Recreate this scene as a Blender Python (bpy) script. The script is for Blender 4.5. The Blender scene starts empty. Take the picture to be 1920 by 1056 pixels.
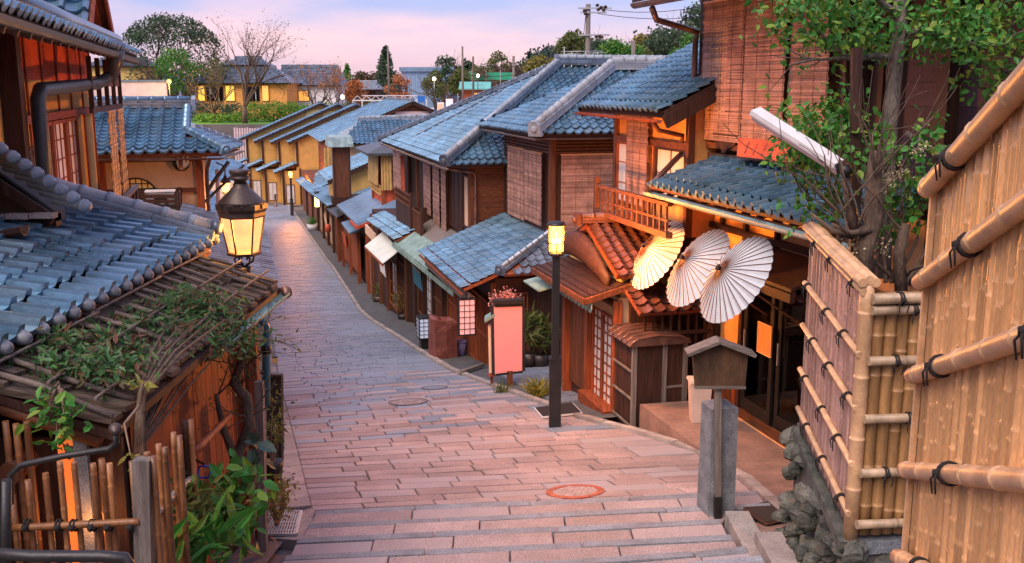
import bpy, math, random
import numpy as np
from mathutils import Vector, Matrix
random.seed(11); rng = np.random.default_rng(11)
SC = bpy.context.scene
COL = SC.collection
R = math.radians
# ------------------------------------------------------------ camera
F = 1860.0; PT = R(11.05); CP, SP = math.cos(PT), math.sin(PT); CZ = 12.0
cam = bpy.data.cameras.new('camera'); cam.lens = F/1920*36; cam.sensor_width = 36; cam.clip_end = 6000; cam.clip_start = .05
camo = bpy.data.objects.new('camera', cam); COL.objects.link(camo)
camo.location = (0, 0, CZ); camo.rotation_euler = (R(90)-PT, 0, 0); SC.camera = camo
# ------------------------------------------------------------ sky
SUN_EL, SUN_AZ = R(50), R(215)      # azimuth measured clockwise from +Y: the low sun stands behind the camera, a little to its left
wd = bpy.data.worlds.new('World'); SC.world = wd; wd.use_nodes = True
nt = wd.node_tree; nt.nodes.clear()
def N(tree, t, **k):
    n = tree.nodes.new(t)
    for a, b in k.items(): setattr(n, a, b)
    return n
out = N(nt, 'ShaderNodeOutputWorld'); bg = N(nt, 'ShaderNodeBackground'); bg.inputs[1].default_value = 0.1
sky = N(nt, 'ShaderNodeTexSky', sky_type='NISHITA'); sky.sun_disc = False
sky.sun_elevation = SUN_EL; sky.sun_rotation = SUN_AZ; sky.altitude = 50
tc = N(nt, 'ShaderNodeTexCoord'); sp = N(nt, 'ShaderNodeSeparateXYZ'); nt.links.new(tc.outputs['Generated'], sp.inputs[0])
ramp = N(nt, 'ShaderNodeValToRGB'); el = ramp.color_ramp.elements
el[0].position = 0.0; el[0].color = (.46, .27, .33, 1); el[1].position = 1.0; el[1].color = (.30, .42, .76, 1)
for p, c in ((.03, (.38, .255, .37, 1)), (.06, (.245, .235, .43, 1)), (.12, (.165, .215, .46, 1)), (.45, (.26, .36, .66, 1))):
    e = el.new(p); e.color = c
nt.links.new(sp.outputs[2], ramp.inputs[0])
# cirrus banks: horizontally stretched noise in direction space
mp = N(nt, 'ShaderNodeMapping'); mp.inputs['Scale'].default_value = (2.2, 2.2, 11); mp.inputs['Rotation'].default_value = (0, R(14), R(30))
nt.links.new(tc.outputs['Generated'], mp.inputs[0])
no = N(nt, 'ShaderNodeTexNoise'); no.inputs['Scale'].default_value = 1.5; no.inputs['Detail'].default_value = 5; no.inputs['Roughness'].default_value = .5
nt.links.new(mp.outputs[0], no.inputs['Vector'])
cr = N(nt, 'ShaderNodeValToRGB'); cr.color_ramp.elements[0].position = .43; cr.color_ramp.elements[1].position = .66
nt.links.new(no.outputs[0], cr.inputs[0])
mx = N(nt, 'ShaderNodeMixRGB'); mx.inputs[2].default_value = (.56, .33, .38, 1)
nt.links.new(cr.outputs[0], mx.inputs[0]); nt.links.new(ramp.outputs[0], mx.inputs[1])
sc = N(nt, 'ShaderNodeMixRGB', blend_type='MULTIPLY'); sc.inputs[0].default_value = 1; sc.inputs[2].default_value = (10, 10, 10, 1)
nt.links.new(mx.outputs[0], sc.inputs[1])
mm = N(nt, 'ShaderNodeMixRGB'); mm.inputs[0].default_value = .80
nt.links.new(sky.outputs[0], mm.inputs[1]); nt.links.new(sc.outputs[0], mm.inputs[2])
nt.links.new(mm.outputs[0], bg.inputs[0]); nt.links.new(bg.outputs[0], out.inputs[0])
# ------------------------------------------------------------ sun
sl = bpy.data.lights.new('sun', 'SUN'); sl.energy = 1.9; sl.angle = R(45); sl.color = (1, .80, .68)
so = bpy.data.objects.new('sun', sl); COL.objects.link(so); so['kind'] = 'helper'
so.rotation_euler = (R(90)-SUN_EL, 0, -SUN_AZ + math.pi)
sd = Vector((math.sin(SUN_AZ)*math.cos(SUN_EL), math.cos(SUN_AZ)*math.cos(SUN_EL), math.sin(SUN_EL)))
so.rotation_euler = sd.to_track_quat('Z', 'Y').to_euler()
vs = SC.view_settings; vs.view_transform = 'Standard'; vs.look = 'None'; vs.exposure = 1.05; vs.gamma = 1
SC.render.engine = 'CYCLES'
# ------------------------------------------------------------ frames: street (s along the lane, t to its right) and world (s = y, t = x)
TH = R(15.3)
class Frame:
    def __init__(f, o, th):
        f.o = o; f.es = (-math.sin(th), math.cos(th)); f.et = (math.cos(th), math.sin(th)); f.th = th
    def p(f, s, t, z=0.): return Vector((f.o[0]+s*f.es[0]+t*f.et[0], f.o[1]+s*f.es[1]+t*f.et[1], z))
    def st(f, x, y):
        dx, dy = x-f.o[0], y-f.o[1]; return dx*f.es[0]+dy*f.es[1], dx*f.et[0]+dy*f.et[1]
SF = Frame((-1.35, 16.5), TH); WF = Frame((0, 0), 0)
PS = [-40, -16.3, -8.2, -4.1, 0, 9, 25, 45.5, 78, 140]; PZ = [-7, 1.6, 4.55, 5.3, 5.84, 7.2, 9.3, 10.6, 11.5, 12.0]
def gz(s): return CZ-float(np.interp(s, PS, PZ))
def gxy(x, y): return gz(SF.st(x, y)[0])
def ray(u, v):
    a = (u-960)/F; b = (528-v)/F
    return a, CP+SP*b, -SP+CP*b
def P(u, v, y):
    r = ray(u, v); k = y/r[1]; return Vector((r[0]*k, y, CZ+r[2]*k))
def PX(u, v, x):
    r = ray(u, v); k = x/r[0]; return Vector((x, r[1]*k, CZ+r[2]*k))
def TT(u, v, t):
    r = ray(u, v); k = (t+SF.et[0]*SF.o[0]+SF.et[1]*SF.o[1])/(r[0]*SF.et[0]+r[1]*SF.et[1]); return Vector((r[0]*k, r[1]*k, CZ+r[2]*k))
def SS(u, v, s):
    r = ray(u, v); k = (s+SF.es[0]*SF.o[0]+SF.es[1]*SF.o[1])/(r[0]*SF.es[0]+r[1]*SF.es[1]); return Vector((r[0]*k, r[1]*k, CZ+r[2]*k))
def GG(u, v):
    r = ray(u, v); lo, hi = 1., 400.
    for i in range(50):
        m = (lo+hi)/2
        if CZ+r[2]*m/r[1] > gxy(r[0]*m/r[1], m): lo = m
        else: hi = m
    return P(u, v, lo)
# ------------------------------------------------------------ materials (all procedural, in place coordinates)
MATS = {}
def mat(name, c, rough=.7, var=.18, scale=3., stretch=(1, 1, 1), bump=.0, bscale=None, isl=.0, metal=0., spec=.5, c2=None, rot=0., emit=None, estr=0., fine=0., sheen=0., fscale=None, tint=None):
    m = bpy.data.materials.new(name); m.use_nodes = True; t = m.node_tree; b = t.nodes['Principled BSDF']
    L = t.links.new
    g = N(t, 'ShaderNodeNewGeometry'); mpg = N(t, 'ShaderNodeMapping'); mpg.inputs['Scale'].default_value = stretch; mpg.inputs['Rotation'].default_value = (0, 0, rot)
    L(g.outputs['Position'], mpg.inputs[0])
    n1 = N(t, 'ShaderNodeTexNoise'); n1.inputs['Scale'].default_value = scale; n1.inputs['Detail'].default_value = 6; n1.inputs['Roughness'].default_value = .62
    L(mpg.outputs[0], n1.inputs['Vector'])
    mr = N(t, 'ShaderNodeMapRange'); mr.inputs[1].default_value = .3; mr.inputs[2].default_value = .7
    L(n1.outputs[0], mr.inputs[0])
    c2 = c2 or tuple(min(1, x*(1-var*1.6)) for x in c); ca = tuple(min(1., x*(1+var)) for x in c)
    mc = N(t, 'ShaderNodeMixRGB'); mc.inputs[1].default_value = (*c2, 1); mc.inputs[2].default_value = (*ca, 1); L(mr.outputs[0], mc.inputs[0])
    col = mc.outputs[0]
    if fine:
        n2 = N(t, 'ShaderNodeTexNoise'); n2.inputs['Scale'].default_value = fscale or scale*14; n2.inputs['Detail'].default_value = 3; L(mpg.outputs[0], n2.inputs['Vector'])
        r2 = N(t, 'ShaderNodeMapRange'); r2.inputs[1].default_value = .3; r2.inputs[2].default_value = .7; r2.inputs[3].default_value = 1-fine; r2.inputs[4].default_value = 1+fine*.6; L(n2.outputs[0], r2.inputs[0])
        hm = N(t, 'ShaderNodeVectorMath', operation='SCALE'); L(col, hm.inputs[0]); L(r2.outputs[0], hm.inputs['Scale']); col = hm.outputs[0]
    if isl:
        oi = N(t, 'ShaderNodeObjectInfo'); ad = N(t, 'ShaderNodeMath', operation='ADD'); L(oi.outputs['Random'], ad.inputs[0]); L(g.outputs['Random Per Island'], ad.inputs[1])
        fr = N(t, 'ShaderNodeMath', operation='FRACT'); L(ad.outputs[0], fr.inputs[0])
        r3 = N(t, 'ShaderNodeMapRange'); r3.inputs[3].default_value = 1-isl; r3.inputs[4].default_value = 1+isl; L(fr.outputs[0], r3.inputs[0])
        h3 = N(t, 'ShaderNodeVectorMath', operation='SCALE'); L(col, h3.inputs[0]); L(r3.outputs[0], h3.inputs['Scale']); col = h3.outputs[0]
        if tint:
            m4 = N(t, 'ShaderNodeMath', operation='MULTIPLY'); m4.inputs[1].default_value = 7.13; L(fr.outputs[0], m4.inputs[0])
            f4 = N(t, 'ShaderNodeMath', operation='FRACT'); L(m4.outputs[0], f4.inputs[0])
            g4 = N(t, 'ShaderNodeMapRange'); g4.inputs[1].default_value = .55; g4.inputs[2].default_value = 1; L(f4.outputs[0], g4.inputs[0])
            x4 = N(t, 'ShaderNodeMixRGB'); x4.inputs[2].default_value = (*tint, 1); L(g4.outputs[0], x4.inputs[0]); L(col, x4.inputs[1]); col = x4.outputs[0]
    L(col, b.inputs['Base Color']); b.inputs['Roughness'].default_value = rough; b.inputs['Metallic'].default_value = metal; b.inputs['Specular IOR Level'].default_value = spec
    rr = N(t, 'ShaderNodeMapRange'); rr.inputs[3].default_value = max(.05, rough-.12); rr.inputs[4].default_value = min(1, rough+.12); L(n1.outputs[0], rr.inputs[0]); L(rr.outputs[0], b.inputs['Roughness'])
    if bump:
        n3 = N(t, 'ShaderNodeTexNoise'); n3.inputs['Scale'].default_value = bscale or scale*6; n3.inputs['Detail'].default_value = 4; L(mpg.outputs[0], n3.inputs['Vector'])
        bp = N(t, 'ShaderNodeBump'); bp.inputs['Strength'].default_value = bump; bp.inputs['Distance'].default_value = .02; L(n3.outputs[0], bp.inputs['Height']); L(bp.outputs[0], b.inputs['Normal'])
    if emit: b.inputs['Emission Color'].default_value = (*emit, 1); b.inputs['Emission Strength'].default_value = estr
    MATS[name] = m; return m
def wood(name, c, axis='z', rough=.65, var=.35, isl=.18, spec=.35):
    st = {'z': (14, 14, 1.0), 's': (14, 1.6, 14), 't': (1.6, 14, 14)}[axis]
    return mat(name, c, rough, var, 1.6, st, bump=.25, bscale=5, isl=isl, spec=spec, fine=.25, rot=TH if axis != 'z' else 0)
mat('tile', (.135, .265, .375), .30, .3, 1.0, isl=.22, bump=.14, bscale=30, spec=.7, fine=.12, tint=(.165, .25, .31), metal=.5)
mat('tile_cap', (.20, .215, .23), .6, .3, 6, isl=.2, fine=.2)
mat('tile_grey', (.19, .235, .29), .36, .25, 2.2, isl=.3, bump=.15, bscale=30, spec=.5, fine=.18, metal=.5)
mat('tile_pale', (.27, .315, .36), .5, .2, 3, isl=.15, bump=.12, bscale=30, fine=.15)
mat('tile_brown', (.105, .042, .03), .33, .25, 3, isl=.28, bump=.12, bscale=30, spec=.55, fine=.15)
mat('tile_bed', (.05, .055, .06), .9, .2, 3)
wood('wood_dark', (.055, .022, .013)); wood('wood_dark_s', (.055, .022, .013), 's'); wood('wood_dark_t', (.055, .022, .013), 't')
wood('wood_brown', (.150, .050, .020)); wood('wood_brown_s', (.150, .050, .020), 's'); wood('wood_brown_t', (.150, .050, .020), 't')
wood('wood_red', (.30, .072, .022)); wood('wood_red_s', (.30, .072, .022), 's')
wood('wood_grey', (.20, .165, .14)); wood('wood_grey_s', (.20, .165, .14), 's'); wood('wood_grey_t', (.20, .165, .14), 't')
wood('wood_plum', (.055, .027, .036), 't')
wood('bark', (.105, .075, .052), 't', rough=.9, var=.5)
mat('plaster_ochre', (.62, .36, .10), .9, .13, 1.3, bump=.1, bscale=40, fine=.1)
mat('plaster_tan', (.56, .37, .21), .9, .12, 1.3, bump=.1, bscale=40, fine=.08)
mat('plaster_orange', (.76, .33, .085), .85, .15, 1.5, bump=.1, bscale=40, fine=.1)
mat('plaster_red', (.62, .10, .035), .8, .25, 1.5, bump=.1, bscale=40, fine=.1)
mat('plaster_pink', (.62, .47, .47), .9, .1, 1)
mat('plaster_yellow', (.80, .55, .17), .9, .1, 1)
mat('white_wall', (.75, .74, .72), .8, .06, 2)
mat('paper', (.66, .63, .60), .8, .1, 2, fine=.05)
mat('bamboo', (.64, .345, .145), .46, .10, 2.5, (3, 3, .8), isl=.42, bump=.06, spec=.5, fine=.18)
mat('bamboo_pale', (.66, .39, .20), .42, .22, 3, (2, 2, 2), isl=.12, bump=.06, spec=.5, fine=.15)
mat('bamboo_grey', (.25, .22, .18), .5, .3, 3, (2, 2, 2), isl=.15, bump=.06, fine=.2)
mat('bamboo_old', (.33, .135, .045), .45, .3, 2.5, (4, 4, 1), isl=.25, bump=.06, fine=.2)
mat('reed', (.41, .225, .165), .75, .25, 3, isl=.34, fine=.2)
mat('reed_gold', (.60, .36, .11), .75, .2, 3, isl=.2, fine=.2)
mat('cord', (.018, .013, .011), .9, .2, 9)
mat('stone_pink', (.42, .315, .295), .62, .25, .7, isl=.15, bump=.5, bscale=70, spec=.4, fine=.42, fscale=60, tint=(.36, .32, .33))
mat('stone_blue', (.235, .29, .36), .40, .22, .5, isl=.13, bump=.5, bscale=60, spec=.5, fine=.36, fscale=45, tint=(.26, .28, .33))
mat('stone_step', (.255, .275, .30), .7, .2, 3, isl=.12, bump=.5, bscale=60, fine=.4, fscale=60)
mat('stone_kerb', (.37, .32, .29), .8, .2, 3, isl=.15, bump=.4, bscale=40, fine=.25)
mat('stone_pillar', (.22, .235, .25), .75, .3, 5, bump=.5, bscale=60, fine=.4)
mat('rock', (.105, .10, .08), .8, .5, 5, bump=1., bscale=14, isl=.45, fine=.4, c2=(.022, .034, .024))
mat('mortar', (.17, .135, .125), .9, .25, 3, bump=.3, fine=.2)
mat('ground', (.15, .13, .115), .9, .25, .5, bump=.3, bscale=20, fine=.2)
mat('concrete', (.27, .16, .12), .85, .25, 2, bump=.3, bscale=30, fine=.2)
mat('concrete_wall', (.19, .15, .12), .85, .3, 2, bump=.3, bscale=30, fine=.25)
mat('asphalt', (.10, .105, .11), .8, .2, 2, bump=.3, bscale=60, fine=.25)
mat('iron', (.018, .016, .015), .45, .25, 6, bump=.1, spec=.5)
mat('iron_brown', (.075, .052, .040), .42, .3, 6, bump=.1, spec=.5, metal=.3)
mat('copper_brown', (.19, .10, .075), .35, .3, 5, metal=.5, fine=.15)
mat('copper_green', (.24, .36, .30), .6, .3, 3, fine=.2)
mat('copper_blue', (.27, .38, .37), .5, .35, 3, fine=.2)
mat('gutter', (.055, .065, .065), .4, .25, 4, spec=.5)
mat('steel', (.47, .48, .47), .35, .15, 4, metal=.4)
mat('white_metal', (.72, .70, .68), .4, .08, 4)
mat('plastic_cream', (.62, .47, .38), .5, .08, 4)
mat('plastic_blue', (.03, .14, .19), .4, .1, 4)
mat('tarp', (.22, .065, .045), .55, .25, 7, bump=.6, bscale=6)
mat('umbrella_paper', (.52, .55, .57), .75, .07, 7, fine=.06)
mat('sign_pink', (.92, .34, .34), .6, .03, 2)
mat('sign_cream', (.80, .52, .34), .6, .06, 2)
mat('red_paint', (.55, .08, .03), .5, .2, 3)
mat('ink', (.05, .02, .015), .7, .1, 3)
mat('bark_grey', (.17, .145, .12), .9, .4, 5, (3, 3, 1), bump=.9, bscale=14, fine=.3)
mat('bark_brown', (.13, .085, .055), .9, .4, 5, (3, 3, 1), bump=.9, bscale=14, fine=.3)
mat('twig', (.20, .13, .09), .85, .3, 5)
def leafmat(name, c, tint, isl=.4, rough=.5):
    m = mat(name, c, rough, .2, 1.5, isl=isl, spec=.45, tint=tint)
    t = m.node_tree; b = t.nodes['Principled BSDF']; o = t.nodes['Material Output']
    tr = N(t, 'ShaderNodeBsdfTranslucent'); ms = N(t, 'ShaderNodeMixShader'); ms.inputs[0].default_value = .3
    src = b.inputs['Base Color'].links[0].from_socket
    t.links.new(src, tr.inputs[0]); t.links.new(b.outputs[0], ms.inputs[1]); t.links.new(tr.outputs[0], ms.inputs[2]); t.links.new(ms.outputs[0], o.inputs[0])
leafmat('leaf_green', (.05, .22, .03), (.20, .30, .03)); leafmat('leaf_dark', (.035, .085, .035), (.06, .11, .04)); leafmat('leaf_olive', (.11, .16, .035), (.18, .15, .03))
leafmat('leaf_yellow', (.24, .24, .04), (.34, .2, .03)); leafmat('leaf_mixed', (.06, .16, .045), (.16, .06, .04)); leafmat('leaf_orange', (.45, .15, .04), (.5, .24, .08))
leafmat('leaf_far', (.055, .105, .05), (.09, .13, .055)); leafmat('leaf_bluish', (.05, .095, .075), (.06, .11, .07)); leafmat('leaf_lawn', (.09, .25, .02), (.24, .34, .02)); leafmat('blossom', (.75, .30, .25), (.8, .45, .4)); leafmat('flower_cream', (.6, .5, .28), (.7, .6, .4)); leafmat('leaf_brownish', (.16, .10, .06), (.12, .12, .05))
def glass(name, c, tr=.75):
    m = bpy.data.materials.new(name); m.use_nodes = True; t = m.node_tree; o = t.nodes['Material Output']; t.nodes.remove(t.nodes['Principled BSDF'])
    a = N(t, 'ShaderNodeBsdfTransparent'); a.inputs[0].default_value = (*c, 1); g = N(t, 'ShaderNodeBsdfGlossy'); g.inputs['Roughness'].default_value = .03
    f = N(t, 'ShaderNodeFresnel'); f.inputs[0].default_value = 1.5; ms = N(t, 'ShaderNodeMixShader')
    t.links.new(f.outputs[0], ms.inputs[0]); t.links.new(a.outputs[0], ms.inputs[1]); t.links.new(g.outputs[0], ms.inputs[2]); t.links.new(ms.outputs[0], o.inputs[0]); MATS[name] = m
glass('glass', (.55, .55, .55)); glass('glass_dark', (.22, .22, .23))
def lit(name, c, s, c2=None):
    m = mat(name, c, .6, .1, 6, emit=c, estr=s); return m
def lamp_glass(name, c, s):
    m = bpy.data.materials.new(name); m.use_nodes = True; t = m.node_tree; o = t.nodes['Material Output']; t.nodes.remove(t.nodes['Principled BSDF'])
    g = N(t, 'ShaderNodeNewGeometry'); n1 = N(t, 'ShaderNodeTexNoise'); n1.inputs['Scale'].default_value = 7; t.links.new(g.outputs['Position'], n1.inputs['Vector'])
    mr = N(t, 'ShaderNodeMapRange'); mr.inputs[1].default_value = .3; mr.inputs[2].default_value = .7; mr.inputs[3].default_value = s*.7; mr.inputs[4].default_value = s*1.15; t.links.new(n1.outputs[0], mr.inputs[0])
    e = N(t, 'ShaderNodeEmission'); e.inputs[0].default_value = (*c, 1); t.links.new(mr.outputs[0], e.inputs[1]); a = N(t, 'ShaderNodeBsdfTransparent'); a.inputs[0].default_value = (.75, .7, .6, 1); ad = N(t, 'ShaderNodeAddShader')
    t.links.new(e.outputs[0], ad.inputs[0]); t.links.new(a.outputs[0], ad.inputs[1]); t.links.new(ad.outputs[0], o.inputs[0]); MATS[name] = m
lamp_glass('glow_lamp', (1, .40, .07), 2.4); lamp_glass('glow_lantern', (1, .34, .10), .6); lamp_glass('glow_small', (1, .36, .07), 2.2); lit('glow_tube', (.95, .9, .2), 3); lit('glow_white', (1, .8, .6), 4)
lit('lit_amber', (1, .20, .035), .28); lit('lit_paper_pink', (.95, .42, .38), .25); lit('lit_paper_blue', (.62, .68, .85), .18); lit('lit_window', (1, .42, .08), .45); lit('lit_yellow', (1, .55, .08), .5); lit('lit_red', (1, .10, .02), .7)
# ------------------------------------------------------------ mesh builder
class MB:
    def __init__(b): b.v = []; b.f = []; b.sm = []
    def add(b, vs, fs, smooth=False):
        n = len(b.v); b.v.extend([tuple(x) for x in vs]); b.f.extend([tuple(i+n for i in q) for q in fs]); b.sm.extend([smooth]*len(fs)); return b
    def hexa(b, c): return b.add(c, [(0, 3, 2, 1), (4, 5, 6, 7), (0, 1, 5, 4), (1, 2, 6, 5), (2, 3, 7, 6), (3, 0, 4, 7)])
    def box(b, fr, s0, s1, t0, t1, z0, z1):
        s0, s1 = min(s0, s1), max(s0, s1); t0, t1 = min(t0, t1), max(t0, t1); z0, z1 = min(z0, z1), max(z0, z1)
        q = [(s0, t0), (s0, t1), (s1, t1), (s1, t0)]
        return b.hexa([fr.p(s, t, z0) for s, t in q]+[fr.p(s, t, z1) for s, t in q])
    def bar(b, p0, p1, w, h, up=(0, 0, 1)):
        p0, p1 = Vector(p0), Vector(p1); d = (p1-p0).normalized(); up = Vector(up)
        x = d.cross(up)
        if x.length < 1e-4: x = d.cross(Vector((0, 1, 0)))
        x.normalize(); y = x.cross(d).normalized(); x = x*w/2; y = y*h/2
        return b.hexa([p0-x-y, p0+x-y, p1+x-y, p1-x-y, p0-x+y, p0+x+y, p1+x+y, p1-x+y])
    def prism(b, poly, vec):
        vec = Vector(vec); n = len(poly); a = [Vector(p) for p in poly]; c = [p+vec for p in a]
        fs = [tuple(range(n))[::-1], tuple(range(n, 2*n))]+[(i, (i+1) % n, (i+1) % n+n, i+n) for i in range(n)]
        return b.add(a+c, fs)
    def tube(b, path, rad, n=8, cap=True, smooth=True):
        path = [Vector(p) for p in path]; k = len(path)
        if not hasattr(rad, '__len__'): rad = [rad]*k
        vs = []; x = None
        for i in range(k):
            d = (path[min(i+1, k-1)]-path[max(i-1, 0)]).normalized()
            if x is None:
                x = d.cross(Vector((0, 0, 1)))
                if x.length < .05: x = d.cross(Vector((0, 1, 0)))
            else: x = x-d*x.dot(d)
            x.normalize(); y = d.cross(x)
            for j in range(n):
                a = 2*math.pi*j/n; vs.append(path[i]+(x*math.cos(a)+y*math.sin(a))*rad[i])
        fs = [(i*n+j, i*n+(j+1) % n, (i+1)*n+(j+1) % n, (i+1)*n+j) for i in range(k-1) for j in range(n)]
        b.add(vs, fs, smooth)
        if cap:
            m = len(b.v)-k*n; b.f += [tuple(m+j for j in range(n))[::-1], tuple(m+(k-1)*n+j for j in range(n))]; b.sm += [False, False]
        return b
    def lathe(b, c, prof, n=16, axis=None, smooth=True):
        c = Vector(c); q = Vector(axis).normalized().to_track_quat('Z', 'Y') if axis is not None else None
        vs = []
        for r, z in prof:
            for j in range(n):
                a = 2*math.pi*j/n; p = Vector((r*math.cos(a), r*math.sin(a), z)); vs.append(c+(q @ p if q else p))
        k = len(prof); return b.add(vs, [(i*n+j, i*n+(j+1) % n, (i+1)*n+(j+1) % n, (i+1)*n+j) for i in range(k-1) for j in range(n)]+[tuple(range(n))[::-1], tuple((k-1)*n+j for j in range(n))], smooth)
    def mesh(b, name):
        m = bpy.data.meshes.new(name); m.from_pydata(b.v, [], b.f)
        m.polygons.foreach_set('use_smooth', b.sm); m.update(); return m
def npmesh(name, V, Q, smooth=False):
    m = bpy.data.meshes.new(name); nv = len(V); nf, k = Q.shape
    m.vertices.add(nv); m.vertices.foreach_set('co', V.astype(np.float32).ravel())
    m.loops.add(nf*k); m.loops.foreach_set('vertex_index', Q.astype(np.int32).ravel())
    m.polygons.add(nf); m.polygons.foreach_set('loop_start', np.arange(0, nf*k, k, dtype=np.int32)); m.polygons.foreach_set('loop_total', np.full(nf, k, dtype=np.int32))
    m.polygons.foreach_set('use_smooth', np.full(nf, smooth)); m.update(calc_edges=True); return m
LAB = {}
def tag(o, label, cat, group=None, kind=None):
    if label:
        if label in LAB and not group: print('DUP LABEL', label)
        LAB[label] = 1; o['label'] = label
    if cat: o['category'] = cat
    if group: o['group'] = group
    if kind: o['kind'] = kind
    return o
def thing(name, label, cat, loc, group=None):
    o = bpy.data.objects.new(name, None); COL.objects.link(o); o.location = loc; o.empty_display_size = .2
    return tag(o, label, cat, group)
def attach(o, parent):
    if parent is not None:
        o.parent = parent
        if parent.type == 'EMPTY': o.matrix_parent_inverse = Matrix.Translation(-parent.location)
        elif parent.get('_m') : o.matrix_parent_inverse = parent.matrix_basis.inverted()
    return o
def ob(name, mb, m, parent=None, label=None, cat=None, group=None, kind=None):
    me = mb.mesh(name) if isinstance(mb, MB) else mb
    if not me.materials: me.materials.append(MATS[m])
    o = bpy.data.objects.new(name, me); COL.objects.link(o); attach(o, parent); return tag(o, label, cat, group, kind)
def inst(name, me, mtx, parent):
    o = bpy.data.objects.new(name, me); COL.objects.link(o); attach(o, parent); o.matrix_basis = mtx; return o
def struct(name, mb, m): return ob(name, mb, m, kind='structure')
def axes(o, x, y, z):
    M = Matrix.Identity(4)
    for i in range(3): M[i][0] = x[i]; M[i][1] = y[i]; M[i][2] = z[i]; M[i][3] = o[i]
    return M
# ------------------------------------------------------------ roof tiles
TCACHE = {}
def tile_geo(w, h, amp, kind):
    """one pantile: trough and roll across x, lower edge lifted over the course below (y = up the slope)"""
    if kind == 'bar': xs = [0, .05, .28, .50, .58, .62, .80, .97, 1.0]; zs = [.02, -.08, -.16, -.08, .02, .92, 1.06, .95, .03]
    elif kind == 'flat': xs = [0, .5, 1]; zs = [0, 0, 0]
    else: xs = [0, .16, .33, .50, .64, .74, .84, .93, 1.0]; zs = [.05, -.28, -.40, -.25, .12, .72, 1.0, .75, .12]
    V = []; n = len(xs); lift = .048*max(.6, w/.26); ov = h*1.12
    for y, dz in ((0, lift), (ov, .002)):
        for x, z in zip(xs, zs): V.append((x*w*1.01, y, z*amp+dz+amp*.4))
    for x, z in zip(xs, zs): V.append((x*w*1.01, .004, z*amp+amp*.4-.004))
    Q = [(i, i+1, n+i+1, n+i) for i in range(n-1)]+[(2*n+i, 2*n+i+1, i+1, i) for i in range(n-1)]
    return np.array(V), np.array(Q)
def inpoly(a, b, poly):
    c = False; n = len(poly); j = n-1
    for i in range(n):
        if (poly[i][1] > b) != (poly[j][1] > b) and a < (poly[j][0]-poly[i][0])*(b-poly[i][1])/(poly[j][1]-poly[i][1])+poly[i][0]: c = not c
        j = i
    return c
def roof(parent, pts, m='tile', w=.26, h=.24, amp=.045, kind='s', thick=.10, edge='wood_dark', minpx=10, maxn=300, eave_caps=False, name='roof', slab=True):
    """pts: planar polygon, pts[0]->pts[1] is the eave seen with the slope rising on its left hand side"""
    pts = [Vector(p) for p in pts]; o = pts[0]; e = (pts[1]-o).normalized(); k = max(pts[2:], key=lambda p: (p-o-e*(p-o).dot(e)).length)
    u = (k-o); u = (u-e*u.dot(e)).normalized(); nrm = e.cross(u).normalized()
    if nrm.z < 0: e = -e; nrm = -nrm
    ab = [((p-o).dot(e), (p-o).dot(u)) for p in pts]
    part = parent
    if slab:
        sb = MB().prism([p-nrm*.004 for p in pts], -nrm*thick); part = ob(name, sb, edge, parent)
    a0 = min(a for a, b in ab); a1 = max(a for a, b in ab); b1 = max(b for a, b in ab)
    nw = max(1, round((a1-a0)/w)); w = (a1-a0)/nw; nh = max(1, round(b1/h)); h = b1/nh
    V, Q = tile_geo(w, h, amp, kind); cells = []
    for j in range(nh):
        for i in range(nw):
            a = a0+i*w; b = j*h
            if inpoly(a+w/2, b+h*.5, ab): cells.append((a, b-(.05 if j == 0 else 0)))
    org = [o+e*a+u*b for a, b in cells]; cpos = Vector((0, 0, CZ))
    order = sorted(range(len(cells)), key=lambda i: (org[i]-cpos).length)
    ind = [i for i in order if w*F/(org[i]-cpos).length >= minpx][:maxn]; s_ind = set(ind); rest = [i for i in range(len(cells)) if i not in s_ind]
    if ind:
        me = npmesh('roof_tile', V, Q, False); me.materials.append(MATS[m])
        for i in ind:
            jx = random.gauss(0, .006); jz = random.gauss(0, .012)
            inst('roof_tile', me, axes(org[i], (e+nrm*jz), u, nrm) @ Matrix.Translation((0, random.gauss(0, .006), abs(random.gauss(0, .003)))), part)
    if rest:
        n = len(rest); O = np.array([org[i] for i in rest]); ev, uv_, nv = np.array(e), np.array(u), np.array(nrm)
        jz = rng.normal(0, .008, (n, 1, 1)); jo = rng.normal(0, .006, (n, 1, 1))
        W_ = O[:, None, :]+V[None, :, 0:1]*ev+(V[None, :, 1:2]+jo)*uv_+(V[None, :, 2:3]+V[None, :, 0:1]*jz)*nv
        QQ = (Q[None]+(np.arange(n)*len(V))[:, None, None]).reshape(-1, 4)
        me = npmesh('tile_field', W_.reshape(-1, 3), QQ); me.materials.append(MATS[m]); ob('tile_field', me, m, part, kind='stuff')
    if eave_caps:
        cm = MB().lathe((0, 0, 0), [(.0, -.06), (amp*.35, -.07), (amp*.7, -.05), (amp*.92, -.015), (amp*.95, .05)], 10).mesh('eave_cap'); cm.materials.append(MATS['tile_cap'])
        for i in range(nw):
            c = o+e*(a0+(i+.80)*w)+nrm*(amp*.75)-u*.05
            if inpoly(a0+(i+.5)*w, .02, ab): inst('eave_cap', cm, axes(c, e, nrm, u), part)
    return part, e, u, nrm
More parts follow.
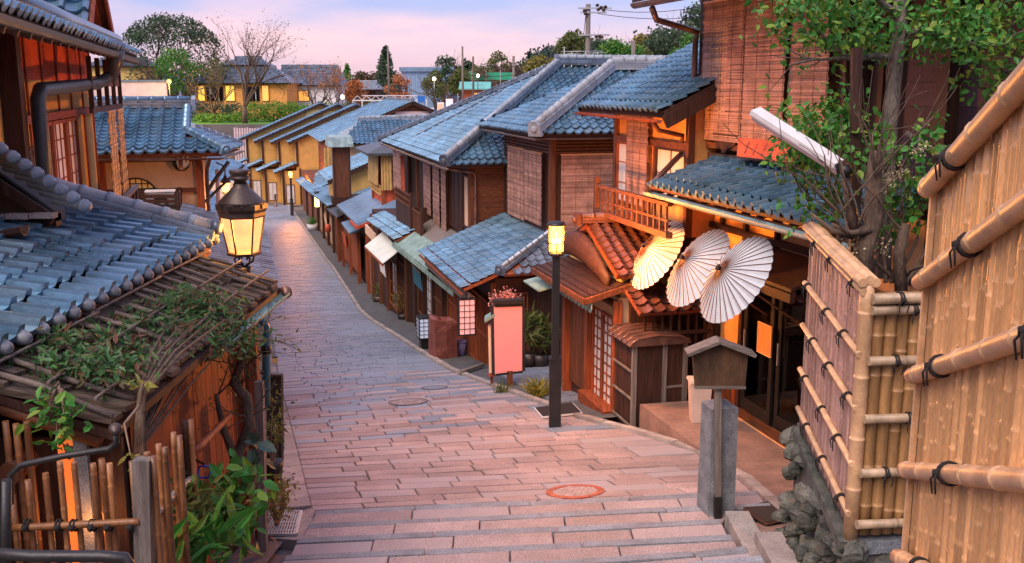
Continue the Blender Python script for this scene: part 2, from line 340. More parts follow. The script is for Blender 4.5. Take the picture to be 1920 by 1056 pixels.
def ridge(parent, p0, p1, w=.26, layers=3, lh=.055, cap_r=.085, seg=.30, m='tile_grey', cap_m=None, minpx=10, end=True, name='ridge', lift=0.):
    """stacked ridge courses with round cap tiles and an end ornament at p0"""
    p0, p1 = Vector(p0)+Vector((0, 0, lift)), Vector(p1)+Vector((0, 0, lift)); d = p1-p0; L = d.length; d.normalize(); cap_m = cap_m or m
    sx = d.cross(Vector((0, 0, 1))).normalized(); up = sx.cross(d).normalized()
    mb = MB()
    for i in range(layers):
        n = max(1, int(L/.6)); ww = w*(1-.06*i)
        for k in range(n):
            a = L*k/n; b_ = L*(k+1)/n-.008; z = lh*(i+.5)
            mb.bar(p0+d*a+up*z, p0+d*b_+up*z, ww, lh*.86, up)
    part = ob(name, mb, m, parent); top = lh*layers
    n = max(1, round(L/seg)); sl = L/n; r = cap_r
    cm = MB().tube([(0, 0, 0), (sl*.80, 0, 0), (sl*.82, 0, 0), (sl*1.0, 0, 0)], [r*.93, r*.97, r*1.12, r*1.12], 10)
    far = (p0+p1)/2-Vector((0, 0, CZ))
    if sl*F/far.length >= minpx:
        me = cm.mesh('ridge_cap'); me.materials.append(MATS[cap_m])
        for k in range(n): inst('ridge_cap', me, axes(p0+d*(sl*k)+up*(top+r*.25), d, sx, up), part)
    else:
        mb = MB()
        for k in range(n):
            M = axes(p0+d*(sl*k)+up*(top+r*.25), d, sx, up); mb.add([M @ Vector(q) for q in cm.v], cm.f, True)
        ob('ridge_caps', mb, cap_m, part, kind='stuff')
    if end:
        mb = MB(); c = p0-d*.03+up*(top*.5+r*.3); hh = top*.5+r*1.0
        mb.prism([c+sx*(w*.62)-up*hh, c-sx*(w*.62)-up*hh, c-sx*(w*.5)+up*hh*.5, c-sx*w*.25+up*hh*1.0, c+sx*w*.25+up*hh*1.0, c+sx*(w*.5)+up*hh*.5], -d*.09)
        mb.lathe(c-d*.10, [(.0, -.02), (r*.8, -.02), (r*.8, .02), (r*.55, .03), (0, .02)], 12, axis=-d)
        ob('ridge_ornament', mb, m, part)
    return part
# ------------------------------------------------------------ bamboo, blinds, foliage
def bamboo(mb, p0, p1, r, n=8, node=.32, ph=None, nb=1.10):
    p0, p1 = Vector(p0), Vector(p1); L = (p1-p0).length; d = (p1-p0)/L; ph = random.random()*node if ph is None else ph
    pth = [p0]; rad = [r]; x = ph if ph > .03 else ph+node
    while x < L-.03:
        for dx, k in ((-.016, 1.0), (-.004, nb), (.004, nb), (.010, .965), (.03, 1.0)): pth.append(p0+d*(x+dx)); rad.append(r*k)
        x += node*random.uniform(.85, 1.15)
    pth.append(p1); rad.append(r*.98); return mb.tube(pth, rad, n)
def blind(parent, o, e, wid, hgt, m='reed', pitch=.02, name='reed_blind', sway=None, down=None):
    """o = top corner, e = direction along the rod; thin reeds tied with threads"""
    o = Vector(o); e = Vector(e).normalized(); nr = int(hgt/pitch); V = []; Q = []; dn = Vector(down) if down else Vector((0, 0, -1))
    nn = e.cross(Vector((0, 0, 1))).normalized()
    for i in range(nr):
        z = i*pitch; a = o+dn*z+nn*(.006*math.sin(i*.9)+random.gauss(0, .003)); b_ = a+e*wid+Vector((0, 0, random.gauss(0, .003))); hh = pitch*.475
        k = len(V); mid = (a+b_)/2+Vector((0, 0, random.gauss(0, .002)))
        for p in (a, mid, b_): V += [p+Vector((0, 0, hh)), p-nn*.004, p-Vector((0, 0, hh)), p+nn*.004]
        for s in (0, 4):
            for j in range(4): Q.append((k+s+j, k+s+(j+1) % 4, k+s+4+(j+1) % 4, k+s+4+j))
    me = npmesh('reeds', np.array([tuple(v) for v in V]), np.array(Q)); me.materials.append(MATS[m]); p = ob('reeds', me, m, parent, kind='stuff')
    mb = MB(); nt_ = max(3, int(wid/.34))
    for i in range(nt_+1):
        a = o+e*(wid*(.02+.96*i/nt_)); mb.bar(a-nn*.010, a-nn*.010+dn*hgt, .005, .004, e); mb.bar(a+nn*.010, a+nn*.010+dn*hgt, .005, .004, e)
    ob('threads', mb, 'wood_brown', parent)
    ob('rod', MB().tube([o-e*.02, o+e*(wid+.02)], .016, 6), 'bamboo', parent)
    return p
def leaf_mesh(name, pts, size, m, aspect=.55, droop=.0, parent=None, kind=None, nrm=None, fine_=None, **k):
    """pts: (n,3) positions; every leaf a small folded blade of its own"""
    n = len(pts); fine_ = (pts[:, 1].mean() < 40) if fine_ is None else fine_; size = np.asarray(size)*np.ones(n)*rng.uniform(.65, 1.3, n)
    d = rng.normal(0, 1, (n, 3)); d[:, 2] -= droop; d /= np.linalg.norm(d, axis=1)[:, None]
    q = rng.normal(0, 1, (n, 3))
    if nrm is not None: q = q*.6+nrm
    x = np.cross(d, q); x /= np.linalg.norm(x, axis=1)[:, None]+1e-9; z = np.cross(x, d)
    L = size[:, None]; w = L*aspect*.5
    a = pts; c = pts+d*L-z*L*.10
    if fine_:
        b = pts+d*L*.30+x*w*.92+z*L*.05; b2 = pts+d*L*.66+x*w*.72+z*L*.02; e = pts+d*L*.30-x*w*.92+z*L*.05; e2 = pts+d*L*.66-x*w*.72+z*L*.02
        V = np.stack([a, b, b2, c, e2, e], 1).reshape(-1, 3); k6 = np.arange(n)[:, None]*6; Q = np.concatenate([k6+np.array([[0, 1, 2, 3]]), k6+np.array([[0, 3, 4, 5]])])
    else:
        b = pts+d*L*.45+x*w+z*L*.06; e = pts+d*L*.45-x*w+z*L*.06
        V = np.stack([a, b, c, e], 1).reshape(-1, 3); Q = np.arange(4*n).reshape(n, 4)
    me = npmesh(name, V, Q); me.materials.append(MATS[m]); return ob(name, me, m, parent, kind=kind, **k)
def blobs(n, centers, radii, shell=.55):
    c = np.array(centers, float); r = np.array(radii, float)
    if r.ndim == 1: r = np.repeat(r[:, None], 3, 1)
    wgt = r.prod(1)**(2/3); i = rng.choice(len(c), n, p=wgt/wgt.sum())
    d = rng.normal(0, 1, (n, 3)); d /= np.linalg.norm(d, axis=1)[:, None]
    return c[i]+d*r[i]*(shell+(1-shell)*rng.random((n, 1)))**.8*rng.uniform(.55, 1.08, (n, 1))
def branches(mb, p, d, L, r, depth, spread=.6, n=5, tips=None, up=.25, kids=(2, 3), wob=.14):
    path = [Vector(p)]; rad = [r]; d = Vector(d).normalized()
    for i in range(n):
        d = (d+Vector([random.gauss(0, wob) for _ in range(3)])+Vector((0, 0, up*.12))).normalized()
        path.append(path[-1]+d*L/n); rad.append(r*(1-.42*(i+1)/n))
    mb.tube(path, rad, 7 if depth > 1 else 5 if depth else 4, cap=False)
    if depth <= 0:
        if tips is not None: tips.append(path[-1].copy())
        return
    for k in range(random.randint(*kids)):
        i = random.randint(max(1, n-2), n) if k else n
        dd = (d+Vector([random.gauss(0, spread) for _ in range(3)])+Vector((0, 0, up))).normalized()
        branches(mb, path[i], dd, L*random.uniform(.62, .82), rad[i]*.72, depth-1, spread, max(3, n-1), tips, up, kids, wob)
        if tips is not None and depth <= 2: tips.append(path[i].copy())
# ============================================================ ground, lane, kerbs
def build_ground():
    xs = [-2500, -400, -90, -60]+list(range(-44, 31, 2))+[40, 60, 90, 400, 2500]
    ys = [-60, -40]+list(range(-30, 123, 2))+[123.9, 124.0, 140, 160, 240, 500, 1200, 4000]
    V = []
    for y in ys:
        for x in xs:
            z = 7.55 if y >= 124 else gxy(max(-44, min(30, x)), y)-.10
            if y >= 500: z = 7.55
            V.append((x, y, z))
    nx = len(xs); Q = [(j*nx+i, j*nx+i+1, (j+1)*nx+i+1, (j+1)*nx+i) for j in range(len(ys)-1) for i in range(nx-1)]
    me = npmesh('ground', np.array(V, float), np.array(Q)); me.materials.append(MATS['ground']); ob('ground', me, 'ground', kind='structure')
build_ground()
LP = [(-2.30, 7.0), (-2.36, 8.5), (-2.39, 11.24), (-3.99, 17.06), (-6.03, 24.58), (-9.71, 38.64), (-14.78, 58.46), (-22.14, 87.4), (-25.5, 99)]
RP = [(2.28, 7.0), (2.30, 10.33), (3.02, 10.5), (3.0, 12.4), (2.74, 14.1), (1.95, 15.6), (1.22, 16.72), (0.27, 19.1), (-1.43, 23.3), (-5.56, 37.3), (-10.75, 57.9), (-20.4, 92.1), (-22.3, 98.8)]
def pl_len(pl): return np.concatenate([[0], np.cumsum([math.dist(pl[i], pl[i+1]) for i in range(len(pl)-1)])])
LL = pl_len(LP)
def at(pl, LL_, d): return np.array([np.interp(d, LL_, [p[0] for p in pl]), np.interp(d, LL_, [p[1] for p in pl])])
def hit(o, d, pl):
    best = None
    for i in range(len(pl)-1):
        a, b = np.array(pl[i]), np.array(pl[i+1]); e = b-a; den = d[0]*e[1]-d[1]*e[0]
        if abs(den) < 1e-9: continue
        w = a-o; k = (w[0]*e[1]-w[1]*e[0])/den; m = (w[0]*d[1]-w[1]*d[0])/den
        if -1e-6 <= m <= 1+1e-6 and k > .5 and (best is None or k < best): best = k
    return best or 4.6
def build_lane():
    # bed
    ds = np.arange(0, LL[-1], .5); V = []
    def row(d):
        o = at(LP, LL, d); f = np.interp(d, [4.5, 12.5], [0, 15.3]); dr = np.array([math.cos(R(f)), math.sin(R(f))]); return o, dr, hit(o, dr, RP)
    for d in ds:
        o, dr, k = row(d)
        for q in np.linspace(-.06, 1.0, 7): p = o+dr*(k+.06)*q; V.append((p[0], p[1], gxy(*p)-(.006 if d > 4.6 else .07)))
    n = 7; Q = np.array([(j*n+i, j*n+i+1, (j+1)*n+i+1, (j+1)*n+i) for j in range(len(ds)-1) for i in range(n-1)])
    me = npmesh('road', np.array(V), Q); me.materials.append(MATS['mortar']); road = ob('road', me, 'mortar', kind='structure')
    stones = []; d = .2; i = 0
    while d < LL[-1]-1:
        near = d < 4.35
        if near: h = .14 if i % 2 else .47; mt = 'stone_step' if i % 2 else 'stone_pink'; lw = (1.1, 1.7) if i % 2 else (.75, 1.25)
        else:
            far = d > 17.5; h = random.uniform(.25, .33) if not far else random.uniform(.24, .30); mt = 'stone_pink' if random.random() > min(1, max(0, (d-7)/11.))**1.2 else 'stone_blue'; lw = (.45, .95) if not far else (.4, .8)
        o0, r0, k0 = row(d); o1, r1, k1 = row(d+h); x = 0.; jt = .007 if d < 4.4 else .010 if d < 12 else .008 if d < 25 else .006
        km = max(k0, k1)
        if near and i % 2 == 0: ymid = (o0[1]+o1[1])/2
        while x < km:
            x1 = x+random.uniform(*lw)
            if x1 > km-.35: x1 = km
            c = [o0+r0*min(x, k0), o0+r0*min(x1, k0), o1+r1*min(x1, k1), o1+r1*min(x, k1)]; cen = sum(c)/4; g = []
            if min(x1, k0)-min(x, k0) < .06 or min(x1, k1)-min(x, k1) < .06: x = x1; continue
            for q in c:
                e = (c[1]-c[0]); e = e/np.linalg.norm(e); f = (c[3]-c[0]); f = f/np.linalg.norm(f)
                a = jt if np.dot(cen-q, e) > 0 else -jt; b = jt if np.dot(cen-q, f) > 0 else -jt; g.append(q+e*a+f*b)
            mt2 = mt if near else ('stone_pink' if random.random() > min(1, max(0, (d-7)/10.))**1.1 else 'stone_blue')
            stones.append((d, c, g, mt2, ymid if near else None, random.gauss(0, .004), [random.gauss(0, .003) for _ in range(4)])); x = x1
        d += h; i += 1
    def geo(st):
        d, c, g, mt, near, dz, tl = st
        zc = gxy(*(sum(c)/4)); top = []; bot = []; cen = sum(g)/4
        for q, w in zip(g, tl):
            z = (gxy(q[0], near) if near else gxy(*q))+.034+dz+w
            bot.append(Vector((q[0], q[1], z-.13 if near else z-.05))); i = q+(cen-q)/np.linalg.norm(cen-q)*.012; top.append((Vector((q[0], q[1], z-.009)), Vector((i[0], i[1], z))))
        V = bot+[t[0] for t in top]+[t[1] for t in top]; Q = [(8, 9, 10, 11)]
        for k in range(4): j = (k+1) % 4; Q += [(k, j, 4+j, 4+k), (4+k, 4+j, 8+j, 8+k)]
        return V, Q
    stones.sort(key=lambda s: s[0])
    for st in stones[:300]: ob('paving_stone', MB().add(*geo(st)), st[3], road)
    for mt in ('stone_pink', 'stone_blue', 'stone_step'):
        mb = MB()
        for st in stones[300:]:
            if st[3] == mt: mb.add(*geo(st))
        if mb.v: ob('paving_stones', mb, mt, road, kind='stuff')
    return road
build_lane()
def kerb(pl, wid, hgt, side, d0, d1, m, seg=.62, name='kerb', off=0.):
    L_ = pl_len(pl); root = None; d = d0; k = 0; mbs = []
    while d < d1:
        e = min(d+seg*random.uniform(.85, 1.2), d1); a, b = at(pl, L_, d), at(pl, L_, e-.012); t = b-a; t = t/np.linalg.norm(t); nn = np.array([t[1], -t[0]])*side
        j = random.gauss(0, .006); q = [a+nn*off, a+nn*(off+wid), b+nn*(off+wid), b+nn*off]; zz = [gxy(*p) for p in q]
        mb = MB().hexa([Vector((p[0], p[1], z-.12)) for p, z in zip(q, zz)]+[Vector((p[0]+(.006*nn[0] if i in (0, 3) else 0), p[1], z+hgt+j)) for i, (p, z) in enumerate(zip(q, zz))]); mbs.append(mb); d = e
    # the first slab carries the setting name, the others hang under it
    root = ob(name, mbs[0], m, kind='structure')
    for i, mb in enumerate(mbs[1:]):
        if i < 120: ob('kerb_stone', mb, m, root)
    if len(mbs) > 121:
        al = MB()
        for mb in mbs[121:]: al.add(mb.v, mb.f)
        ob('kerb_stones', al, m, root, kind='stuff')
KR = RP[2:]
kerb(KR, .15, .085, 1, .0, pl_len(KR)[-1], 'stone_kerb', name='kerb_right')
kerb(LP, .30, .075, -1, 4.85, 9.0, 'stone_kerb', seg=1.1, name='kerb_left')
kerb(LP, .16, .07, -1, 9.0, LL[-1]-2, 'stone_kerb', seg=.8, name='kerb_left_far')
# kerb by the stone pillar, beside the steps
mb = MB()
for i, (y0, y1) in enumerate(((7.6, 9.0), (9.02, 10.3))): mb = MB().box(WF, y0, y1, 2.36, 2.62, gxy(2.4, y0)-.3, gxy(2.4, (y0+y1)/2)+.06); ob('kerb_steps' if i == 0 else 'kerb_steps_end', mb, 'stone_kerb', kind='structure')
def strip(name, outer, inner, m, dz, n=8):
    """sheet between two polylines of equal length"""
    V = []
    for a, b in zip(outer, inner):
        for q in np.linspace(0, 1, n): x, y = a[0]+(b[0]-a[0])*q, a[1]+(b[1]-a[1])*q; V.append((x, y, gxy(x, y)+dz))
    Q = np.array([(j*n+i, j*n+i+1, (j+1)*n+i+1, (j+1)*n+i) for j in range(len(outer)-1) for i in range(n-1)])
    me = npmesh(name, np.array(V), Q); me.materials.append(MATS[m]); return ob(name, me, m, kind='structure')
def edge_pts(s_list, pl, off):
    res = []
    for s in s_list:
        o = np.array(SF.p(s, -8)[:2]); k = hit(o, np.array(SF.et), pl); p = o+np.array(SF.et)*(k+off); res.append(tuple(p))
    return res
sl_ = [i*.5 for i in range(-1, 160)]
strip('pavement_right', edge_pts(sl_, RP[5:], .15), [tuple(SF.p(s, 6.5)[:2]) for s in sl_], 'asphalt', .03)
strip('path_right', [(2.62, 7.2), (2.62, 10.3), (3.17, 10.5), (3.15, 12.4), (2.9, 14.1), (2.1, 15.6)], [(5.6, 7.2), (5.2, 9.8), (5.2, 10.5), (5.2, 12.4), (5.0, 14.1), (4.5, 16.5)], 'concrete', .01)
sll = [i*.5 for i in range(-17, 170)]
def edge_l(s_list, off):
    res = []
    for s in s_list:
        o = np.array(SF.p(s, 8)[:2]); d = -np.array(SF.et); k = hit(o, d, LP); p = o+d*(k+off); res.append(tuple(p))
    return res
strip('pavement_left', edge_l(sll, .2), [tuple(SF.p(s, -7)[:2]) for s in sll], 'mortar', .02)
# paving slabs in front of the recessed entry
slab_root = None
for i in range(9):
    for j in range(4):
        s0, t0 = 1.3+i*.56+random.uniform(-.02, .02), 2.62+j*.5
        q = [(s0, t0), (s0, t0+.47), (s0+.53, t0+.47), (s0+.53, t0)]
        if SF.p(s0, t0).x < np.interp(SF.p(s0, t0).y, [p[1] for p in RP[5:]], [p[0] for p in RP[5:]])+.3: continue
        mb = MB().hexa([SF.p(a, b, gz(a)) for a, b in q]+[SF.p(a, b, gz(a)+.05+random.gauss(0, .003)) for a, b in q])
        if slab_root is None: slab_root = struct('paving_entry', mb, 'stone_blue')
        else: ob('paving_slab', mb, 'stone_blue', slab_root)
# manholes
def ground_axes(p):
    s, t = SF.st(p.x, p.y); g = (gz(s+.3)-gz(s-.3))/.6; e = Vector((SF.es[0], SF.es[1], g)).normalized(); x = Vector((SF.et[0], SF.et[1], 0)); return x, e, x.cross(e)
def manhole(p, r, ringm, inm, label, ring_w=.10):
    x, y, z = ground_axes(p); c = Vector((p.x, p.y, gxy(p.x, p.y)+.043)); T_ = lambda a, rr, h: c+(x*math.cos(a)+y*math.sin(a))*rr+z*h
    th = thing('manhole_cover', label, 'manhole', c); n = 40; mb = MB(); prof = [(r, -.03), (r, .004), (r-ring_w, .006), (r-ring_w-.004, -.004)]
    V = [T_(2*math.pi*i/n, rr, h) for rr, h in prof for i in range(n)]; mb.add(V, [(k*n+i, k*n+(i+1) % n, (k+1)*n+(i+1) % n, (k+1)*n+i) for k in range(3) for i in range(n)]); ob('frame_ring', mb, ringm, th)
    mb = MB(); mb.add([T_(2*math.pi*i/n, r-ring_w+.004, -.001) for i in range(n)]+[T_(2*math.pi*i/n, r-ring_w+.004, -.03) for i in range(n)], [tuple(range(n)), tuple(range(n, 2*n))[::-1]]+[(i, n+i, n+(i+1) % n, (i+1) % n) for i in range(n)]); lid = ob('lid', mb, inm, th)
    mb = MB()
    for i in range(9):
        for k in range(9):
            a, b = (i-4)*r*.19+(.5 if k % 2 else 0)*r*.19, (k-4)*r*.17
            if math.hypot(a, b) < (r-ring_w)*.9: o = c+x*a+y*b; mb.hexa([o+x*i_*.035+y*j_*.03+z*(-.002) for i_, j_ in ((-1, -1), (1, -1), (1, 1), (-1, 1))]+[o+x*i_*.03+y*j_*.025+z*.006 for i_, j_ in ((-1, -1), (1, -1), (1, 1), (-1, 1))])
    ob('studs', mb, inm, lid); return th
mat('iron_red', (.40, .07, .045), .55, .35, 9, fine=.3); mat('iron_grey', (.13, .12, .12), .5, .35, 8, fine=.3); mat('lid_pink', (.46, .33, .30), .7, .3, 20, fine=.3)
manhole(GG(1078, 927), .38, 'iron_red', 'lid_pink', 'round manhole cover with a rusty red rim nearest the steps', .09)
manhole(GG(765, 757), .40, 'iron_grey', 'stone_pink', 'larger grey manhole cover in the middle of the lane', .035)
manhole(GG(815, 730), .29, 'iron_grey', 'stone_blue', 'smaller dark manhole cover just beyond the larger grey one', .04)
def grate(corners, nb, label, m='steel', slots=False):
    """corners: ground points a,b,c,d (a->b the bar direction)"""
    a, b, c, d = [Vector((p.x, p.y, gxy(p.x, p.y)+.062)) for p in corners]; th = thing('drain_grate', label, 'grate', (a+c)/2)
    mb = MB(); up = (b-a).cross(d-a).normalized()
    for p, q in ((a, b), (b, c), (c, d), (d, a)): mb.bar(p, q, .035, .03, up)
    ob('frame', mb, m, th)
    ob('pit', MB().add([p-up*.02 for p in (a, b, c, d)], [(0, 1, 2, 3)]), 'cord', th)
    mb = MB()
    for i in range(1, nb):
        q = i/nb; mb.bar(a+(d-a)*q, b+(c-b)*q, .022 if not slots else .026, .02, up)
    if slots:
        for i in range(1, 14): q = i/14; mb.bar(a+(b-a)*q, d+(c-d)*q, .016, .018, up)
    ob('bars', mb, m, th)
grate([GG(482, 1012), GG(556, 1012), GG(566, 968), GG(505, 968)], 6, 'grey slotted drain grate below the potted leaves on the left kerb', 'steel', True)
grate([GG(1003, 772), GG(1072, 762), GG(1090, 781), GG(1018, 789)], 9, 'pale barred drain grate at the foot of the black lamp post', 'white_metal')
grate([GG(1392, 962), GG(1452, 950), GG(1496, 976), GG(1436, 992)], 10, 'rusty brown drain grate beside the stone pillar', 'copper_brown')
# concrete corner by the left grate and the ramped footing of the right hand shop
mb = MB(); q = [GG(500, 1015), GG(585, 1022), GG(606, 985), GG(585, 958), GG(566, 964), GG(558, 1012)]; mb.prism([Vector((p.x, p.y, gxy(p.x, p.y)+.045)) for p in q], (0, 0, -.2)); struct('pavement_corner', mb, 'stone_kerb')
# ============================================================ houses on the right of the lane
def B(parent, name, m, s0, s1, t0, t1, z0, z1, fr=None, **k): return ob(name, MB().box(fr or SF, s0, s1, t0, t1, z0, z1), m, parent, **k)
def slab(parent, name, m, pts, vec, **k): return ob(name, MB().prism(pts, vec), m, parent, **k)
def sz(p): s, t = SF.st(p.x, p.y); return s, t, p.z
def shoji(parent, s0, s1, t, z0, z1, nx=2, nz=3, fm='wood_dark', pm='paper', fr=None, axis='s', out=-1, fw=.05, bw=.018, name='window'):
    """framed lattice window on a wall of constant t (axis s) or constant s (axis t); out = side of the wall it faces"""
    fr = fr or SF; mb = MB(); p = lambda a, z, o: (fr.p(a, t+out*o, z) if axis == 's' else fr.p(t+out*o, a, z))
    def bx(a0, a1, y0, y1, o0, o1, b):
        if axis == 's': b.box(fr, a0, a1, t+out*o0, t+out*o1, y0, y1)
        else: b.box(fr, t+out*o0, t+out*o1, a0, a1, y0, y1)
    s0, s1 = min(s0, s1), max(s0, s1)
    bx(s0, s1, z1-fw, z1, .0, .06, mb); bx(s0, s1, z0, z0+fw, .0, .065, mb); bx(s0, s0+fw, z0+fw, z1-fw, .0, .06, mb); bx(s1-fw, s1, z0+fw, z1-fw, .0, .06, mb)
    w = ob(name, mb, fm, parent)
    pb = MB(); bx(s0+fw, s1-fw, z0+fw, z1-fw, .004, .018, pb); ob('pane', pb, pm, w)
    g = MB()
    for i in range(1, nx): a = s0+(s1-s0)*i/nx; bx(a-bw/2, a+bw/2, z0+fw, z1-fw, .019, .034, g)
    for i in range(1, nz): z = z0+(z1-z0)*i/nz; bx(s0+fw, s1-fw, z-bw/2, z+bw/2, .019, .031, g)
    if g.v: ob('muntins', g, fm, w)
    return w
def lattice(parent, s0, s1, t, z0, z1, pitch=.07, w=.03, m='wood_red', out=-1, axis='s', name='lattice', rails=3, fr=None):
    fr = fr or SF; mb = MB(); n = int(abs(s1-s0)/pitch); a0 = min(s0, s1)
    for i in range(n+1):
        a = a0+i*pitch
        if axis == 's': mb.box(fr, a, a+w, t, t+out*.04, z0, z1)
        else: mb.box(fr, t, t+out*.04, a, a+w, z0, z1)
    for i in range(rails):
        z = z0+(z1-z0)*i/max(1, rails-1)
        if axis == 's': mb.box(fr, s0, s1, t+out*.041, t+out*.07, z-.03, z+.03)
        else: mb.box(fr, t+out*.041, t+out*.07, s0, s1, z-.03, z+.03)
    return ob(name, mb, m, parent)
def gutter(parent, p0, p1, r=.055, m='copper_brown', name='gutter'):
    p0, p1 = Vector(p0), Vector(p1); d = (p1-p0).normalized(); x = d.cross(Vector((0, 0, 1))).normalized(); V = []; n = 7
    for p in (p0, p1):
        for rr in (r, r-.012):
            for i in range(n): a = math.pi*i/(n-1); V.append(p+x*math.cos(a)*rr-Vector((0, 0, 1))*math.sin(a)*rr)
    Q = []
    for i in range(n-1): Q += [(i, i+1, 2*n+i+1, 2*n+i), (n+i+1, n+i, 3*n+i, 3*n+i+1)]
    Q += [(0, n, 3*n, 2*n), (n-1, 2*n+n-1, 3*n+n-1, n+n-1)]
    for i in range(n-1): Q += [(i, n+i, n+i+1, i+1), (2*n+i, 2*n+i+1, 3*n+i+1, 3*n+i)]
    return ob(name, MB().add(V, Q), m, parent)
def pipe(parent, pts, r=.045, m='copper_brown', name='downpipe', n=10): return ob(name, MB().tube(pts, r, n), m, parent)
def posts(parent, lst, m='wood_dark', name='post', fr=None):
    for s0, s1, t0, t1, z0, z1 in lst: B(parent, name, m, s0, s1, t0, t1, z0, z1, fr)
def boards(parent, axis, a0, a1, t, z0, z1, w=.16, m='wood_brown', out=-1, name='board', fr=None, horiz=False, th=.022):
    fr = fr or SF; k = 0
    if horiz:
        n = max(1, round((z1-z0)/w)); w = (z1-z0)/n
        for i in range(n):
            o = th+random.uniform(0, .008); q = (z0+i*w+.003, z0+(i+1)*w-.003)
            if axis == 's': B(parent, name, m, a0, a1, t, t+out*o, *q, fr)
            else: B(parent, name, m, t, t+out*o, a0, a1, *q, fr)
    else:
        n = max(1, round(abs(a1-a0)/w)); w = (a1-a0)/n
        for i in range(n):
            o = th+random.uniform(0, .008); q = (a0+i*w+.003, a0+(i+1)*w-.003)
            if axis == 's': B(parent, name, m, *q, t, t+out*o, z0, z1, fr)
            else: B(parent, name, m, t, t+out*o, *q, z0, z1, fr)
def gable_house(name, label, s0, s1, te, ze, D, pitch, wm, ov=.6, sov=.35, tile='tile', base=None, fr=None, group=None, w=.27, h=.26, back=True, gm=None, minpx=10, top_ridge=True, cat='house'):
    """two-storey town house, eaves to the lane: walls, two roof slopes, ridge"""
    fr = fr or SF; base = base if base is not None else gz(s1)-.3; tr = te+D; zr = ze+D*pitch
    th = thing(name, label, cat, fr.p((s0+s1)/2, te+D, gz((s0+s1)/2)), group)
    tw = te+ov; tb = te+2*D-ov
    poly = [fr.p(s0+sov, tw, base), fr.p(s0+sov, tb, base), fr.p(s0+sov, tb, ze+ov*pitch-.16), fr.p(s0+sov, tr, zr-.16), fr.p(s0+sov, tw, ze+ov*pitch-.16)]
    slab(th, 'wall', wm, poly, fr.p(s1-sov, tw, base)-fr.p(s0+sov, tw, base))
    roof(th, [fr.p(s1, te, ze), fr.p(s0, te, ze), fr.p(s0, tr, zr), fr.p(s1, tr, zr)], tile, w, h, minpx=minpx)
    if back: roof(th, [fr.p(s0, te+2*D, ze), fr.p(s1, te+2*D, ze), fr.p(s1, tr, zr), fr.p(s0, tr, zr)], tile, w, h, minpx=minpx)
    if top_ridge: ridge(th, fr.p(s0-.05, tr, zr+.02), fr.p(s1+.05, tr, zr+.02), .26, 2, cap_r=.09, m='tile_grey', minpx=minpx)
    # bargeboards on the near gable
    for a, b in (((te, ze), (tr, zr)), ((te+2*D, ze), (tr, zr))):
        ob('bargeboard', MB().bar(fr.p(s0-.02, a[0], a[1]-.14), fr.p(s0-.02, b[0], b[1]-.14), .05, .20, (0, 0, 1)), 'wood_dark', th)
    return th
# ---------------------------------------------------------------- nearest house on the right, reed blinds above and a glazed shop below
H = thing('town_house', 'tall near house with wide reed blinds above a tiled pent roof and glazed shop door', 'house', SF.p(-3, 6, 6.5))
ZF = 6.70
B(H, 'floor', 'concrete', -6.2, .55, 4.95, 9, ZF-.6, ZF)
B(H, 'back_wall', 'wood_dark', -6.2, .6, 8.8, 9, ZF, 10.6); B(H, 'side_wall', 'wood_dark', .45, .6, 5.0, 8.8, 5.8, 10.72); B(H, 'side_wall', 'wood_dark', -6.35, -6.2, 4.84, 9, 6, 10.72)
B(H, 'ceiling', 'wood_dark_t', -6.2, .45, 5.0, 8.8, 9.5, 9.56)
B(H, 'wall', 'plaster_orange', -1.80, .45, 4.86, 5.0, 7.66, 9.62); B(H, 'wall', 'wood_dark', -1.80, .45, 4.88, 5.0, 5.9, 7.60)
boards(H, 's', -1.72, .40, 4.88, 6.2, 7.58, .15, 'wood_red')
B(H, 'rail', 'wood_brown_s', -1.82, .47, 4.80, 4.98, 7.585, 7.665)
B(H, 'wall', 'plaster_orange', -1.0, .45, 4.87, 5.0, 9.72, 10.45); B(H, 'wall', 'plaster_orange', -2.8, -1.08, 4.87, 5.0, 9.72, 10.45); B(H, 'wall', 'plaster_tan', -6.2, -2.88, 4.87, 5.0, 9.42, 10.45)
posts(H, [(-1.08, -1.0, 4.80, 5.0, 6.7, 10.5), (-2.88, -2.8, 4.80, 5.0, 9.4, 10.5), (.45, .56, 4.80, 5.0, 5.9, 10.5), (-1.90, -1.80, 4.80, 5.0, 6.7, 10.5), (-4.5, -4.4, 4.80, 5.0, 9.4, 10.5)])
B(H, 'beam', 'wood_dark_s', -6.2, .5, 4.78, 4.98, 9.62, 9.72); B(H, 'beam', 'wood_dark_s', -6.2, .5, 4.76, 4.98, 10.45, 10.6)
# shop door: two sliding glass leaves
for i, (a, b, o) in enumerate(((-2.86, -1.92, .0), (-3.84, -2.90, .05))):
    mb = MB(); t0 = 4.84+o
    mb.box(SF, a, b, t0, t0+.05, 6.72, 6.95); mb.box(SF, a, b, t0, t0+.05, 9.12, 9.26); mb.box(SF, a, a+.10, t0, t0+.05, 6.95, 9.12); mb.box(SF, b-.10, b, t0, t0+.05, 6.95, 9.12)
    dr = ob('door', mb, 'iron', H); B(dr, 'pane', 'glass', a+.10, b-.10, t0+.02, t0+.03, 6.95, 9.12); B(dr, 'handle', 'steel', b-.07, b-.05, t0-.025, t0-.002, 7.75, 8.1)
B(H, 'lintel', 'iron', -6.2, -1.88, 4.82, 5.0, 9.28, 9.42); B(H, 'wall', 'wood_dark', -6.2, -3.86, 4.90, 5.0, 6.5, 9.28)
B(H, 'threshold', 'wood_brown_s', -4.2, -1.9, 4.60, 4.84, 6.66, 6.735); B(H, 'sill_strip', 'bamboo', -4.2, -1.9, 4.585, 4.60, 6.66, 6.72)
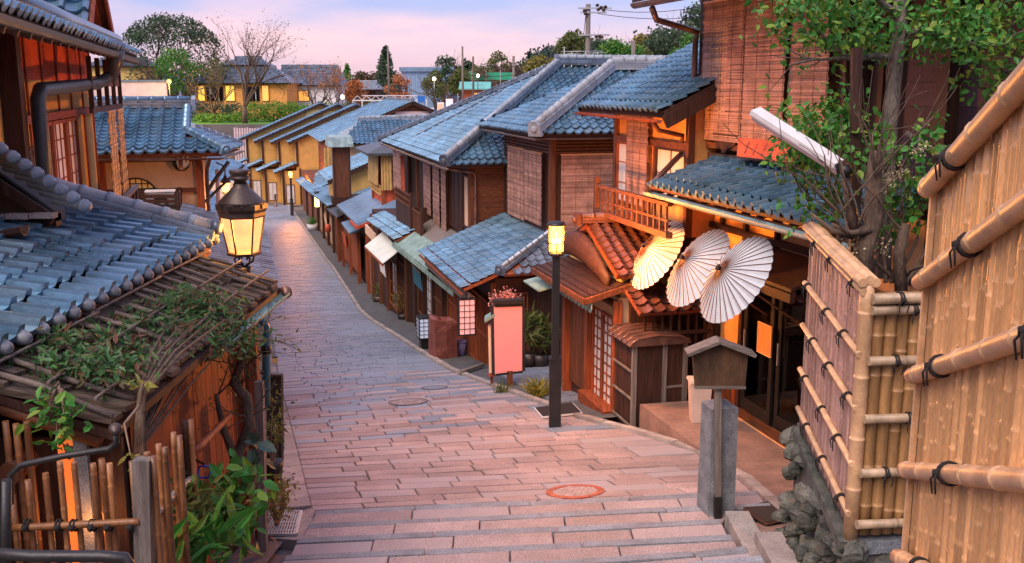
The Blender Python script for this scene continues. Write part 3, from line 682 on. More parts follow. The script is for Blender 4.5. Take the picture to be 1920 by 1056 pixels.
# small porch roof over the door
slab(H, 'porch_roof', 'wood_dark_s', [SF.p(-4.6, 4.05, 9.28), SF.p(-2.3, 4.05, 9.28), SF.p(-2.3, 4.78, 9.56), SF.p(-4.6, 4.78, 9.56)], (0, 0, .05))
B(H, 'porch_beam', 'wood_dark_s', -4.6, -2.3, 4.04, 4.12, 9.13, 9.26)
# lower pent roof
ev0, ev1 = (-.80, 3.6, 10.38), (-6.6, 3.6, 10.38)
rp, re, ru, rn = roof(H, [SF.p(*ev0), SF.p(*ev1), SF.p(-6.6, 4.79, 10.80), SF.p(-.80, 4.79, 10.80)], 'tile', .245, .20, .072, edge='wood_brown_s', thick=.06)
B(H, 'fascia', 'wood_brown_s', -6.6, -.80, 3.64, 3.68, 10.16, 10.28)
gutter(H, SF.p(-.72, 3.56, 10.28), SF.p(-6.6, 3.56, 10.25), .07, 'copper_blue')
for s in np.arange(-6.4, -.8, .42): ob('rafter', MB().bar(SF.p(s, 3.66, 10.27), SF.p(s, 4.78, 10.66), .05, .07), 'wood_brown_t', H)
B(H, 'roof_flashing', 'copper_brown', -6.6, -.3, 4.70, 4.80, 10.80, 10.92)
# upper storey
B(H, 'wall', 'wood_dark', -4.62, -.10, 4.86, 9, 10.70, 14.0)
posts(H, [(-.22, -.10, 4.74, 4.86, 10.9, 13.9), (-2.62, -2.52, 4.74, 4.86, 10.9, 13.9), (-4.5, -4.38, 4.74, 4.86, 10.9, 13.9)], 'wood_dark')
B(H, 'beam', 'wood_brown_s', -4.6, -.10, 4.72, 4.86, 13.42, 13.54); B(H, 'wall_band', 'plaster_orange', -4.6, -.24, 4.845, 4.86, 13.56, 13.9)
B(H, 'sill', 'wood_brown_s', -5, -.1, 4.66, 4.86, 11.00, 11.10)
w1 = shoji(H, -1.05, -.30, 4.86, 11.55, 13.1, 4, 8, 'wood_brown', 'lit_window')
B(H, 'window', 'plaster_yellow', -.72, -.30, 4.845, 4.86, 11.12, 11.30)
for (u0, u1, v0, v1, tt) in ((1320, 1397, 20, 262, 4.62), (1399, 1478, 8, 268, 4.60), (1488, 1562, -12, 272, 4.62)):
    a = TT(u0, v0, tt); b = TT(u1, v0, tt); zb = TT(u0, v1, tt).z; sa, sb = SF.st(a.x, a.y)[0], SF.st(b.x, b.y)[0]
    bl = thing('reed_blind', {1320: 'reed blind with a lit window behind it, left of three on the tall near house', 1399: 'middle reed blind of the three on the tall near house', 1488: 'right reed blind half hidden by the pine-like garden tree'}[u0], 'blind', SF.p((sa+sb)/2, tt, zb), 'reed blinds on the tall near house')
    blind(bl, SF.p(sa, tt, 13.40), SF.p(sb, tt)-SF.p(sa, tt), abs(sa-sb), 13.40-zb, 'reed', .021)
# carved bracket and slanted red panel under the blinds
mb = MB(); q = [(-.95, 11.28), (-1.85, 11.28), (-1.75, 11.10), (-1.5, 11.02), (-1.42, 10.95), (-1.32, 10.95), (-1.28, 11.02), (-1.08, 11.10)]
mb.prism([SF.p(s, 4.62, z) for s, z in q], SF.p(0, .06)-SF.p(0, 0)); ob('bracket', mb, 'wood_dark', H)
mb = MB(); q = [SF.p(-1.95, 4.58, 11.22), SF.p(-3.9, 4.58, 11.24), SF.p(-3.9, 4.40, 10.97), SF.p(-2.25, 4.40, 10.96)]
pn = ob('painted_panel', mb.prism(q, SF.p(0, .03, .01)-SF.p(0, 0, 0)), 'plaster_red', H)
for i in range(7):
    s = -2.35-i*.26; ob('painted_stem', MB().bar(SF.p(s, 4.545, 11.18-.02*(i % 3)), SF.p(s-.10, 4.43, 11.01), .018, .006), 'ink', pn)
    for k in range(2): ob('painted_flower', MB().lathe(SF.p(s-.03*k-.03, 4.52-.03*k, 11.14-.05*k), [(0, 0), (.035, 0), (.035, .006), (0, .006)], 6, axis=SF.p(0, -1, .6)-SF.p(0, 0, 0)), 'red_paint', pn)
# upper eaves with box gutter and downpipe
slab(H, 'eaves', 'wood_dark_s', [SF.p(.1, 3.55, 13.42), SF.p(-8, 3.55, 13.42), SF.p(-8, 9, 15.6), SF.p(.1, 9, 15.6)], (0, 0, .16))
gutter(H, SF.p(.0, 3.56, 13.40), SF.p(-8, 3.56, 13.34), .085, 'copper_brown')
pp = [SF.p(-.75, 3.56, 13.28), SF.p(-.62, 3.7, 13.1), SF.p(-.35, 4.3, 13.0), SF.p(-.14, 4.66, 12.94), SF.p(-.06, 4.68, 12.8), SF.p(-.05, 4.68, 11.15), SF.p(-.10, 4.62, 11.0), SF.p(-.5, 4.1, 10.72), SF.p(-.72, 3.72, 10.46), SF.p(-.76, 3.62, 10.3), SF.p(-.74, 3.8, 10.1), SF.p(-.3, 4.6, 10.0), SF.p(.3, 4.72, 9.9), SF.p(.38, 4.72, 9.7), SF.p(.38, 4.72, 6.4)]
pipe(H, pp, .052, 'copper_brown')
B(H, 'clay_marker', 'white_metal', .18, .22, 4.62, 4.74, 6.75, 7.15)
# concrete forecourt, level while the lane falls away
mb = MB(); q = [(-7.4, 2.80), (-1.30, 3.30), (-1.30, 4.95), (-7.4, 4.95)]; zt = [7.30, 6.70, 6.70, 7.05]
zt = [gz(-7.4)+.06, 6.74, 6.70, gz(-7.4)+.06]
# wedge: near half follows the slope, far half is a level block
struct('forecourt', MB().hexa([SF.p(s, t, 5.6) for s, t in ((-4.3, 3.34), (-4.3, 5.0), (-1.28, 5.0), (-1.28, 3.3))]+[SF.p(s, t, z) for s, t, z in ((-4.3, 3.34, 6.735), (-4.3, 5.0, 6.70), (-1.28, 5.0, 6.69), (-1.28, 3.3, 6.73))]), 'concrete')
# ---------------------------------------------------------------- house with the orange wall and railing
H = thing('town_house', 'orange plastered house with a red railing under a steep blue tiled roof', 'house', SF.p(1, 6, 6))
B(H, 'wall', 'plaster_orange', -.64, 2.8, 4.40, 9, 9.45, 11.82); B(H, 'wall', 'wood_dark', -.6, 2.75, 4.5, 9, 5.5, 9.45)
posts(H, [(2.72, 2.84, 4.32, 4.44, 9.45, 11.75), (2.0, 2.08, 4.34, 4.41, 9.45, 11.0), (-.68, -.56, 4.32, 4.44, 9.45, 11.7), (.78, .86, 4.34, 4.41, 9.45, 11.0)], 'wood_brown')
B(H, 'beam', 'wood_brown_s', -.6, 2.8, 4.33, 4.41, 10.95, 11.06); B(H, 'beam', 'wood_brown_s', -.6, 2.8, 4.33, 4.42, 11.62, 11.74)
shoji(H, 2.08, 2.72, 4.40, 9.72, 10.95, 1, 3, 'wood_red', 'paper'); shoji(H, -.52, .78, 4.40, 10.0, 10.95, 2, 2, 'wood_dark', 'paper')
E1 = [SF.p(3.2, 3.7, 11.62), SF.p(-1.0, 3.7, 11.62), SF.p(-1.0, 4.72, 12.13), SF.p(-.06, 4.72, 12.13), SF.p(-.06, 8.4, 13.97), SF.p(3.2, 8.4, 13.97)]
roof(H, E1, 'tile', .235, .225, .05, thick=.12)
ob('bargeboard', MB().bar(SF.p(-1.02, 3.72, 11.44), SF.p(-1.02, 4.72, 11.94), .05, .22), 'wood_dark', H)
ob('bargeboard', MB().bar(SF.p(3.22, 3.72, 11.50), SF.p(3.22, 8.4, 13.8), .05, .20), 'wood_dark', H)
gutter(H, SF.p(3.2, 3.64, 11.52), SF.p(-1.0, 3.64, 11.48), .055, 'wood_red'); pipe(H, [SF.p(-.7, 3.64, 11.45), SF.p(-.72, 3.75, 11.3), SF.p(-.6, 4.25, 11.2), SF.p(-.5, 4.28, 11.1)], .04, 'wood_brown')
bl = thing('reed_blind', 'narrow reed blind hanging on the orange wall above the railing', 'blind', SF.p(1.5, 4.25, 9.8)); blind(bl, SF.p(1.98, 4.26, 11.55), SF.p(.9, 4.26)-SF.p(1.98, 4.26), 1.05, 1.8, 'reed', .022)
RL = thing('balcony_railing', 'red wooden balcony railing with upright balusters above the brown tiled roof', 'railing', SF.p(.1, 3.6, 9.6))
for i in range(14):
    s = -1.5+i*.245; B(RL, 'baluster', 'wood_brown', s, s+.045, 3.58, 3.62, 9.70, 10.12)
B(RL, 'top_rail', 'wood_brown_s', -1.6, 1.85, 3.56, 3.64, 10.12, 10.18); B(RL, 'middle_rail', 'wood_brown_s', -1.55, 1.75, 3.585, 3.615, 9.86, 9.90); B(RL, 'bottom_rail', 'wood_brown_s', -1.6, 1.85, 3.54, 3.66, 9.60, 9.70); B(RL, 'end_post', 'wood_brown', 1.76, 1.86, 3.55, 3.65, 9.5, 10.32); B(RL, 'deck', 'wood_brown_s', -.6, 1.8, 3.66, 4.40, 9.58, 9.66)
# ---------------------------------------------------------------- hipped house with the two reed blinds
H = thing('town_house', 'hip-roofed house with a thick pale ridge and two long reed blinds', 'house', SF.p(10, 7, 5.5))
B(H, 'wall', 'wood_dark', 7.6, 12.4, 4.55, 11, 5, 10.86)
posts(H, [(7.54, 7.70, 4.46, 4.60, 6, 10.8), (11.3, 11.42, 4.47, 4.55, 8.2, 10.8)], 'wood_brown')
for i in range(5): B(H, 'louvre', 'wood_brown_s', 7.7, 12.3, 4.47, 4.55, 10.38+i*.085, 10.42+i*.085); B(H, 'louvre', 'wood_brown_t', 7.52, 7.60, 4.6, 8.5, 10.38+i*.085, 10.42+i*.085)
SL = .5; zE = 10.90
AP = SF.p(10.05, 7.0, zE+SL*3.08)
fp, *_ = roof(H, [SF.p(13.1, 3.95, zE), SF.p(7.0, 3.95, zE), AP], 'tile', .24, .22, .05, thick=.11)
roof(H, [SF.p(7.0, 3.95, zE), SF.p(7.0, 12, zE), SF.p(10.05, 12, zE+SL*3.08), AP], 'tile', .24, .22, .05, thick=.11)
roof(H, [SF.p(13.1, 12, zE), SF.p(13.1, 3.95, zE), AP, SF.p(10.05, 12, zE+SL*3.08)], 'tile', .3, .3, .04, thick=.11, minpx=99)
ridge(H, SF.p(6.98, 3.93, zE+.05), AP+Vector((0, 0, .05)), .30, 3, .06, .10, .34, 'tile_pale')
ridge(H, AP+Vector((0, 0, .05)), SF.p(10.05, 12, zE+SL*3.08+.05), .30, 4, .06, .10, .34, 'tile_pale', end=False)
gutter(H, SF.p(12.3, 3.9, zE-.10), SF.p(6.95, 3.9, zE-.12), .05, 'copper_brown'); gutter(H, SF.p(6.95, 3.9, zE-.10), SF.p(6.95, 7.6, zE-.12), .05, 'copper_brown')
bl = thing('reed_blind', 'tall double reed blind facing the lane beside the bare plank wall', 'blind', SF.p(10, 4.4, 8.3))
blind(bl, SF.p(11.55, 4.42, 10.36), SF.p(9.85, 4.42)-SF.p(11.55, 4.42), 1.78, 1.98, 'reed', .022); blind(bl, SF.p(9.72, 4.40, 10.36), SF.p(8.2, 4.40)-SF.p(9.72, 4.40), 1.62, 1.90, 'reed', .022)
bl = thing('reed_blind', 'widest reed blind on the wall behind the glowing lamp', 'blind', SF.p(7.4, 6, 8.3)); blind(bl, SF.p(7.46, 4.72, 10.36), SF.p(7.46, 7.4)-SF.p(7.46, 4.72), 2.75, 2.1, 'reed', .022)
# ---------------------------------------------------------------- long house with the big blue roof and timber balcony
H = thing('town_house', 'long dark timber house under the largest blue tiled hip roof with a balcony', 'house', SF.p(18, 7, 4.5))
B(H, 'wall', 'wood_dark', 12.55, 25.0, 3.58, 13, 3.0, 9.86)
boards(H, 't', 3.56, 4.9, 12.55, 7.3, 9.8, .17, 'wood_brown_t', -1, horiz=True)
zE = 9.82; AP = SF.p(17.3, 7.8, 12.70)
roof(H, [SF.p(25.6, 2.75, zE), SF.p(12.05, 2.75, zE), AP], 'tile', .225, .22, .045, thick=.12)
roof(H, [SF.p(12.05, 2.75, zE), SF.p(12.05, 12, zE), SF.p(17.3, 12, 12.7), AP], 'tile', .24, .22, .05, thick=.12)
roof(H, [SF.p(25.6, 12, zE), SF.p(25.6, 2.75, zE), AP, SF.p(17.3, 12, 12.7)], 'tile', .3, .3, .04, minpx=99)
ridge(H, SF.p(12.02, 2.72, zE+.06), AP+Vector((0, 0, .06)), .28, 3, .055, .095, .33, 'tile_grey', cap_m='tile_pale')
ridge(H, SF.p(25.65, 2.72, zE+.04), AP+Vector((0, 0, .06)), .24, 2, .055, .08, .33, 'tile_grey')
ridge(H, AP+Vector((0, 0, .08)), SF.p(17.3, 12, 12.78), .30, 4, .06, .10, .33, 'tile_grey', cap_m='tile_pale')
ridge(H, SF.p(20.6, 3.4, zE+.37), SF.p(18.9, 6.3, zE+2.05), .14, 1, .06, .05, .33, 'tile_grey', end=False, name='snow_bar')
gutter(H, SF.p(25.6, 2.7, zE-.10), SF.p(12.0, 2.7, zE-.12), .055, 'copper_brown')
pipe(H, [SF.p(12.4, 2.75, 9.68), SF.p(12.42, 3.2, 9.6), SF.p(12.46, 3.62, 9.55), SF.p(12.45, 3.68, 9.4), SF.p(12.45, 3.68, 7.75), SF.p(12.5, 3.5, 7.6), SF.p(12.9, 3.3, 7.5)], .045, 'copper_brown')
shoji(H, 12.75, 13.5, 3.58, 7.8, 9.4, 1, 1, 'wood_dark', 'sign_cream'); shoji(H, 13.6, 15.6, 3.58, 7.6, 9.5, 3, 1, 'wood_dark', 'wood_dark')
posts(H, [(s, s+.12, 3.50, 3.58, 7.0, 9.75) for s in (12.56, 15.8, 17.7, 19.6, 21.6, 23.6)], 'wood_brown')
BC = thing('balcony', 'dark boarded balcony with a low lattice rail on the long timber house', 'balcony', SF.p(20.5, 3.2, 6.8))
boards(BC, 's', 19.0, 22.5, 2.84, 6.8, 7.75, .2, 'wood_dark'); B(BC, 'deck', 'wood_dark', 17.2, 22.5, 2.86, 3.55, 6.72, 6.80)
lattice(BC, 19.0, 22.5, 2.84, 7.78, 8.2, .25, .035, 'wood_brown', rails=3); B(BC, 'side_panel', 'wood_dark', 18.94, 19.0, 2.82, 3.55, 6.8, 7.75); lattice(BC, 17.2, 18.9, 2.9, 6.8, 7.75, .13, .04, 'wood_brown', name='side_lattice', rails=2)
B(BC, 'post', 'wood_dark', 18.86, 18.98, 2.76, 2.88, 6.5, 8.3); B(BC, 'post', 'wood_dark', 17.14, 17.24, 2.84, 2.94, 6.5, 7.95); B(BC, 'screen', 'paper', 17.3, 18.4, 2.93, 2.95, 6.95, 7.6)
for i, (sa, sb, zt, zb, lab) in enumerate(((24.6, 22.6, 9.6, 7.9, 'greyish reed blind hanging at the far end of the timber balcony'), (19.6, 18.2, 9.55, 7.5, 'reed blind behind the slatted end of the balcony'), (17.8, 16.6, 9.55, 7.2, 'middle reed blind of the long timber house, right of the balcony'), (16.3, 15.5, 9.5, 7.2, 'narrow reed blind nearest the downpipe on the long timber house'))):
    t_ = 3.05 if i == 0 else 3.4
    bl = thing('reed_blind', lab, 'blind', SF.p(sa, t_, zb)); blind(bl, SF.p(sa, t_, zt), SF.p(sb, t_)-SF.p(sa, t_), sa-sb, zt-zb, 'reed', .03)
# lower storey and pent roofs of the same row
slab(H, 'board_roof', 'copper_green', [SF.p(19.2, 2.2, 6.50), SF.p(12.45, 2.2, 6.72), SF.p(12.45, 2.9, 7.15), SF.p(19.2, 2.9, 6.95)], (0, 0, -.05))
slab(H, 'board_roof', 'wood_grey', [SF.p(19.2, 2.905, 6.96), SF.p(12.45, 2.905, 7.16), SF.p(12.45, 3.56, 7.50), SF.p(19.2, 3.56, 7.34)], (0, 0, -.05))
ob('fascia', MB().bar(SF.p(19.4, 2.18, 6.38), SF.p(8.7, 2.18, 6.70), .03, .14), 'copper_green', H)
posts(H, [(s, s+.12, 2.66, 2.80, gz(s)-.2, 6.75) for s in (12.7, 14.3, 15.9, 17.6, 19.2)], 'wood_dark')
B(H, 'shop_wall', 'wood_dark', 12.7, 24.5, 2.80, 3.6, 2.6, 6.6)
shoji(H, 14.45, 15.8, 2.80, gz(15)+.4, gz(15)+2.1, 4, 5, 'wood_dark', 'paper'); shoji(H, 16.1, 17.5, 2.80, gz(16)+.4, gz(16)+2.0, 4, 1, 'wood_brown', 'glass_dark'); lattice(H, 12.8, 14.2, 2.78, gz(13)+.3, gz(13)+2.1, .11, .03, 'wood_brown')
# ---------------------------------------------------------------- corner shop with the low tiled roof (in front of the hipped house)
H = thing('corner_shop', 'corner shop with a low blue tiled hip roof and brown lattice front', 'shop', SF.p(9.5, 3.5, 5))
K0 = [SF.p(12.42, 1.98, 7.26), SF.p(6.55, 1.98, 7.26), SF.p(6.55, 2.98, 7.66), SF.p(7.75, 4.52, 8.28), SF.p(12.42, 4.52, 8.28)]
roof(H, K0, 'tile', .215, .215, .042, thick=.07, edge='wood_red_s')
K1 = [SF.p(6.35, 2.95, 7.60), SF.p(6.35, 6.6, 7.60), SF.p(7.6, 6.6, 8.2), SF.p(7.6, 4.50, 8.2)]
roof(H, K1, 'tile_grey', .235, .215, .045, thick=.07, edge='wood_red_s')
ridge(H, SF.p(6.45, 2.92, 7.66), SF.p(7.72, 4.50, 8.26), .22, 2, .05, .075, .28, 'tile_grey')
B(H, 'wall', 'wood_dark', 6.95, 12.4, 2.85, 4.55, 4.2, 7.40); B(H, 'wall', 'wood_dark', 7.5, 7.7, 4.55, 8.5, 4.6, 8.1)
lattice(H, 7.0, 12.3, 2.83, gz(10)+.2, gz(9)+1.9, .085, .035, 'wood_red'); lattice(H, 2.9, 3.7, 6.93, gz(7)+.1, gz(7)+1.9, .085, .035, 'wood_red', axis='t')
boards(H, 't', 3.72, 6.4, 6.95+.55, gz(7)+.1, 7.5, .16, 'wood_dark')
ob('soffit_board', MB().bar(SF.p(12.4, 2.12, 6.98), SF.p(6.6, 2.12, 7.0), .03, .30, (0, 0, 1)), 'wood_grey_s', H)
B(H, 'sign_board', 'sign_cream', 8.6, 10.0, 2.70, 2.74, 6.15, 6.62); posts(H, [(6.86, 6.98, 2.74, 2.87, 4.8, 7.3), (9.4, 9.5, 2.74, 2.84, 4.5, 7.2), (12.2, 12.32, 2.74, 2.86, 4.2, 7.2)], 'wood_brown')
gutter(H, SF.p(12.4, 1.93, 7.17), SF.p(6.5, 1.93, 7.15), .04, 'wood_red')
# ---------------------------------------------------------------- gate with board canopy, lattice door and the small brown tiled roof
H = thing('gate_house', 'small gate with a weathered board canopy and a tall lattice sliding door', 'gate', SF.p(1.2, 3.6, 5.9))
slab(H, 'canopy', 'wood_dark_s', [SF.p(2.85, 2.66, 8.38), SF.p(-.28, 2.66, 8.38), SF.p(-.28, 3.55, 8.62), SF.p(2.85, 3.55, 8.62)], (0, 0, .04))
for i in range(6): ob('canopy_batten', MB().bar(SF.p(2.8, 2.75+i*.15, 8.455+i*.04), SF.p(-.25, 2.75+i*.15, 8.455+i*.04), .03, .02), 'wood_dark_s', H)
ob('canopy_edge', MB().bar(SF.p(2.9, 2.62, 8.34), SF.p(-.32, 2.62, 8.34), .06, .10), 'wood_brown_s', H); ob('canopy_edge', MB().bar(SF.p(-.32, 2.62, 8.34), SF.p(-.32, 3.6, 8.60), .06, .10), 'wood_brown_s', H)
slab(H, 'canopy', 'copper_green', [SF.p(3.3, 2.55, 8.02), SF.p(2.2, 2.55, 8.02), SF.p(2.2, 3.3, 8.18), SF.p(3.3, 3.3, 8.18)], (0, 0, .03))
mb = MB()
for i in range(15):   # scalloped valance
    s = 2.5-i*.19; mb.prism([SF.p(s, 2.74, 8.30), SF.p(s-.185, 2.74, 8.30), SF.p(s-.185, 2.74, 8.20), SF.p(s-.14, 2.74, 8.13), SF.p(s-.045, 2.74, 8.13), SF.p(s, 2.74, 8.20)], SF.p(0, .015)-SF.p(0, 0))
ob('valance', mb, 'copper_green', H)
ob('log_beam', MB().tube([SF.p(-.2, 3.30, 8.2), SF.p(2.7, 3.30, 8.2)], .07), 'wood_brown_s', H)
B(H, 'wall', 'plaster_tan', -.2, 1.15, 3.30, 3.5, 7.95, 8.35); B(H, 'wall', 'wood_dark', 1.2, 3.2, 3.34, 3.5, 5.5, 8.3); B(H, 'wall', 'plaster_tan', -.2, 0, 3.34, 3.5, 5.8, 7.95)
posts(H, [(1.15, 1.30, 3.20, 3.36, 5.7, 8.3), (2.45, 2.58, 3.18, 3.34, 5.6, 8.3), (-.25, -.14, 3.22, 3.36, 5.9, 8.3)], 'wood_red')
boards(H, 's', 1.32, 2.44, 3.32, 6.1, 7.95, .19, 'wood_brown')
dr = shoji(H, -.12, .54, 3.33, gz(0)+.06, 7.95, 3, 9, 'wood_red', 'paper', name='door', bw=.03); dr2 = shoji(H, .52, 1.14, 3.36, gz(0)+.0, 7.95, 3, 9, 'wood_red', 'paper', name='door', bw=.03)
B(H, 'step', 'wood_red_s', -.2, 1.2, 3.05, 3.3, gz(0)-.1, gz(0)+.10)
H = thing('gate_roof', 'little gabled roof of glossy brown tiles with a yellow gable beside the lamp', 'roof', SF.p(.6, 3.7, 8.5))
roof(H, [SF.p(-.35, 3.2, 8.78), SF.p(-.35, 4.42, 8.78), SF.p(1.3, 4.42, 9.47), SF.p(1.3, 3.2, 9.47)], 'tile_brown', .20, .175, .045, thick=.07, edge='wood_red')
roof(H, [SF.p(2.9, 4.42, 8.80), SF.p(2.9, 3.2, 8.80), SF.p(1.3, 3.2, 9.47), SF.p(1.3, 4.42, 9.47)], 'tile_brown', .20, .175, .045, thick=.07, edge='wood_red')
slab(H, 'gable_wall', 'plaster_yellow', [SF.p(-.15, 3.36, 8.30), SF.p(2.7, 3.36, 8.30), SF.p(2.7, 3.36, 8.78), SF.p(1.3, 3.36, 9.36), SF.p(-.15, 3.36, 8.78)], SF.p(0, .95)-SF.p(0, 0))
ob('gable_post', MB().bar(SF.p(1.3, 3.33, 8.4), SF.p(1.3, 3.33, 9.36), .06, .04, (0, 1, 0)), 'wood_dark', H); ob('gable_post', MB().bar(SF.p(.2, 3.33, 8.75), SF.p(2.4, 3.33, 8.75), .04, .06), 'wood_dark', H)
ridge(H, SF.p(1.3, 3.1, 9.50), SF.p(1.3, 4.42, 9.50), .22, 2, .05, .075, .26, 'tile_brown')
# curved slab of bark leaning on the canopy
mb = MB(); n = 9; V = []
for i in range(n):
    q = i/(n-1); c = SF.p(2.15-2.25*q, 3.02+.12*q, 8.62+.52*math.sin(math.pi*(.25+.75*q))*.9); r = .10+.17*math.sin(math.pi*min(1, .15+q*.8))
    for j in range(10): a = 2*math.pi*j/10; V.append(c+Vector((SF.et[0]*math.cos(a)*r*.45, SF.et[1]*math.cos(a)*r*.45, math.sin(a)*r)))
Q = [(i*10+j, i*10+(j+1) % 10, (i+1)*10+(j+1) % 10, (i+1)*10+j) for i in range(n-1) for j in range(10)]+[tuple(range(10))[::-1], tuple((n-1)*10+j for j in range(10))]
ob('driftwood', MB().add(V, Q, True), 'wood_dark_s', None, 'curved weathered driftwood lying on the board canopy beside the lamp', 'driftwood')
# low brown roof with railing behind the bin store
H = thing('lean_to', 'low lean-to with wavy brown tiles and dark bars below the umbrellas', 'lean-to', SF.p(-.6, 4.2, 6.6))
roof(H, [SF.p(-1.05, 3.35, 8.25), SF.p(-1.05, 4.78, 8.25), SF.p(-.30, 4.78, 8.55), SF.p(-.30, 3.35, 8.55)], 'tile_brown', .25, .2, .055, thick=.05, edge='wood_red')
ridge(H, SF.p(-1.05, 4.3, 8.30), SF.p(-.28, 4.3, 8.62), .16, 1, .05, .06, .25, 'tile_brown', end=False)
B(H, 'wall', 'wood_dark', -.3, -.12, 3.5, 4.8, 6.1, 8.5); lattice(H, 3.5, 4.75, -.88, 7.5, 8.18, .16, .035, 'wood_dark', axis='t'); posts(H, [(-.95, -.85, 4.68, 4.78, 6.3, 8.3)], 'wood_brown')
# bin store with rounded copper roof
H = thing('bin_store', 'brown timber bin store with a rounded copper lid next to the lattice door', 'bin store', SF.p(-.7, 3.6, 6.2))
B(H, 'body', 'wood_dark', -1.18, -.28, 3.25, 4.10, 6.1, 7.72)
for i in range(3): boards(H, 's', -1.16+.0, -.30, 3.25, 6.32+i*.48, 6.32+i*.48+.44, .15, 'wood_dark')
for z in (6.29, 6.78, 7.26, 7.74): ob('rail', MB().bar(SF.p(-1.2, 3.20, z), SF.p(-.26, 3.20, z), .03, .035), 'wood_grey_s', H)
posts(H, [(-1.24, -1.18, 3.17, 3.25, 6.1, 7.78), (-1.24, -1.18, 3.72, 3.80, 6.1, 7.75), (-1.24, -1.18, 4.10, 4.18, 6.1, 7.75)], 'wood_grey'); B(H, 'door', 'wood_dark', -1.215, -1.18, 3.25, 3.72, 6.2, 7.72); B(H, 'side_panel', 'wood_dark', -1.21, -1.18, 3.80, 4.10, 6.2, 7.72)
B(H, 'rail', 'wood_grey_t', -1.225, -1.205, 3.80, 4.10, 6.95, 6.99)
mb = MB(); prof = [(3.10, 7.74), (3.13, 7.80), (3.24, 7.865), (3.62, 7.90), (4.0, 7.865), (4.17, 7.80), (4.20, 7.74)]
mb.prism([SF.p(-1.30, t, z) for t, z in prof], SF.p(1.10, 0)-SF.p(0, 0)); ob('lid', mb, 'copper_brown', H)
for i in range(6):
    s = -1.30+i*.21; ob('lid_seam', MB().tube([SF.p(s, t, z+.008) for t, z in prof], .013, 6), 'copper_brown', H)
# ============================================================ further down the right of the lane
H = thing('lane_shop', 'dark shop with a pale awning below the timber balcony', 'shop', SF.p(23, 3, 3.4))
roof(H, [SF.p(27.0, 2.2, 6.33), SF.p(18.6, 2.2, 6.66), SF.p(18.6, 2.95, 7.0), SF.p(27.0, 2.95, 6.67)], 'tile', .3, .26, .045, thick=.07, edge='wood_red_s', minpx=9)
aw = [TT(684, 461, 1.72), TT(718, 494, 1.72), TT(749, 470, 2.45), TT(718, 434, 2.45)]
mat('awning', (.63, .66, .56), .7, .1, 1.5)
AWN = thing('shop_awning', 'pale green canvas awning sloping over a dark shop doorway', 'awning', (aw[0]+aw[2])/2)
slab(AWN, 'canvas', 'awning', aw, (0, 0, -.03)); ob('front_rail', MB().bar(aw[0]-Vector((0, 0, .07)), aw[1]-Vector((0, 0, .07)), .04, .09), 'wood_red_s', AWN)
for a, b in ((aw[0], aw[3]), (aw[1], aw[2]), ((aw[0]+aw[1])/2, (aw[2]+aw[3])/2)): ob('arm', MB().bar(a-Vector((0, 0, .05)), b-Vector((0, 0, .05)), .03, .03), 'iron', AWN)
B(H, 'wall', 'wood_dark', 19.0, 29.5, 2.75, 4.5, 1.8, 6.5); B(H, 'fascia', 'sign_cream', 25.2, 28.4, 2.28, 2.36, 5.55, 5.95)
posts(H, [(s, s+.14, 2.62, 2.76, gz(s)-.3, 6.3) for s in (19.4, 21.4, 24.2, 26.6, 29.2)], 'wood_brown')
shoji(H, 22.0, 24.0, 2.75, gz(23)+.3, gz(23)+2.2, 3, 2, 'wood_red', 'glass_dark'); lattice(H, 19.6, 21.3, 2.74, gz(20)+.2, gz(20)+2.1, .14, .04, 'wood_brown')
H = thing('lane_shop', 'red timber shop front under a blue sheet metal roof', 'shop', SF.p(35, 3, 2.2))
A2 = [SF.p(41.0, 2.2, 5.42), SF.p(30.3, 2.2, 5.64), SF.p(30.3, 5.2, 6.9), SF.p(41, 5.2, 6.7)]
mat('sheet_blue', (.16, .26, .36), .35, .2, 2, spec=.6, fine=.1)
slab(H, 'roof', 'sheet_blue', A2, (0, 0, -.06))
for i in range(22): s = 30.4+i*.5; ob('roof_seam', MB().bar(SF.p(s, 2.2, 5.64-.022*i*.95+.03), SF.p(s, 5.2, 6.9-.0195*i*.95+.03), .05, .05), 'sheet_blue', H)
ob('roof_edge', MB().bar(SF.p(30.2, 2.15, 5.56), SF.p(30.2, 5.2, 6.82), .08, .14), 'red_paint', H); ob('roof_edge', MB().bar(SF.p(30.2, 2.12, 5.54), SF.p(33, 2.12, 5.48), .08, .14), 'red_paint', H)
B(H, 'wall', 'wood_dark', 29.6, 45, 2.9, 6, 1.0, 5.6); boards(H, 's', 30.0, 33.6, 2.9, gz(32)+.1, 5.1, .45, 'wood_red'); boards(H, 's', 34.2, 37.5, 2.62, gz(36)+.5, 4.5, .42, 'wood_red'); boards(H, 's', 38.4, 41.6, 2.62, gz(40)+.5, 4.3, .42, 'wood_red')
posts(H, [(s, s+.16, 2.5, 2.66, gz(s)-.3, 5.2) for s in (30, 33.8, 37.8, 41.8, 44.5)], 'wood_red')
slab(H, 'pent_roof', 'sheet_blue', [TT(640, 417, 2.0), TT(655, 437, 2.0), TT(676, 430, 2.6), TT(660, 411, 2.6)], (0, 0, -.08))
slab(H, 'pent_roof', 'gutter', [TT(613, 391, 2.0), TT(632, 408, 2.0), TT(648, 401, 2.7), TT(632, 383, 2.7)], (0, 0, -.08))
B(H, 'door_curtain', 'plaster_pink', 31.6, 33.0, 2.84, 2.87, gz(32)+.3, gz(32)+1.9)
H = gable_house('lane_house', 'small ochre gabled house behind the wooden sign tower', 46.3, 53.5, 2.2, 6.3, 5.5, .42, 'plaster_ochre')
H = thing('lane_house', 'low far house with a long curved blue roof and a yellow tube light', 'house', SF.p(60, 3, 1))
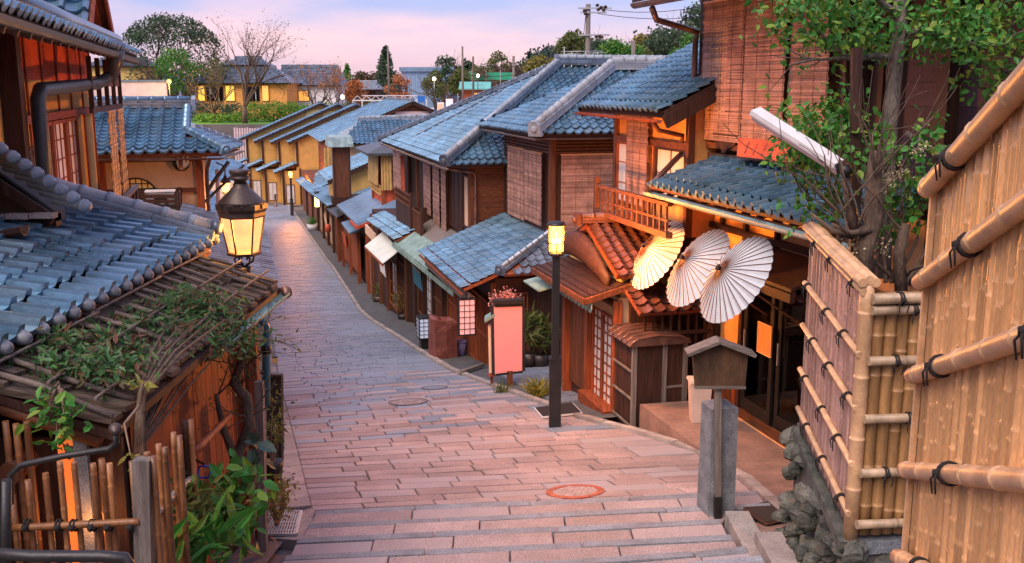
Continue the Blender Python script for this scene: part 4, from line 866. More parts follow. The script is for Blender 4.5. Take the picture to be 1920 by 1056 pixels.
q = [SF.p(82, 2.1, 3.2), SF.p(62, 2.1, 4.0), SF.p(62, 3.9, 4.8), SF.p(82, 3.9, 4.0)]; roof(H, q, 'tile', .4, .4, .05, minpx=99)
q = [SF.p(62, 2.1, 4.0), SF.p(45, 2.1, 4.85), SF.p(45, 6.6, 6.45), SF.p(62, 6.6, 5.6)]; roof(H, q, 'tile', .4, .4, .05, minpx=99)
B(H, 'wall', 'wood_brown', 45.4, 82, 2.75, 6, .2, 4.2); posts(H, [(s, s+.2, 2.6, 2.76, gz(s)-.2, 3.9) for s in (49, 53, 57, 62, 68, 75)], 'wood_dark')
for s in (50, 54, 58.3): shoji(H, s, s+2.4, 2.75, gz(s)+.3, gz(s)+2.2, 3, 2, 'wood_brown', 'plaster_tan')
TB = thing('tube_light', 'glowing yellow tube light under the far low eave', 'light', TT(594, 375, 2.3)); c = TT(594, 375, 2.3); ob('tube', MB().tube([c-Vector((0, 0, .5)), c+Vector((0, 0, .45))], .16, 8), 'glow_tube', TB); ob('cap', MB().tube([c+Vector((0, 0, .45)), c+Vector((0, 0, .62))], .18, 8), 'iron', TB); ob('bracket', MB().bar(c+Vector((0, 0, .6)), c+Vector((0, 0, .6))+Vector((SF.et[0], SF.et[1], 0))*.5, .05, .05), 'iron', TB)
ST = thing('sign_tower', 'tall brown wooden sign tower with a pale copper cap on the roofs', 'sign', SF.p(42.5, 2.6, 5.4))
a = SF.st(*SS(627, 360, 42)[:2])[1]; b = SF.st(*SS(658, 360, 42)[:2])[1]
B(ST, 'body', 'wood_brown', 42, 42.9, a, b, 5.55, 8.7); B(ST, 'base', 'wood_dark_t', 41.9, 43.0, a-.12, b+.12, 5.3, 5.75)
slab(ST, 'cap', 'copper_blue', [SF.p(41.6, a-.35, 8.66), SF.p(41.6, b+.2, 8.66), SF.p(41.75, b+.14, 9.2), SF.p(41.75, a-.28, 9.2)], SF.p(1.4, 0, .1)-SF.p(0, 0, 0))
for t in (a-.02, b-.06): B(ST, 'corner_strip', 'wood_dark', 41.96, 42.0, t, t+.08, 5.75, 8.64)
H = thing('roof_room', 'small roof room with golden curtains and an orange wall under a flat dark cap', 'roof room', SF.p(34, 4, 6.5))
B(H, 'wall', 'plaster_red', 33.2, 37, 3.85, 6.5, 5.5, 8.75); posts(H, [(33.1, 33.25, 3.72, 3.88, 5.8, 8.8), (36.9, 37.05, 3.72, 3.88, 5.8, 8.8), (33.08, 33.2, 4.3, 4.45, 5.8, 8.8)], 'wood_red')
mb = MB(); pk = SF.p(35, 4.9, 9.55); qq = [SF.p(32.6, 3.0, 8.85), SF.p(32.6, 7, 8.85), SF.p(38, 7, 8.85), SF.p(38, 3.0, 8.85)]; mb.add(qq+[pk]+[p-Vector((0, 0, .12)) for p in qq], [(0, 1, 4), (1, 2, 4), (2, 3, 4), (3, 0, 4), (8, 7, 6, 5), (0, 5, 6, 1), (1, 6, 7, 2), (2, 7, 8, 3), (3, 8, 5, 0)]); ob('roof', mb, 'gutter', H)
def curtain(parent, p0, p1, zt, zb, m, n=14, amp=.05):
    p0, p1 = Vector(p0), Vector(p1); d = p1-p0; x = Vector((d.y, -d.x, 0)).normalized(); V = []
    for i in range(n+1):
        q = p0+d*(i/n)+x*(amp*math.sin(i*1.7)); V += [(q.x, q.y, zt), (q.x+x.x*.06, q.y+x.y*.06, zb), (q.x+x.x*.02, q.y+x.y*.02, zt), (q.x+x.x*.08, q.y+x.y*.08, zb)]
    Q = []
    for i in range(n): k = 4*i; Q += [(k, k+4, k+5, k+1), (k+2, k+3, k+7, k+6)]
    Q += [(0, 1, 3, 2), (4*n, 4*n+2, 4*n+3, 4*n+1)]
    return ob('curtain', MB().add(V, Q, True), m, parent)
curtain(H, SF.p(36.8, 3.6), SF.p(33.4, 3.6), 8.7, 7.2, 'reed_gold'); curtain(H, SF.p(33.0, 3.7), SF.p(33.0, 4.25), 8.7, 7.0, 'reed_gold'); lattice(H, 33.2, 37, 3.70, 6.75, 7.2, .3, .06, 'reed_gold', rails=3)
H = gable_house('lane_house', 'broad far house with long curtains under a wide plain blue roof', 65, 80, 3.3, 7.75, 7.5, .42, 'wood_brown', ov=.9)
for a, b in ((3.5, 4.7), (5.0, 5.9)): curtain(H, SF.p(64.6, a), SF.p(64.6, b), 7.3, 4.6, 'reed_gold')
B(H, 'wall', 'plaster_ochre', 64.95, 65.3, 4.25, 9, 4.0, 7.9)
B(H, 'gable_panel', 'plaster_pink', 65.25, 65.34, 9.4, 12.2, 9.3, 10.1)
H = thing('lane_house', 'house with pale grey tiled hip roof behind the sign tower', 'house', SF.p(50, 6, 1.5))
p1, p2, p3, p4 = SS(640, 268, 56), SS(745, 272, 56), SS(800, 226, 59), SS(674, 231, 59)
roof(H, [p1, p2, p3, p4], 'tile', .33, .3, .06, minpx=9); p5 = SF.p(63, SF.st(p1.x, p1.y)[1], p1.z)
roof(H, [p5, p1, p4], 'tile_pale', .33, .3, .05, minpx=9); ridge(H, p4, p3, .3, 4, .09, .12, .4, 'tile_pale', minpx=9); ridge(H, p1, p4, .22, 1, .08, .1, .4, 'tile_pale', minpx=9)
ss, ts, zs = sz(p1); B(H, 'wall', 'plaster_tan', 56.8, 63, ts+.7, ts+9, 1, p1.z-.05)
ROWS = [(86, 1.78, 6.60, .30, 3.60), (89, .16, 6.47, -1.35, 3.56), (92, -1.43, 6.45, -2.87, 3.52), (95, -2.97, 6.55, -4.4, 3.5)]
RL_ = ['nearest of the four stepped yellow terrace houses at the lane end', 'second nearest of the four stepped yellow terrace houses', 'third of the four stepped yellow terrace houses counting away', 'farthest stepped yellow terrace house with a small yellow gable window']
for i, (s0, te, ze, tp, zp) in enumerate(ROWS):
    H = gable_house('terrace_house', RL_[i], s0, s0+3.3, te, ze, 8.8, .43, 'plaster_ochre', ov=.7, sov=.3, base=-.5, group='stepped yellow terrace houses', minpx=99, w=.4, h=.4)
    roof(H, [SF.p(s0+3.2, tp, zp), SF.p(s0+.1, tp, zp), SF.p(s0+.1, te+.75, zp+(te+.75-tp)*.42), SF.p(s0+3.2, te+.75, zp+(te+.75-tp)*.42)], 'tile', .4, .4, .05, minpx=99)
    B(H, 'lower_wall', 'plaster_ochre', s0+.35, s0+3.2, tp+.75, te+1.2, -.5, zp+.2)
    posts(H, [(s0+.20, s0+.36, te+.70, te+.92, zp+.6, ze+.1), (s0+.24, s0+.36, tp+.72, tp+.95, 0, zp+.2), (s0+.24, s0+.36, te+.95, te+1.15, 0, zp+.4)])
    shoji(H, tp+1.05, tp+1.9, s0+.35, gz(90)+.1, gz(90)+2.0, 2, 1, 'wood_dark', 'paper', axis='t', name='door')
    B(H, 'gable_panel', 'plaster_yellow', s0+.2, s0+.3, te+7.2, te+10.2, ze+2.3, ze+3.1)
# ============================================================ left of the lane: house with golden blinds (upper left)
H = thing('town_house', 'upper left house with a top band coloured red as eave shade, golden blinds and a fat gutter pipe', 'house', SF.p(0, -7, 7))
TW = -5.5
B(H, 'wall', 'plaster_ochre', -6.5, 2.8, -10, TW, 6.3, 12.1); B(H, 'wall', 'plaster_red', -6.5, 2.8, -10, TW, 12.102, 12.75)  # red upper strip: reddish shade below the eave, put into the wall colour
posts(H, [(s, s+.07, TW, TW+.025, 8, 12.6) for s in (-3.95, -2.95, -1.9, -.75, .4, 1.6, 2.7)], 'wood_red'); B(H, 'post', 'wood_dark', -4.35, -4.08, TW, TW+.2, 8, 12.6)
B(H, 'beam', 'wood_red_s', -4, 2.8, TW, TW+.10, 11.58, 11.68)
for i in range(3): shoji(H, -2.8+i*1.1, -1.75+i*1.1, TW+.012, 10.2, 11.56, 3, 5, 'wood_red', 'paper', out=1)
mb = MB(); c = SF.p(-3.45, TW+.03, 10.95); mb.lathe(c, [(.0, 0), (.40, 0), (.40, .02), (.0, .02)], 20, axis=SF.p(0, 1)-SF.p(0, 0)); rw = ob('round_window', mb, 'paper', H)
mb = MB()
for i in range(-3, 4): mb.bar(c+SF.p(i*.11, .025)-SF.p(0, 0)-Vector((0, 0, .36)), c+SF.p(i*.11, .025)-SF.p(0, 0)+Vector((0, 0, .36)), .02, .012, (1, 0, 0)); mb.bar(c+SF.p(-.36, .025, i*.11)-SF.p(0, 0), c+SF.p(.36, .025, i*.11)-SF.p(0, 0), .012, .02)
ob('muntins', mb, 'wood_dark', rw)
pt_ = .50; ZE2 = 12.58; TE2 = -4.75
roof(H, [SF.p(-9, TE2, ZE2), SF.p(3.5, TE2, ZE2), SF.p(3.5, -8, ZE2+1.55), SF.p(-9, -8, ZE2+1.55)], 'tile', .27, .25, .05, thick=.10, edge='wood_dark_s')
for i in range(14): s = 3.4-i*.13; pass
for s in np.arange(-8.5, 3.4, .5): ob('rafter', MB().bar(SF.p(s, TE2+.08, ZE2-.15), SF.p(s, TW-.2, ZE2+.28), .06, .08), 'wood_brown_t', H)
gutter(H, SF.p(-9, TE2+.06, ZE2-.06), SF.p(3.5, TE2+.06, ZE2-.10), .075, 'gutter')
ob('ridge_cap_row', MB().tube([SF.p(-9, TE2-.1, ZE2+.16), SF.p(1.0, TE2-.1, ZE2+.16)], .10, 10), 'tile', H)
ob('gutter_funnel', MB().tube([SF.p(-.55, TE2+.05, ZE2-.04), SF.p(-.55, TE2+.02, ZE2-.22), SF.p(-.55, TE2-.05, ZE2-.5)], [.13, .12, .07], 10), 'gutter', H)
pipe(H, [SF.p(-.55, TE2-.05, ZE2-.42), SF.p(-.75, TE2-.2, ZE2-.52), SF.p(-3.9, TE2-.42, ZE2-.60), SF.p(-4.0, TE2-.44, ZE2-.7), SF.p(-4.0, TE2-.44, 9.8)], .085, 'gutter')
# gable of the wing above the eaves
G1 = [SF.p(-1.6, -5.0, ZE2+.35), SF.p(.9, -5.0, ZE2+.35)]
roof(H, [SF.p(-1.7, -4.9, ZE2+.22), SF.p(-1.7, -9, ZE2+.22), SF.p(-.3, -9, ZE2+1.35), SF.p(-.3, -4.9, ZE2+1.35)], 'tile', .30, .24, .06, edge='wood_red', thick=.08)
roof(H, [SF.p(1.1, -9, ZE2+.22), SF.p(1.1, -4.9, ZE2+.22), SF.p(-.3, -4.9, ZE2+1.35), SF.p(-.3, -9, ZE2+1.35)], 'tile', .30, .24, .06, edge='wood_red', thick=.08)
slab(H, 'gable_wall', 'wood_red', [SF.p(-1.4, -5.25, ZE2+.2), SF.p(.85, -5.25, ZE2+.2), SF.p(-.3, -5.25, ZE2+1.2)], SF.p(0, -.1)-SF.p(0, 0))
for a in (-1.72, 1.12): ob('bargeboard', MB().bar(SF.p(a, -4.88, ZE2+.12), SF.p(-.3, -4.88, ZE2+1.28), .04, .16), 'wood_red', H)
# hanging frame with two golden blinds
FRM = thing('blind_frame', 'dark hanging lattice frame in front of the upper left wall', 'frame', SF.p(.6, -4.9, 11.7))
for s in (-1.55, -.7, .2, 1.1, 2.0): B(FRM, 'upright', 'wood_dark', s, s+.07, -4.98, -4.92, 11.72, 12.42)
B(FRM, 'rail', 'wood_dark_s', -1.6, 2.1, -4.98, -4.93, 11.66, 11.74); B(FRM, 'carved_rail', 'wood_brown_s', -1.5, 2.05, -4.965, -4.945, 12.02, 12.16)
for i, (a, b, z) in enumerate(((.15, 1.15, 10.0), (1.45, 2.3, 10.15))):
    bl = thing('reed_blind', ['nearer golden reed blind hanging beside the red window', 'farther golden reed blind at the corner of the upper left house'][i], 'blind', SF.p(a, -4.95, z)); blind(bl, SF.p(a, -4.95, 11.64), SF.p(b, -4.95)-SF.p(a, -4.95), b-a, 11.64-z, 'reed_gold', .025)
RL2 = thing('balcony_railing', 'low wooden rail below the golden blinds', 'railing', SF.p(1, -4.95, 9.9))
ob('top_rail', MB().bar(SF.p(-2, -4.9, 10.22), SF.p(3.2, -4.9, 10.22), .07, .07), 'wood_grey_s', RL2); ob('bottom_rail', MB().bar(SF.p(-2, -4.9, 9.95), SF.p(3.2, -4.9, 9.95), .05, .05), 'wood_grey_s', RL2)
for s in np.arange(-1.8, 3.2, .6): B(RL2, 'slat', 'wood_dark', s, s+.22, -4.92, -4.88, 9.6, 10.18)
B(RL2, 'deck', 'wood_brown_s', -2, 3.2, TW, -4.86, 9.5, 9.6)
H_ = H
# lower hip of that house with small pale tiles
q = [SS(170, 262, 3.3), SS(247, 240, 4.3), SS(203, 208, 6.0), SS(160, 205, 6.0)]
# ---------------------------------------------------------------- tan house with the round window
H = thing('town_house', 'tan plastered house with a half-moon lattice window and wavy blue roof', 'house', SF.p(9, -6, 4.5))
B(H, 'wall', 'plaster_tan', 8.0, 13.5, -9, -3.95, 4.0, 10.5); posts(H, [(7.9, 8.06, -4.05, -3.88, 4, 10.5), (7.92, 8.0, -6.12, -6.0, 7, 10.5)], 'wood_red'); B(H, 'wall', 'plaster_yellow', 7.0, 7.98, -6.9, -6.15, 7, 10.3)
B(H, 'beam', 'wood_brown_t', 7.93, 8.0, -6.0, -4.05, 9.62, 9.72); B(H, 'beam', 'wood_brown_t', 7.90, 8.0, -6.3, -4.0, 10.33, 10.46); B(H, 'post', 'wood_brown', 7.94, 8.0, -4.62, -4.55, 8.2, 9.62)
c = SS(257, 372, 7.98); mb = MB(); X = Vector((SF.et[0], SF.et[1], 0)); NN = Vector((SF.es[0], SF.es[1], 0)); r_ = .46
ring = [c+X*math.cos(a)*r_+Vector((0, 0, 1))*math.sin(a)*r_ for a in np.linspace(0, math.pi, 19)]
w_ = ob('round_window', MB().prism([p-NN*.01 for p in ring][::-1], NN*-.012), 'plaster_yellow', H); ob('frame', MB().tube([p-NN*.02 for p in ring], .022, 6), 'wood_dark', w_)
mb = MB()
for i in range(-3, 4):
    a = i*.125; hh = math.sqrt(max(0, r_**2-a*a)); mb.bar(c+X*a-NN*.03, c+X*a-NN*.03+Vector((0, 0, hh)), .022, .014, NN)
for z in (.08, .22, .34): ww = math.sqrt(r_**2-z*z); mb.bar(c-X*ww-NN*.045+Vector((0, 0, z)), c+X*ww-NN*.045+Vector((0, 0, z)), .014, .022)
ob('muntins', mb, 'wood_dark', w_)
ZL = 10.56
roof(H, [SF.p(7.4, -8.5, ZL), SF.p(7.4, -3.42, ZL), SF.p(8.5, -4.25, ZL+.40), SF.p(10.0, -4.25, ZL+.93), SF.p(10.0, -8.5, ZL+.93)], 'tile', .27, .22, .06, edge='wood_brown_t')
roof(H, [SF.p(7.4, -3.42, ZL), SF.p(14, -3.0, ZL-.25), SF.p(14, -4.3, ZL+.32), SF.p(8.5, -4.25, ZL+.40)], 'tile', .27, .24, .05, edge='wood_brown_t')
roof(H, [SF.p(12.6, -4.25, ZL), SF.p(12.6, -8.5, ZL), SF.p(10, -8.5, ZL+.93), SF.p(10, -4.25, ZL+.93)], 'tile', .27, .24, .05, minpx=99)
slab(H, 'gable_wall', 'wood_brown', [SF.p(8.6, -4.45, ZL+.3), SF.p(11.5, -4.45, ZL+.3), SF.p(10, -4.45, ZL+.83)], SF.p(0, -.1)-SF.p(0, 0))
ridge(H, SF.p(10, -4.15, ZL+.95), SF.p(10, -8.5, ZL+.95), .26, 4, .05, .075, .3, 'tile_grey', cap_m='tile')
ridge(H, SF.p(7.38, -3.40, ZL+.04), SF.p(8.55, -4.25, ZL+.45), .20, 1, .05, .08, .25, 'tile'); ridge(H, SF.p(8.45, -4.22, ZL+.42), SF.p(9.9, -4.22, ZL+.91), .2, 1, .05, .09, .3, 'tile', end=False); ridge(H, SF.p(14, -2.98, ZL-.2), SF.p(12.6, -4.25, ZL+.36), .2, 1, .05, .07, .3, 'tile_pale', end=False)
gutter(H, SF.p(7.36, -8.5, ZL-.1), SF.p(7.36, -3.4, ZL-.12), .05, 'copper_brown'); gutter(H, SF.p(7.4, -3.36, ZL-.12), SF.p(14, -2.94, ZL-.36), .05, 'copper_brown')
pipe(H, [SF.p(7.42, -3.7, ZL-.15), SF.p(7.7, -3.78, ZL-.4), SF.p(7.86, -3.8, ZL-.6), SF.p(7.86, -3.8, 6)], .045, 'copper_brown'); pipe(H, [SF.p(8.6, -3.3, ZL-.3), SF.p(8.5, -3.7, ZL-.8), SF.p(8.5, -3.82, ZL-1), SF.p(8.5, -3.82, 6)], .045, 'iron_brown')
ob('stay', MB().bar(SF.p(8.1, -3.9, 9.35), SF.p(10.2, -2.95, 10.05), .05, .05), 'iron_brown', H)
MT = thing('meter_box', 'electric meter boxes with looping black cables under the tan eave', 'meter', SS(340, 300, 7.9)); c = SS(340, 300, 7.92)
for dx, w in ((-.12, .10), (.10, .13)): ob('box', MB().hexa([c+X*(dx+i*w/2)+NN*j+Vector((0, 0, k)) for k in (-.16, .12) for i, j in ((-1, -.10), (1, -.10), (1, 0), (-1, 0))]), 'white_metal', MT)
for k in range(4): ob('cable', MB().tube([c+X*(.16*math.cos(a)*(.7+.15*k))-NN*(.11+.01*k)+Vector((0, 0, .19*math.sin(a)-.05)) for a in np.linspace(k*.5, 5.2+k*.3, 14)], .012, 5), 'cord', MT)
# roof terrace box with steel unit
TR = thing('terrace_box', 'dark slatted timber balcony box holding a steel air conditioner', 'balcony', SS(300, 395, 7.0)); c0 = SS(262, 398, 6.9); c1 = SS(335, 398, 6.9)
for k in range(4): ob('slat', MB().bar(c0+Vector((0, 0, .02+k*.11)), c1+Vector((0, 0, .02+k*.11)), .03, .085), 'wood_dark_t', TR); ob('slat', MB().bar(c1+Vector((0, 0, .02+k*.11)), c1+NN*1.0+Vector((0, 0, .02+k*.11)), .03, .085), 'wood_grey_s', TR)
for p in (c0, c1, c1+NN*1.0): ob('post', MB().bar(p-Vector((0, 0, .5)), p+Vector((0, 0, .46)), .06, .06), 'wood_dark', TR)
ob('deck', MB().prism([c0-Vector((0, 0, .1)), c1-Vector((0, 0, .1)), c1+NN-Vector((0, 0, .1)), c0+NN-Vector((0, 0, .1))], (0, 0, .05)), 'wood_dark', TR)
cm = (c0+c1)/2+NN*.4+X*.02; ac = thing('air_conditioner', 'shiny steel air conditioner unit in the timber balcony box', 'air conditioner', cm); mb = MB(); mb.hexa([cm+X*i*.30+NN*j*.15+Vector((0, 0, k)) for k in (-.05, .42) for i, j in ((-1, -1), (1, -1), (1, 1), (-1, 1))]); ob('case', mb, 'steel', ac)
ob('fan_grille', MB().lathe(cm-NN*.155+Vector((0, 0, .2)), [(0, 0), (.16, 0), (.16, .012), (.13, .012), (.13, .004), (0, .004)], 16, axis=-NN), 'iron', ac); ob('top_lid', MB().hexa([cm+X*i*.32+NN*j*.17+Vector((0, 0, k)) for k in (.421, .45) for i, j in ((-1, -1), (1, -1), (1, 1), (-1, 1))]), 'white_metal', ac)
B(H, 'wall', 'wood_red', 5.9, 8, -3.95, -3.85, 6, 8.9)
# lower roofs between the tan house and the lane
H = thing('lane_shop', 'left-hand shop with a low striped grey tile roof behind the big lantern', 'shop', SF.p(3, -3.6, 5.6))
roof(H, [SF.p(.2, -2.62, 8.78), SF.p(6.8, -2.62, 8.72), SF.p(6.8, -4.3, 9.42), SF.p(.2, -4.3, 9.48)], 'tile_grey', .24, .22, .05, edge='wood_brown_s', kind='bar'); B(H, 'wall', 'wood_brown', .5, 6.6, -4.6, -3.1, 5, 8.85); lattice(H, .6, 6.5, -3.1, 6.2, 8.1, .12, .04, 'wood_dark', out=1)
posts(H, [(.4, .54, -3.1, -2.96, 5.6, 8.8), (6.4, 6.54, -3.1, -2.96, 5, 8.7)])
H = thing('lane_shop', 'farther left-hand shop with blue lean-to roof beside the small lantern', 'shop', SF.p(18, -3.6, 3.5))
roof(H, [SF.p(14.2, -2.75, 7.75), SF.p(26, -2.75, 7.2), SF.p(26, -4.4, 7.85), SF.p(14.2, -4.4, 8.4)], 'tile', .27, .24, .05, edge='wood_brown_s'); B(H, 'wall', 'plaster_tan', 14.4, 30, -8, -3.3, 2.5, 7.9); lattice(H, 15, 26, -3.3, 4.5, 6.6, .16, .05, 'wood_dark', out=1)
posts(H, [(14.2, 14.36, -3.3, -3.15, 4, 7.9), (20, 20.15, -3.3, -3.15, 3, 7.6)])
gable_house('lane_house', 'far left house whose blue eave meets the small wall lantern', 30, 44, -2.9, 7.0, -4.2, -.42, 'plaster_tan', ov=-.7, minpx=99, base=.5)
gable_house('lane_house', 'farthest left house beyond the small wall lantern', 46, 62, -2.6, 6.2, -4.2, -.42, 'plaster_ochre', ov=-.7, minpx=99, base=.2)
# ---------------------------------------------------------------- near left house: bar-tiled roof, bark-covered lean-to
H = thing('town_house', 'near left house with a large blue tiled roof and a rounded descending ridge', 'house', WF.p(9, -5.5, 7.5))
EX, EZ, PX_ = -3.5, 10.25, .275
roof(H, [WF.p(4.4, EX, EZ), WF.p(11.36, EX, EZ), WF.p(11.36, -7.2, EZ+3.7*PX_), WF.p(4.4, -7.2, EZ+3.7*PX_)], 'tile', .268, .30, .062, kind='bar', edge='wood_dark', eave_caps=True, thick=.07)
ridge(H, WF.p(11.30, -3.42, EZ+.03), WF.p(11.30, -6.2, EZ+2.78*PX_+.03), .26, 3, .042, .075, .33, 'tile_pale', cap_m='tile_pale', end=False)
ob('ridge_end', MB().tube([WF.p(11.30, -3.44, EZ+.185), WF.p(11.30, -3.36, EZ+.175), WF.p(11.30, -3.33, EZ+.17)], [.085, .085, .05], 12), 'tile_grey', H)
B(H, 'wall', 'wood_dark', 4.4, 11.1, -7.5, -3.85, 7.2, EZ-.02, WF); B(H, 'eave_board', 'wood_brown', 4.4, 11.3, EX-.02, EX+.02, EZ-.14, EZ-.02, WF)
# short dark gable end with six rounded verge tiles
H2 = thing('dormer_gable', 'dark timber gable end with six round verge tiles above the blue roof', 'gable', P(40, 400, 9.7))
a, b = P(-60, 285, 9.7), P(104, 402, 9.7); dn = Vector((0, 0, 1))
slab(H2, 'bargeboard', 'wood_dark', [a, b, b-dn*.12, a-dn*.75], (0, .12, 0)); ob('bargeboard', MB().bar(a+Vector((0, -.05, -.1)), b+Vector((0, -.05, -.05)), .05, .10), 'wood_dark', H2)
slab(H2, 'roof_bed', 'tile_bed', [a+dn*.03, b+dn*.03, b+Vector((0, .22, .03)), a+Vector((0, .22, .03))], (0, 0, -.1))
for k in range(8):
    p = P(-22+k*22.5, 278+k*15.2, 9.62)+Vector((0, 0, .02)); L_ = Vector((.20, -.05, -.035)); ob('verge_tile', MB().tube([p-L_*1.0, p+L_*.55, p+L_*.56, p+L_*.72, p+L_*.73, p+L_*.92, p+L_*1.02], [.052, .056, .066, .066, .058, .048, .02], 12), 'tile_pale', H2)
for k in range(3): q0, q1 = P(-30+k*45, 404+2-k*1.0, 9.55), P(13+k*45, 407-k*1.5, 9.55); ob('sill_stone', MB().bar(q0, q1, .12, .05), 'stone_kerb', H2)
gutter(H2, P(-40, 440, 9.0), P(46, 424, 9.0), .09, 'wood_dark')
# bark-covered lean-to
SH = thing('lean_to', 'lean-to with a mossy bark roof held down by weathered poles', 'lean-to', WF.p(8.5, -3.1, 7.2))
bx0, bz0, bx1, bz1, by0, by1 = -2.6, 9.84, -3.62, 10.20, 6.15, 10.9
sl_b = (bz1-bz0)/(bx0-bx1); nb = 26
for i in range(nb):
    y0 = by0+(by1-by0)*i/nb; y1 = by0+(by1-by0)*(i+1)/nb+.012; o = random.uniform(-.05, .03); dz = random.uniform(0, .03)
    for (ta, tb) in ((0, .42), (.36, .74), (.68, 1.02)):
        xa, xb = bx0+(bx1-bx0)*ta+(o if ta == 0 else random.uniform(-.03, .03)), bx0+(bx1-bx0)*tb; za, zb = bz0+(bz1-bz0)*ta, bz0+(bz1-bz0)*tb; l = .025-ta*.0+random.uniform(0, .02)
        ob('bark_strip', MB().hexa([Vector((xa, y0, za+l-.035+dz)), Vector((xa, y1, za+l-.035)), Vector((xb, y1, zb-.04)), Vector((xb, y0, zb-.04)), Vector((xa, y0, za+l+dz)), Vector((xa, y1, za+l)), Vector((xb, y1, zb)), Vector((xb, y0, zb+dz))]), 'bark', SH)
slab(SH, 'roof', 'wood_dark', [Vector((bx0, by0, bz0-.04)), Vector((bx0, by1, bz0-.04)), Vector((bx1, by1, bz1-.04)), Vector((bx1, by0, bz1-.04))], (0, 0, -.06))
mat('pole_grey', (.165, .125, .10), .8, .35, 3, (2, 6, 6), isl=.2, bump=.4, fine=.25)
for i in range(18):
    y = by0+.08+(by1-by0-.15)*i/17+random.gauss(0, .02); x0 = bx0-random.choice((0, 0, .0, .25, .4)); x1 = bx1+random.choice((0, 0, .1, .3)); f = lambda x: bz0+(bx0-x)*sl_b+.06
    mid = (x0+x1)/2; ob('pole', MB().tube([(x0, y+random.gauss(0, .03), f(x0)), (mid, y+random.gauss(0, .015), f(mid)+.012), (x1, y+random.gauss(0, .03), f(x1))], [.019, .022, .020], 7), 'pole_grey', SH)
for k, xx in enumerate((-2.74, -3.05, -3.38)):
    for i in range(3): mb = MB(); y0 = by0+.1+i*1.55; bamboo(mb, (xx+random.gauss(0, .02), y0, bz0+(bx0-xx)*sl_b+.105), (xx+random.gauss(0, .02), y0+1.6, bz0+(bx0-xx)*sl_b+.10), .012, 6, .3); ob('bamboo_batten', mb, 'pole_grey', SH)
gutter(SH, Vector((bx0+.05, 8.6, bz0-.06)), Vector((bx0+.05, by1+.03, bz0-.10)), .06, 'copper_green')
ob('gutter_end', MB().lathe(Vector((bx0+.05, by1+.03, bz0-.10)), [(0, 0), (.075, 0), (.075, .03), (0, .03)], 12, axis=(0, 1, 0)), 'copper_brown', SH)
boards(SH, 's', 7.4, 10.3, -3.02, 7.3, 9.66, .2, 'wood_red', 1, fr=WF); B(SH, 'wall', 'wood_dark', 6.5, 10.6, -3.6, -3.03, 7.0, 9.68, WF)
posts(SH, [(10.5, 10.62, -2.92, -2.80, 6.6, 9.75), (6.5, 6.62, -2.92, -2.80, 7.4, 9.75), (10.3, 10.38, -2.98, -2.9, 6.6, 9.7)], 'wood_red', fr=WF)
ob('log', MB().tube([(-3.25, 6.05, 9.55), (-3.25, 8, 9.55)], .075, 12), 'wood_brown', SH); ob('log', MB().tube([(-2.7, 6.2, 9.72), (-3.6, 6.2, 10.05)], .05, 8), 'wood_brown_t', SH)
# ============================================================ lamps, signs, umbrellas, fences, garden
def ZZ(u, v, z): r = ray(u, v); k = (z-CZ)/r[2]; return Vector((r[0]*k, r[1]*k, z))
UP = Vector((0, 0, 1))
def pointlight(parent_name, p, w, c, r=.12):
    l = bpy.data.lights.new(parent_name, 'POINT'); l.energy = w; l.color = c; l.shadow_soft_size = r; o = bpy.data.objects.new(parent_name, l); COL.objects.link(o); o.location = p; o['kind'] = 'helper'; return o
# plum-coloured neighbour behind the garden
H = thing('town_house', 'plum-brown boarded house behind the garden tree', 'house', SF.p(-8, 6, 8))
B(H, 'wall', 'wood_dark', -12, -4.7, 5.2, 10, 7, 15.2); boards(H, 's', -7.2, -5.2, 5.2, 10.6, 15, .30, 'wood_plum', horiz=True); posts(H, [(s, s+.22, 5.0, 5.2, 8, 15) for s in (-4.95, -6.2, -7.5, -9.2)], 'wood_dark'); lattice(H, -9.0, -7.6, 5.2, 11, 13.6, .09, .04, 'bamboo_old', rails=4); B(H, 'beam', 'wood_dark_s', -12, -4.7, 5.0, 5.19, 13.6, 13.8)
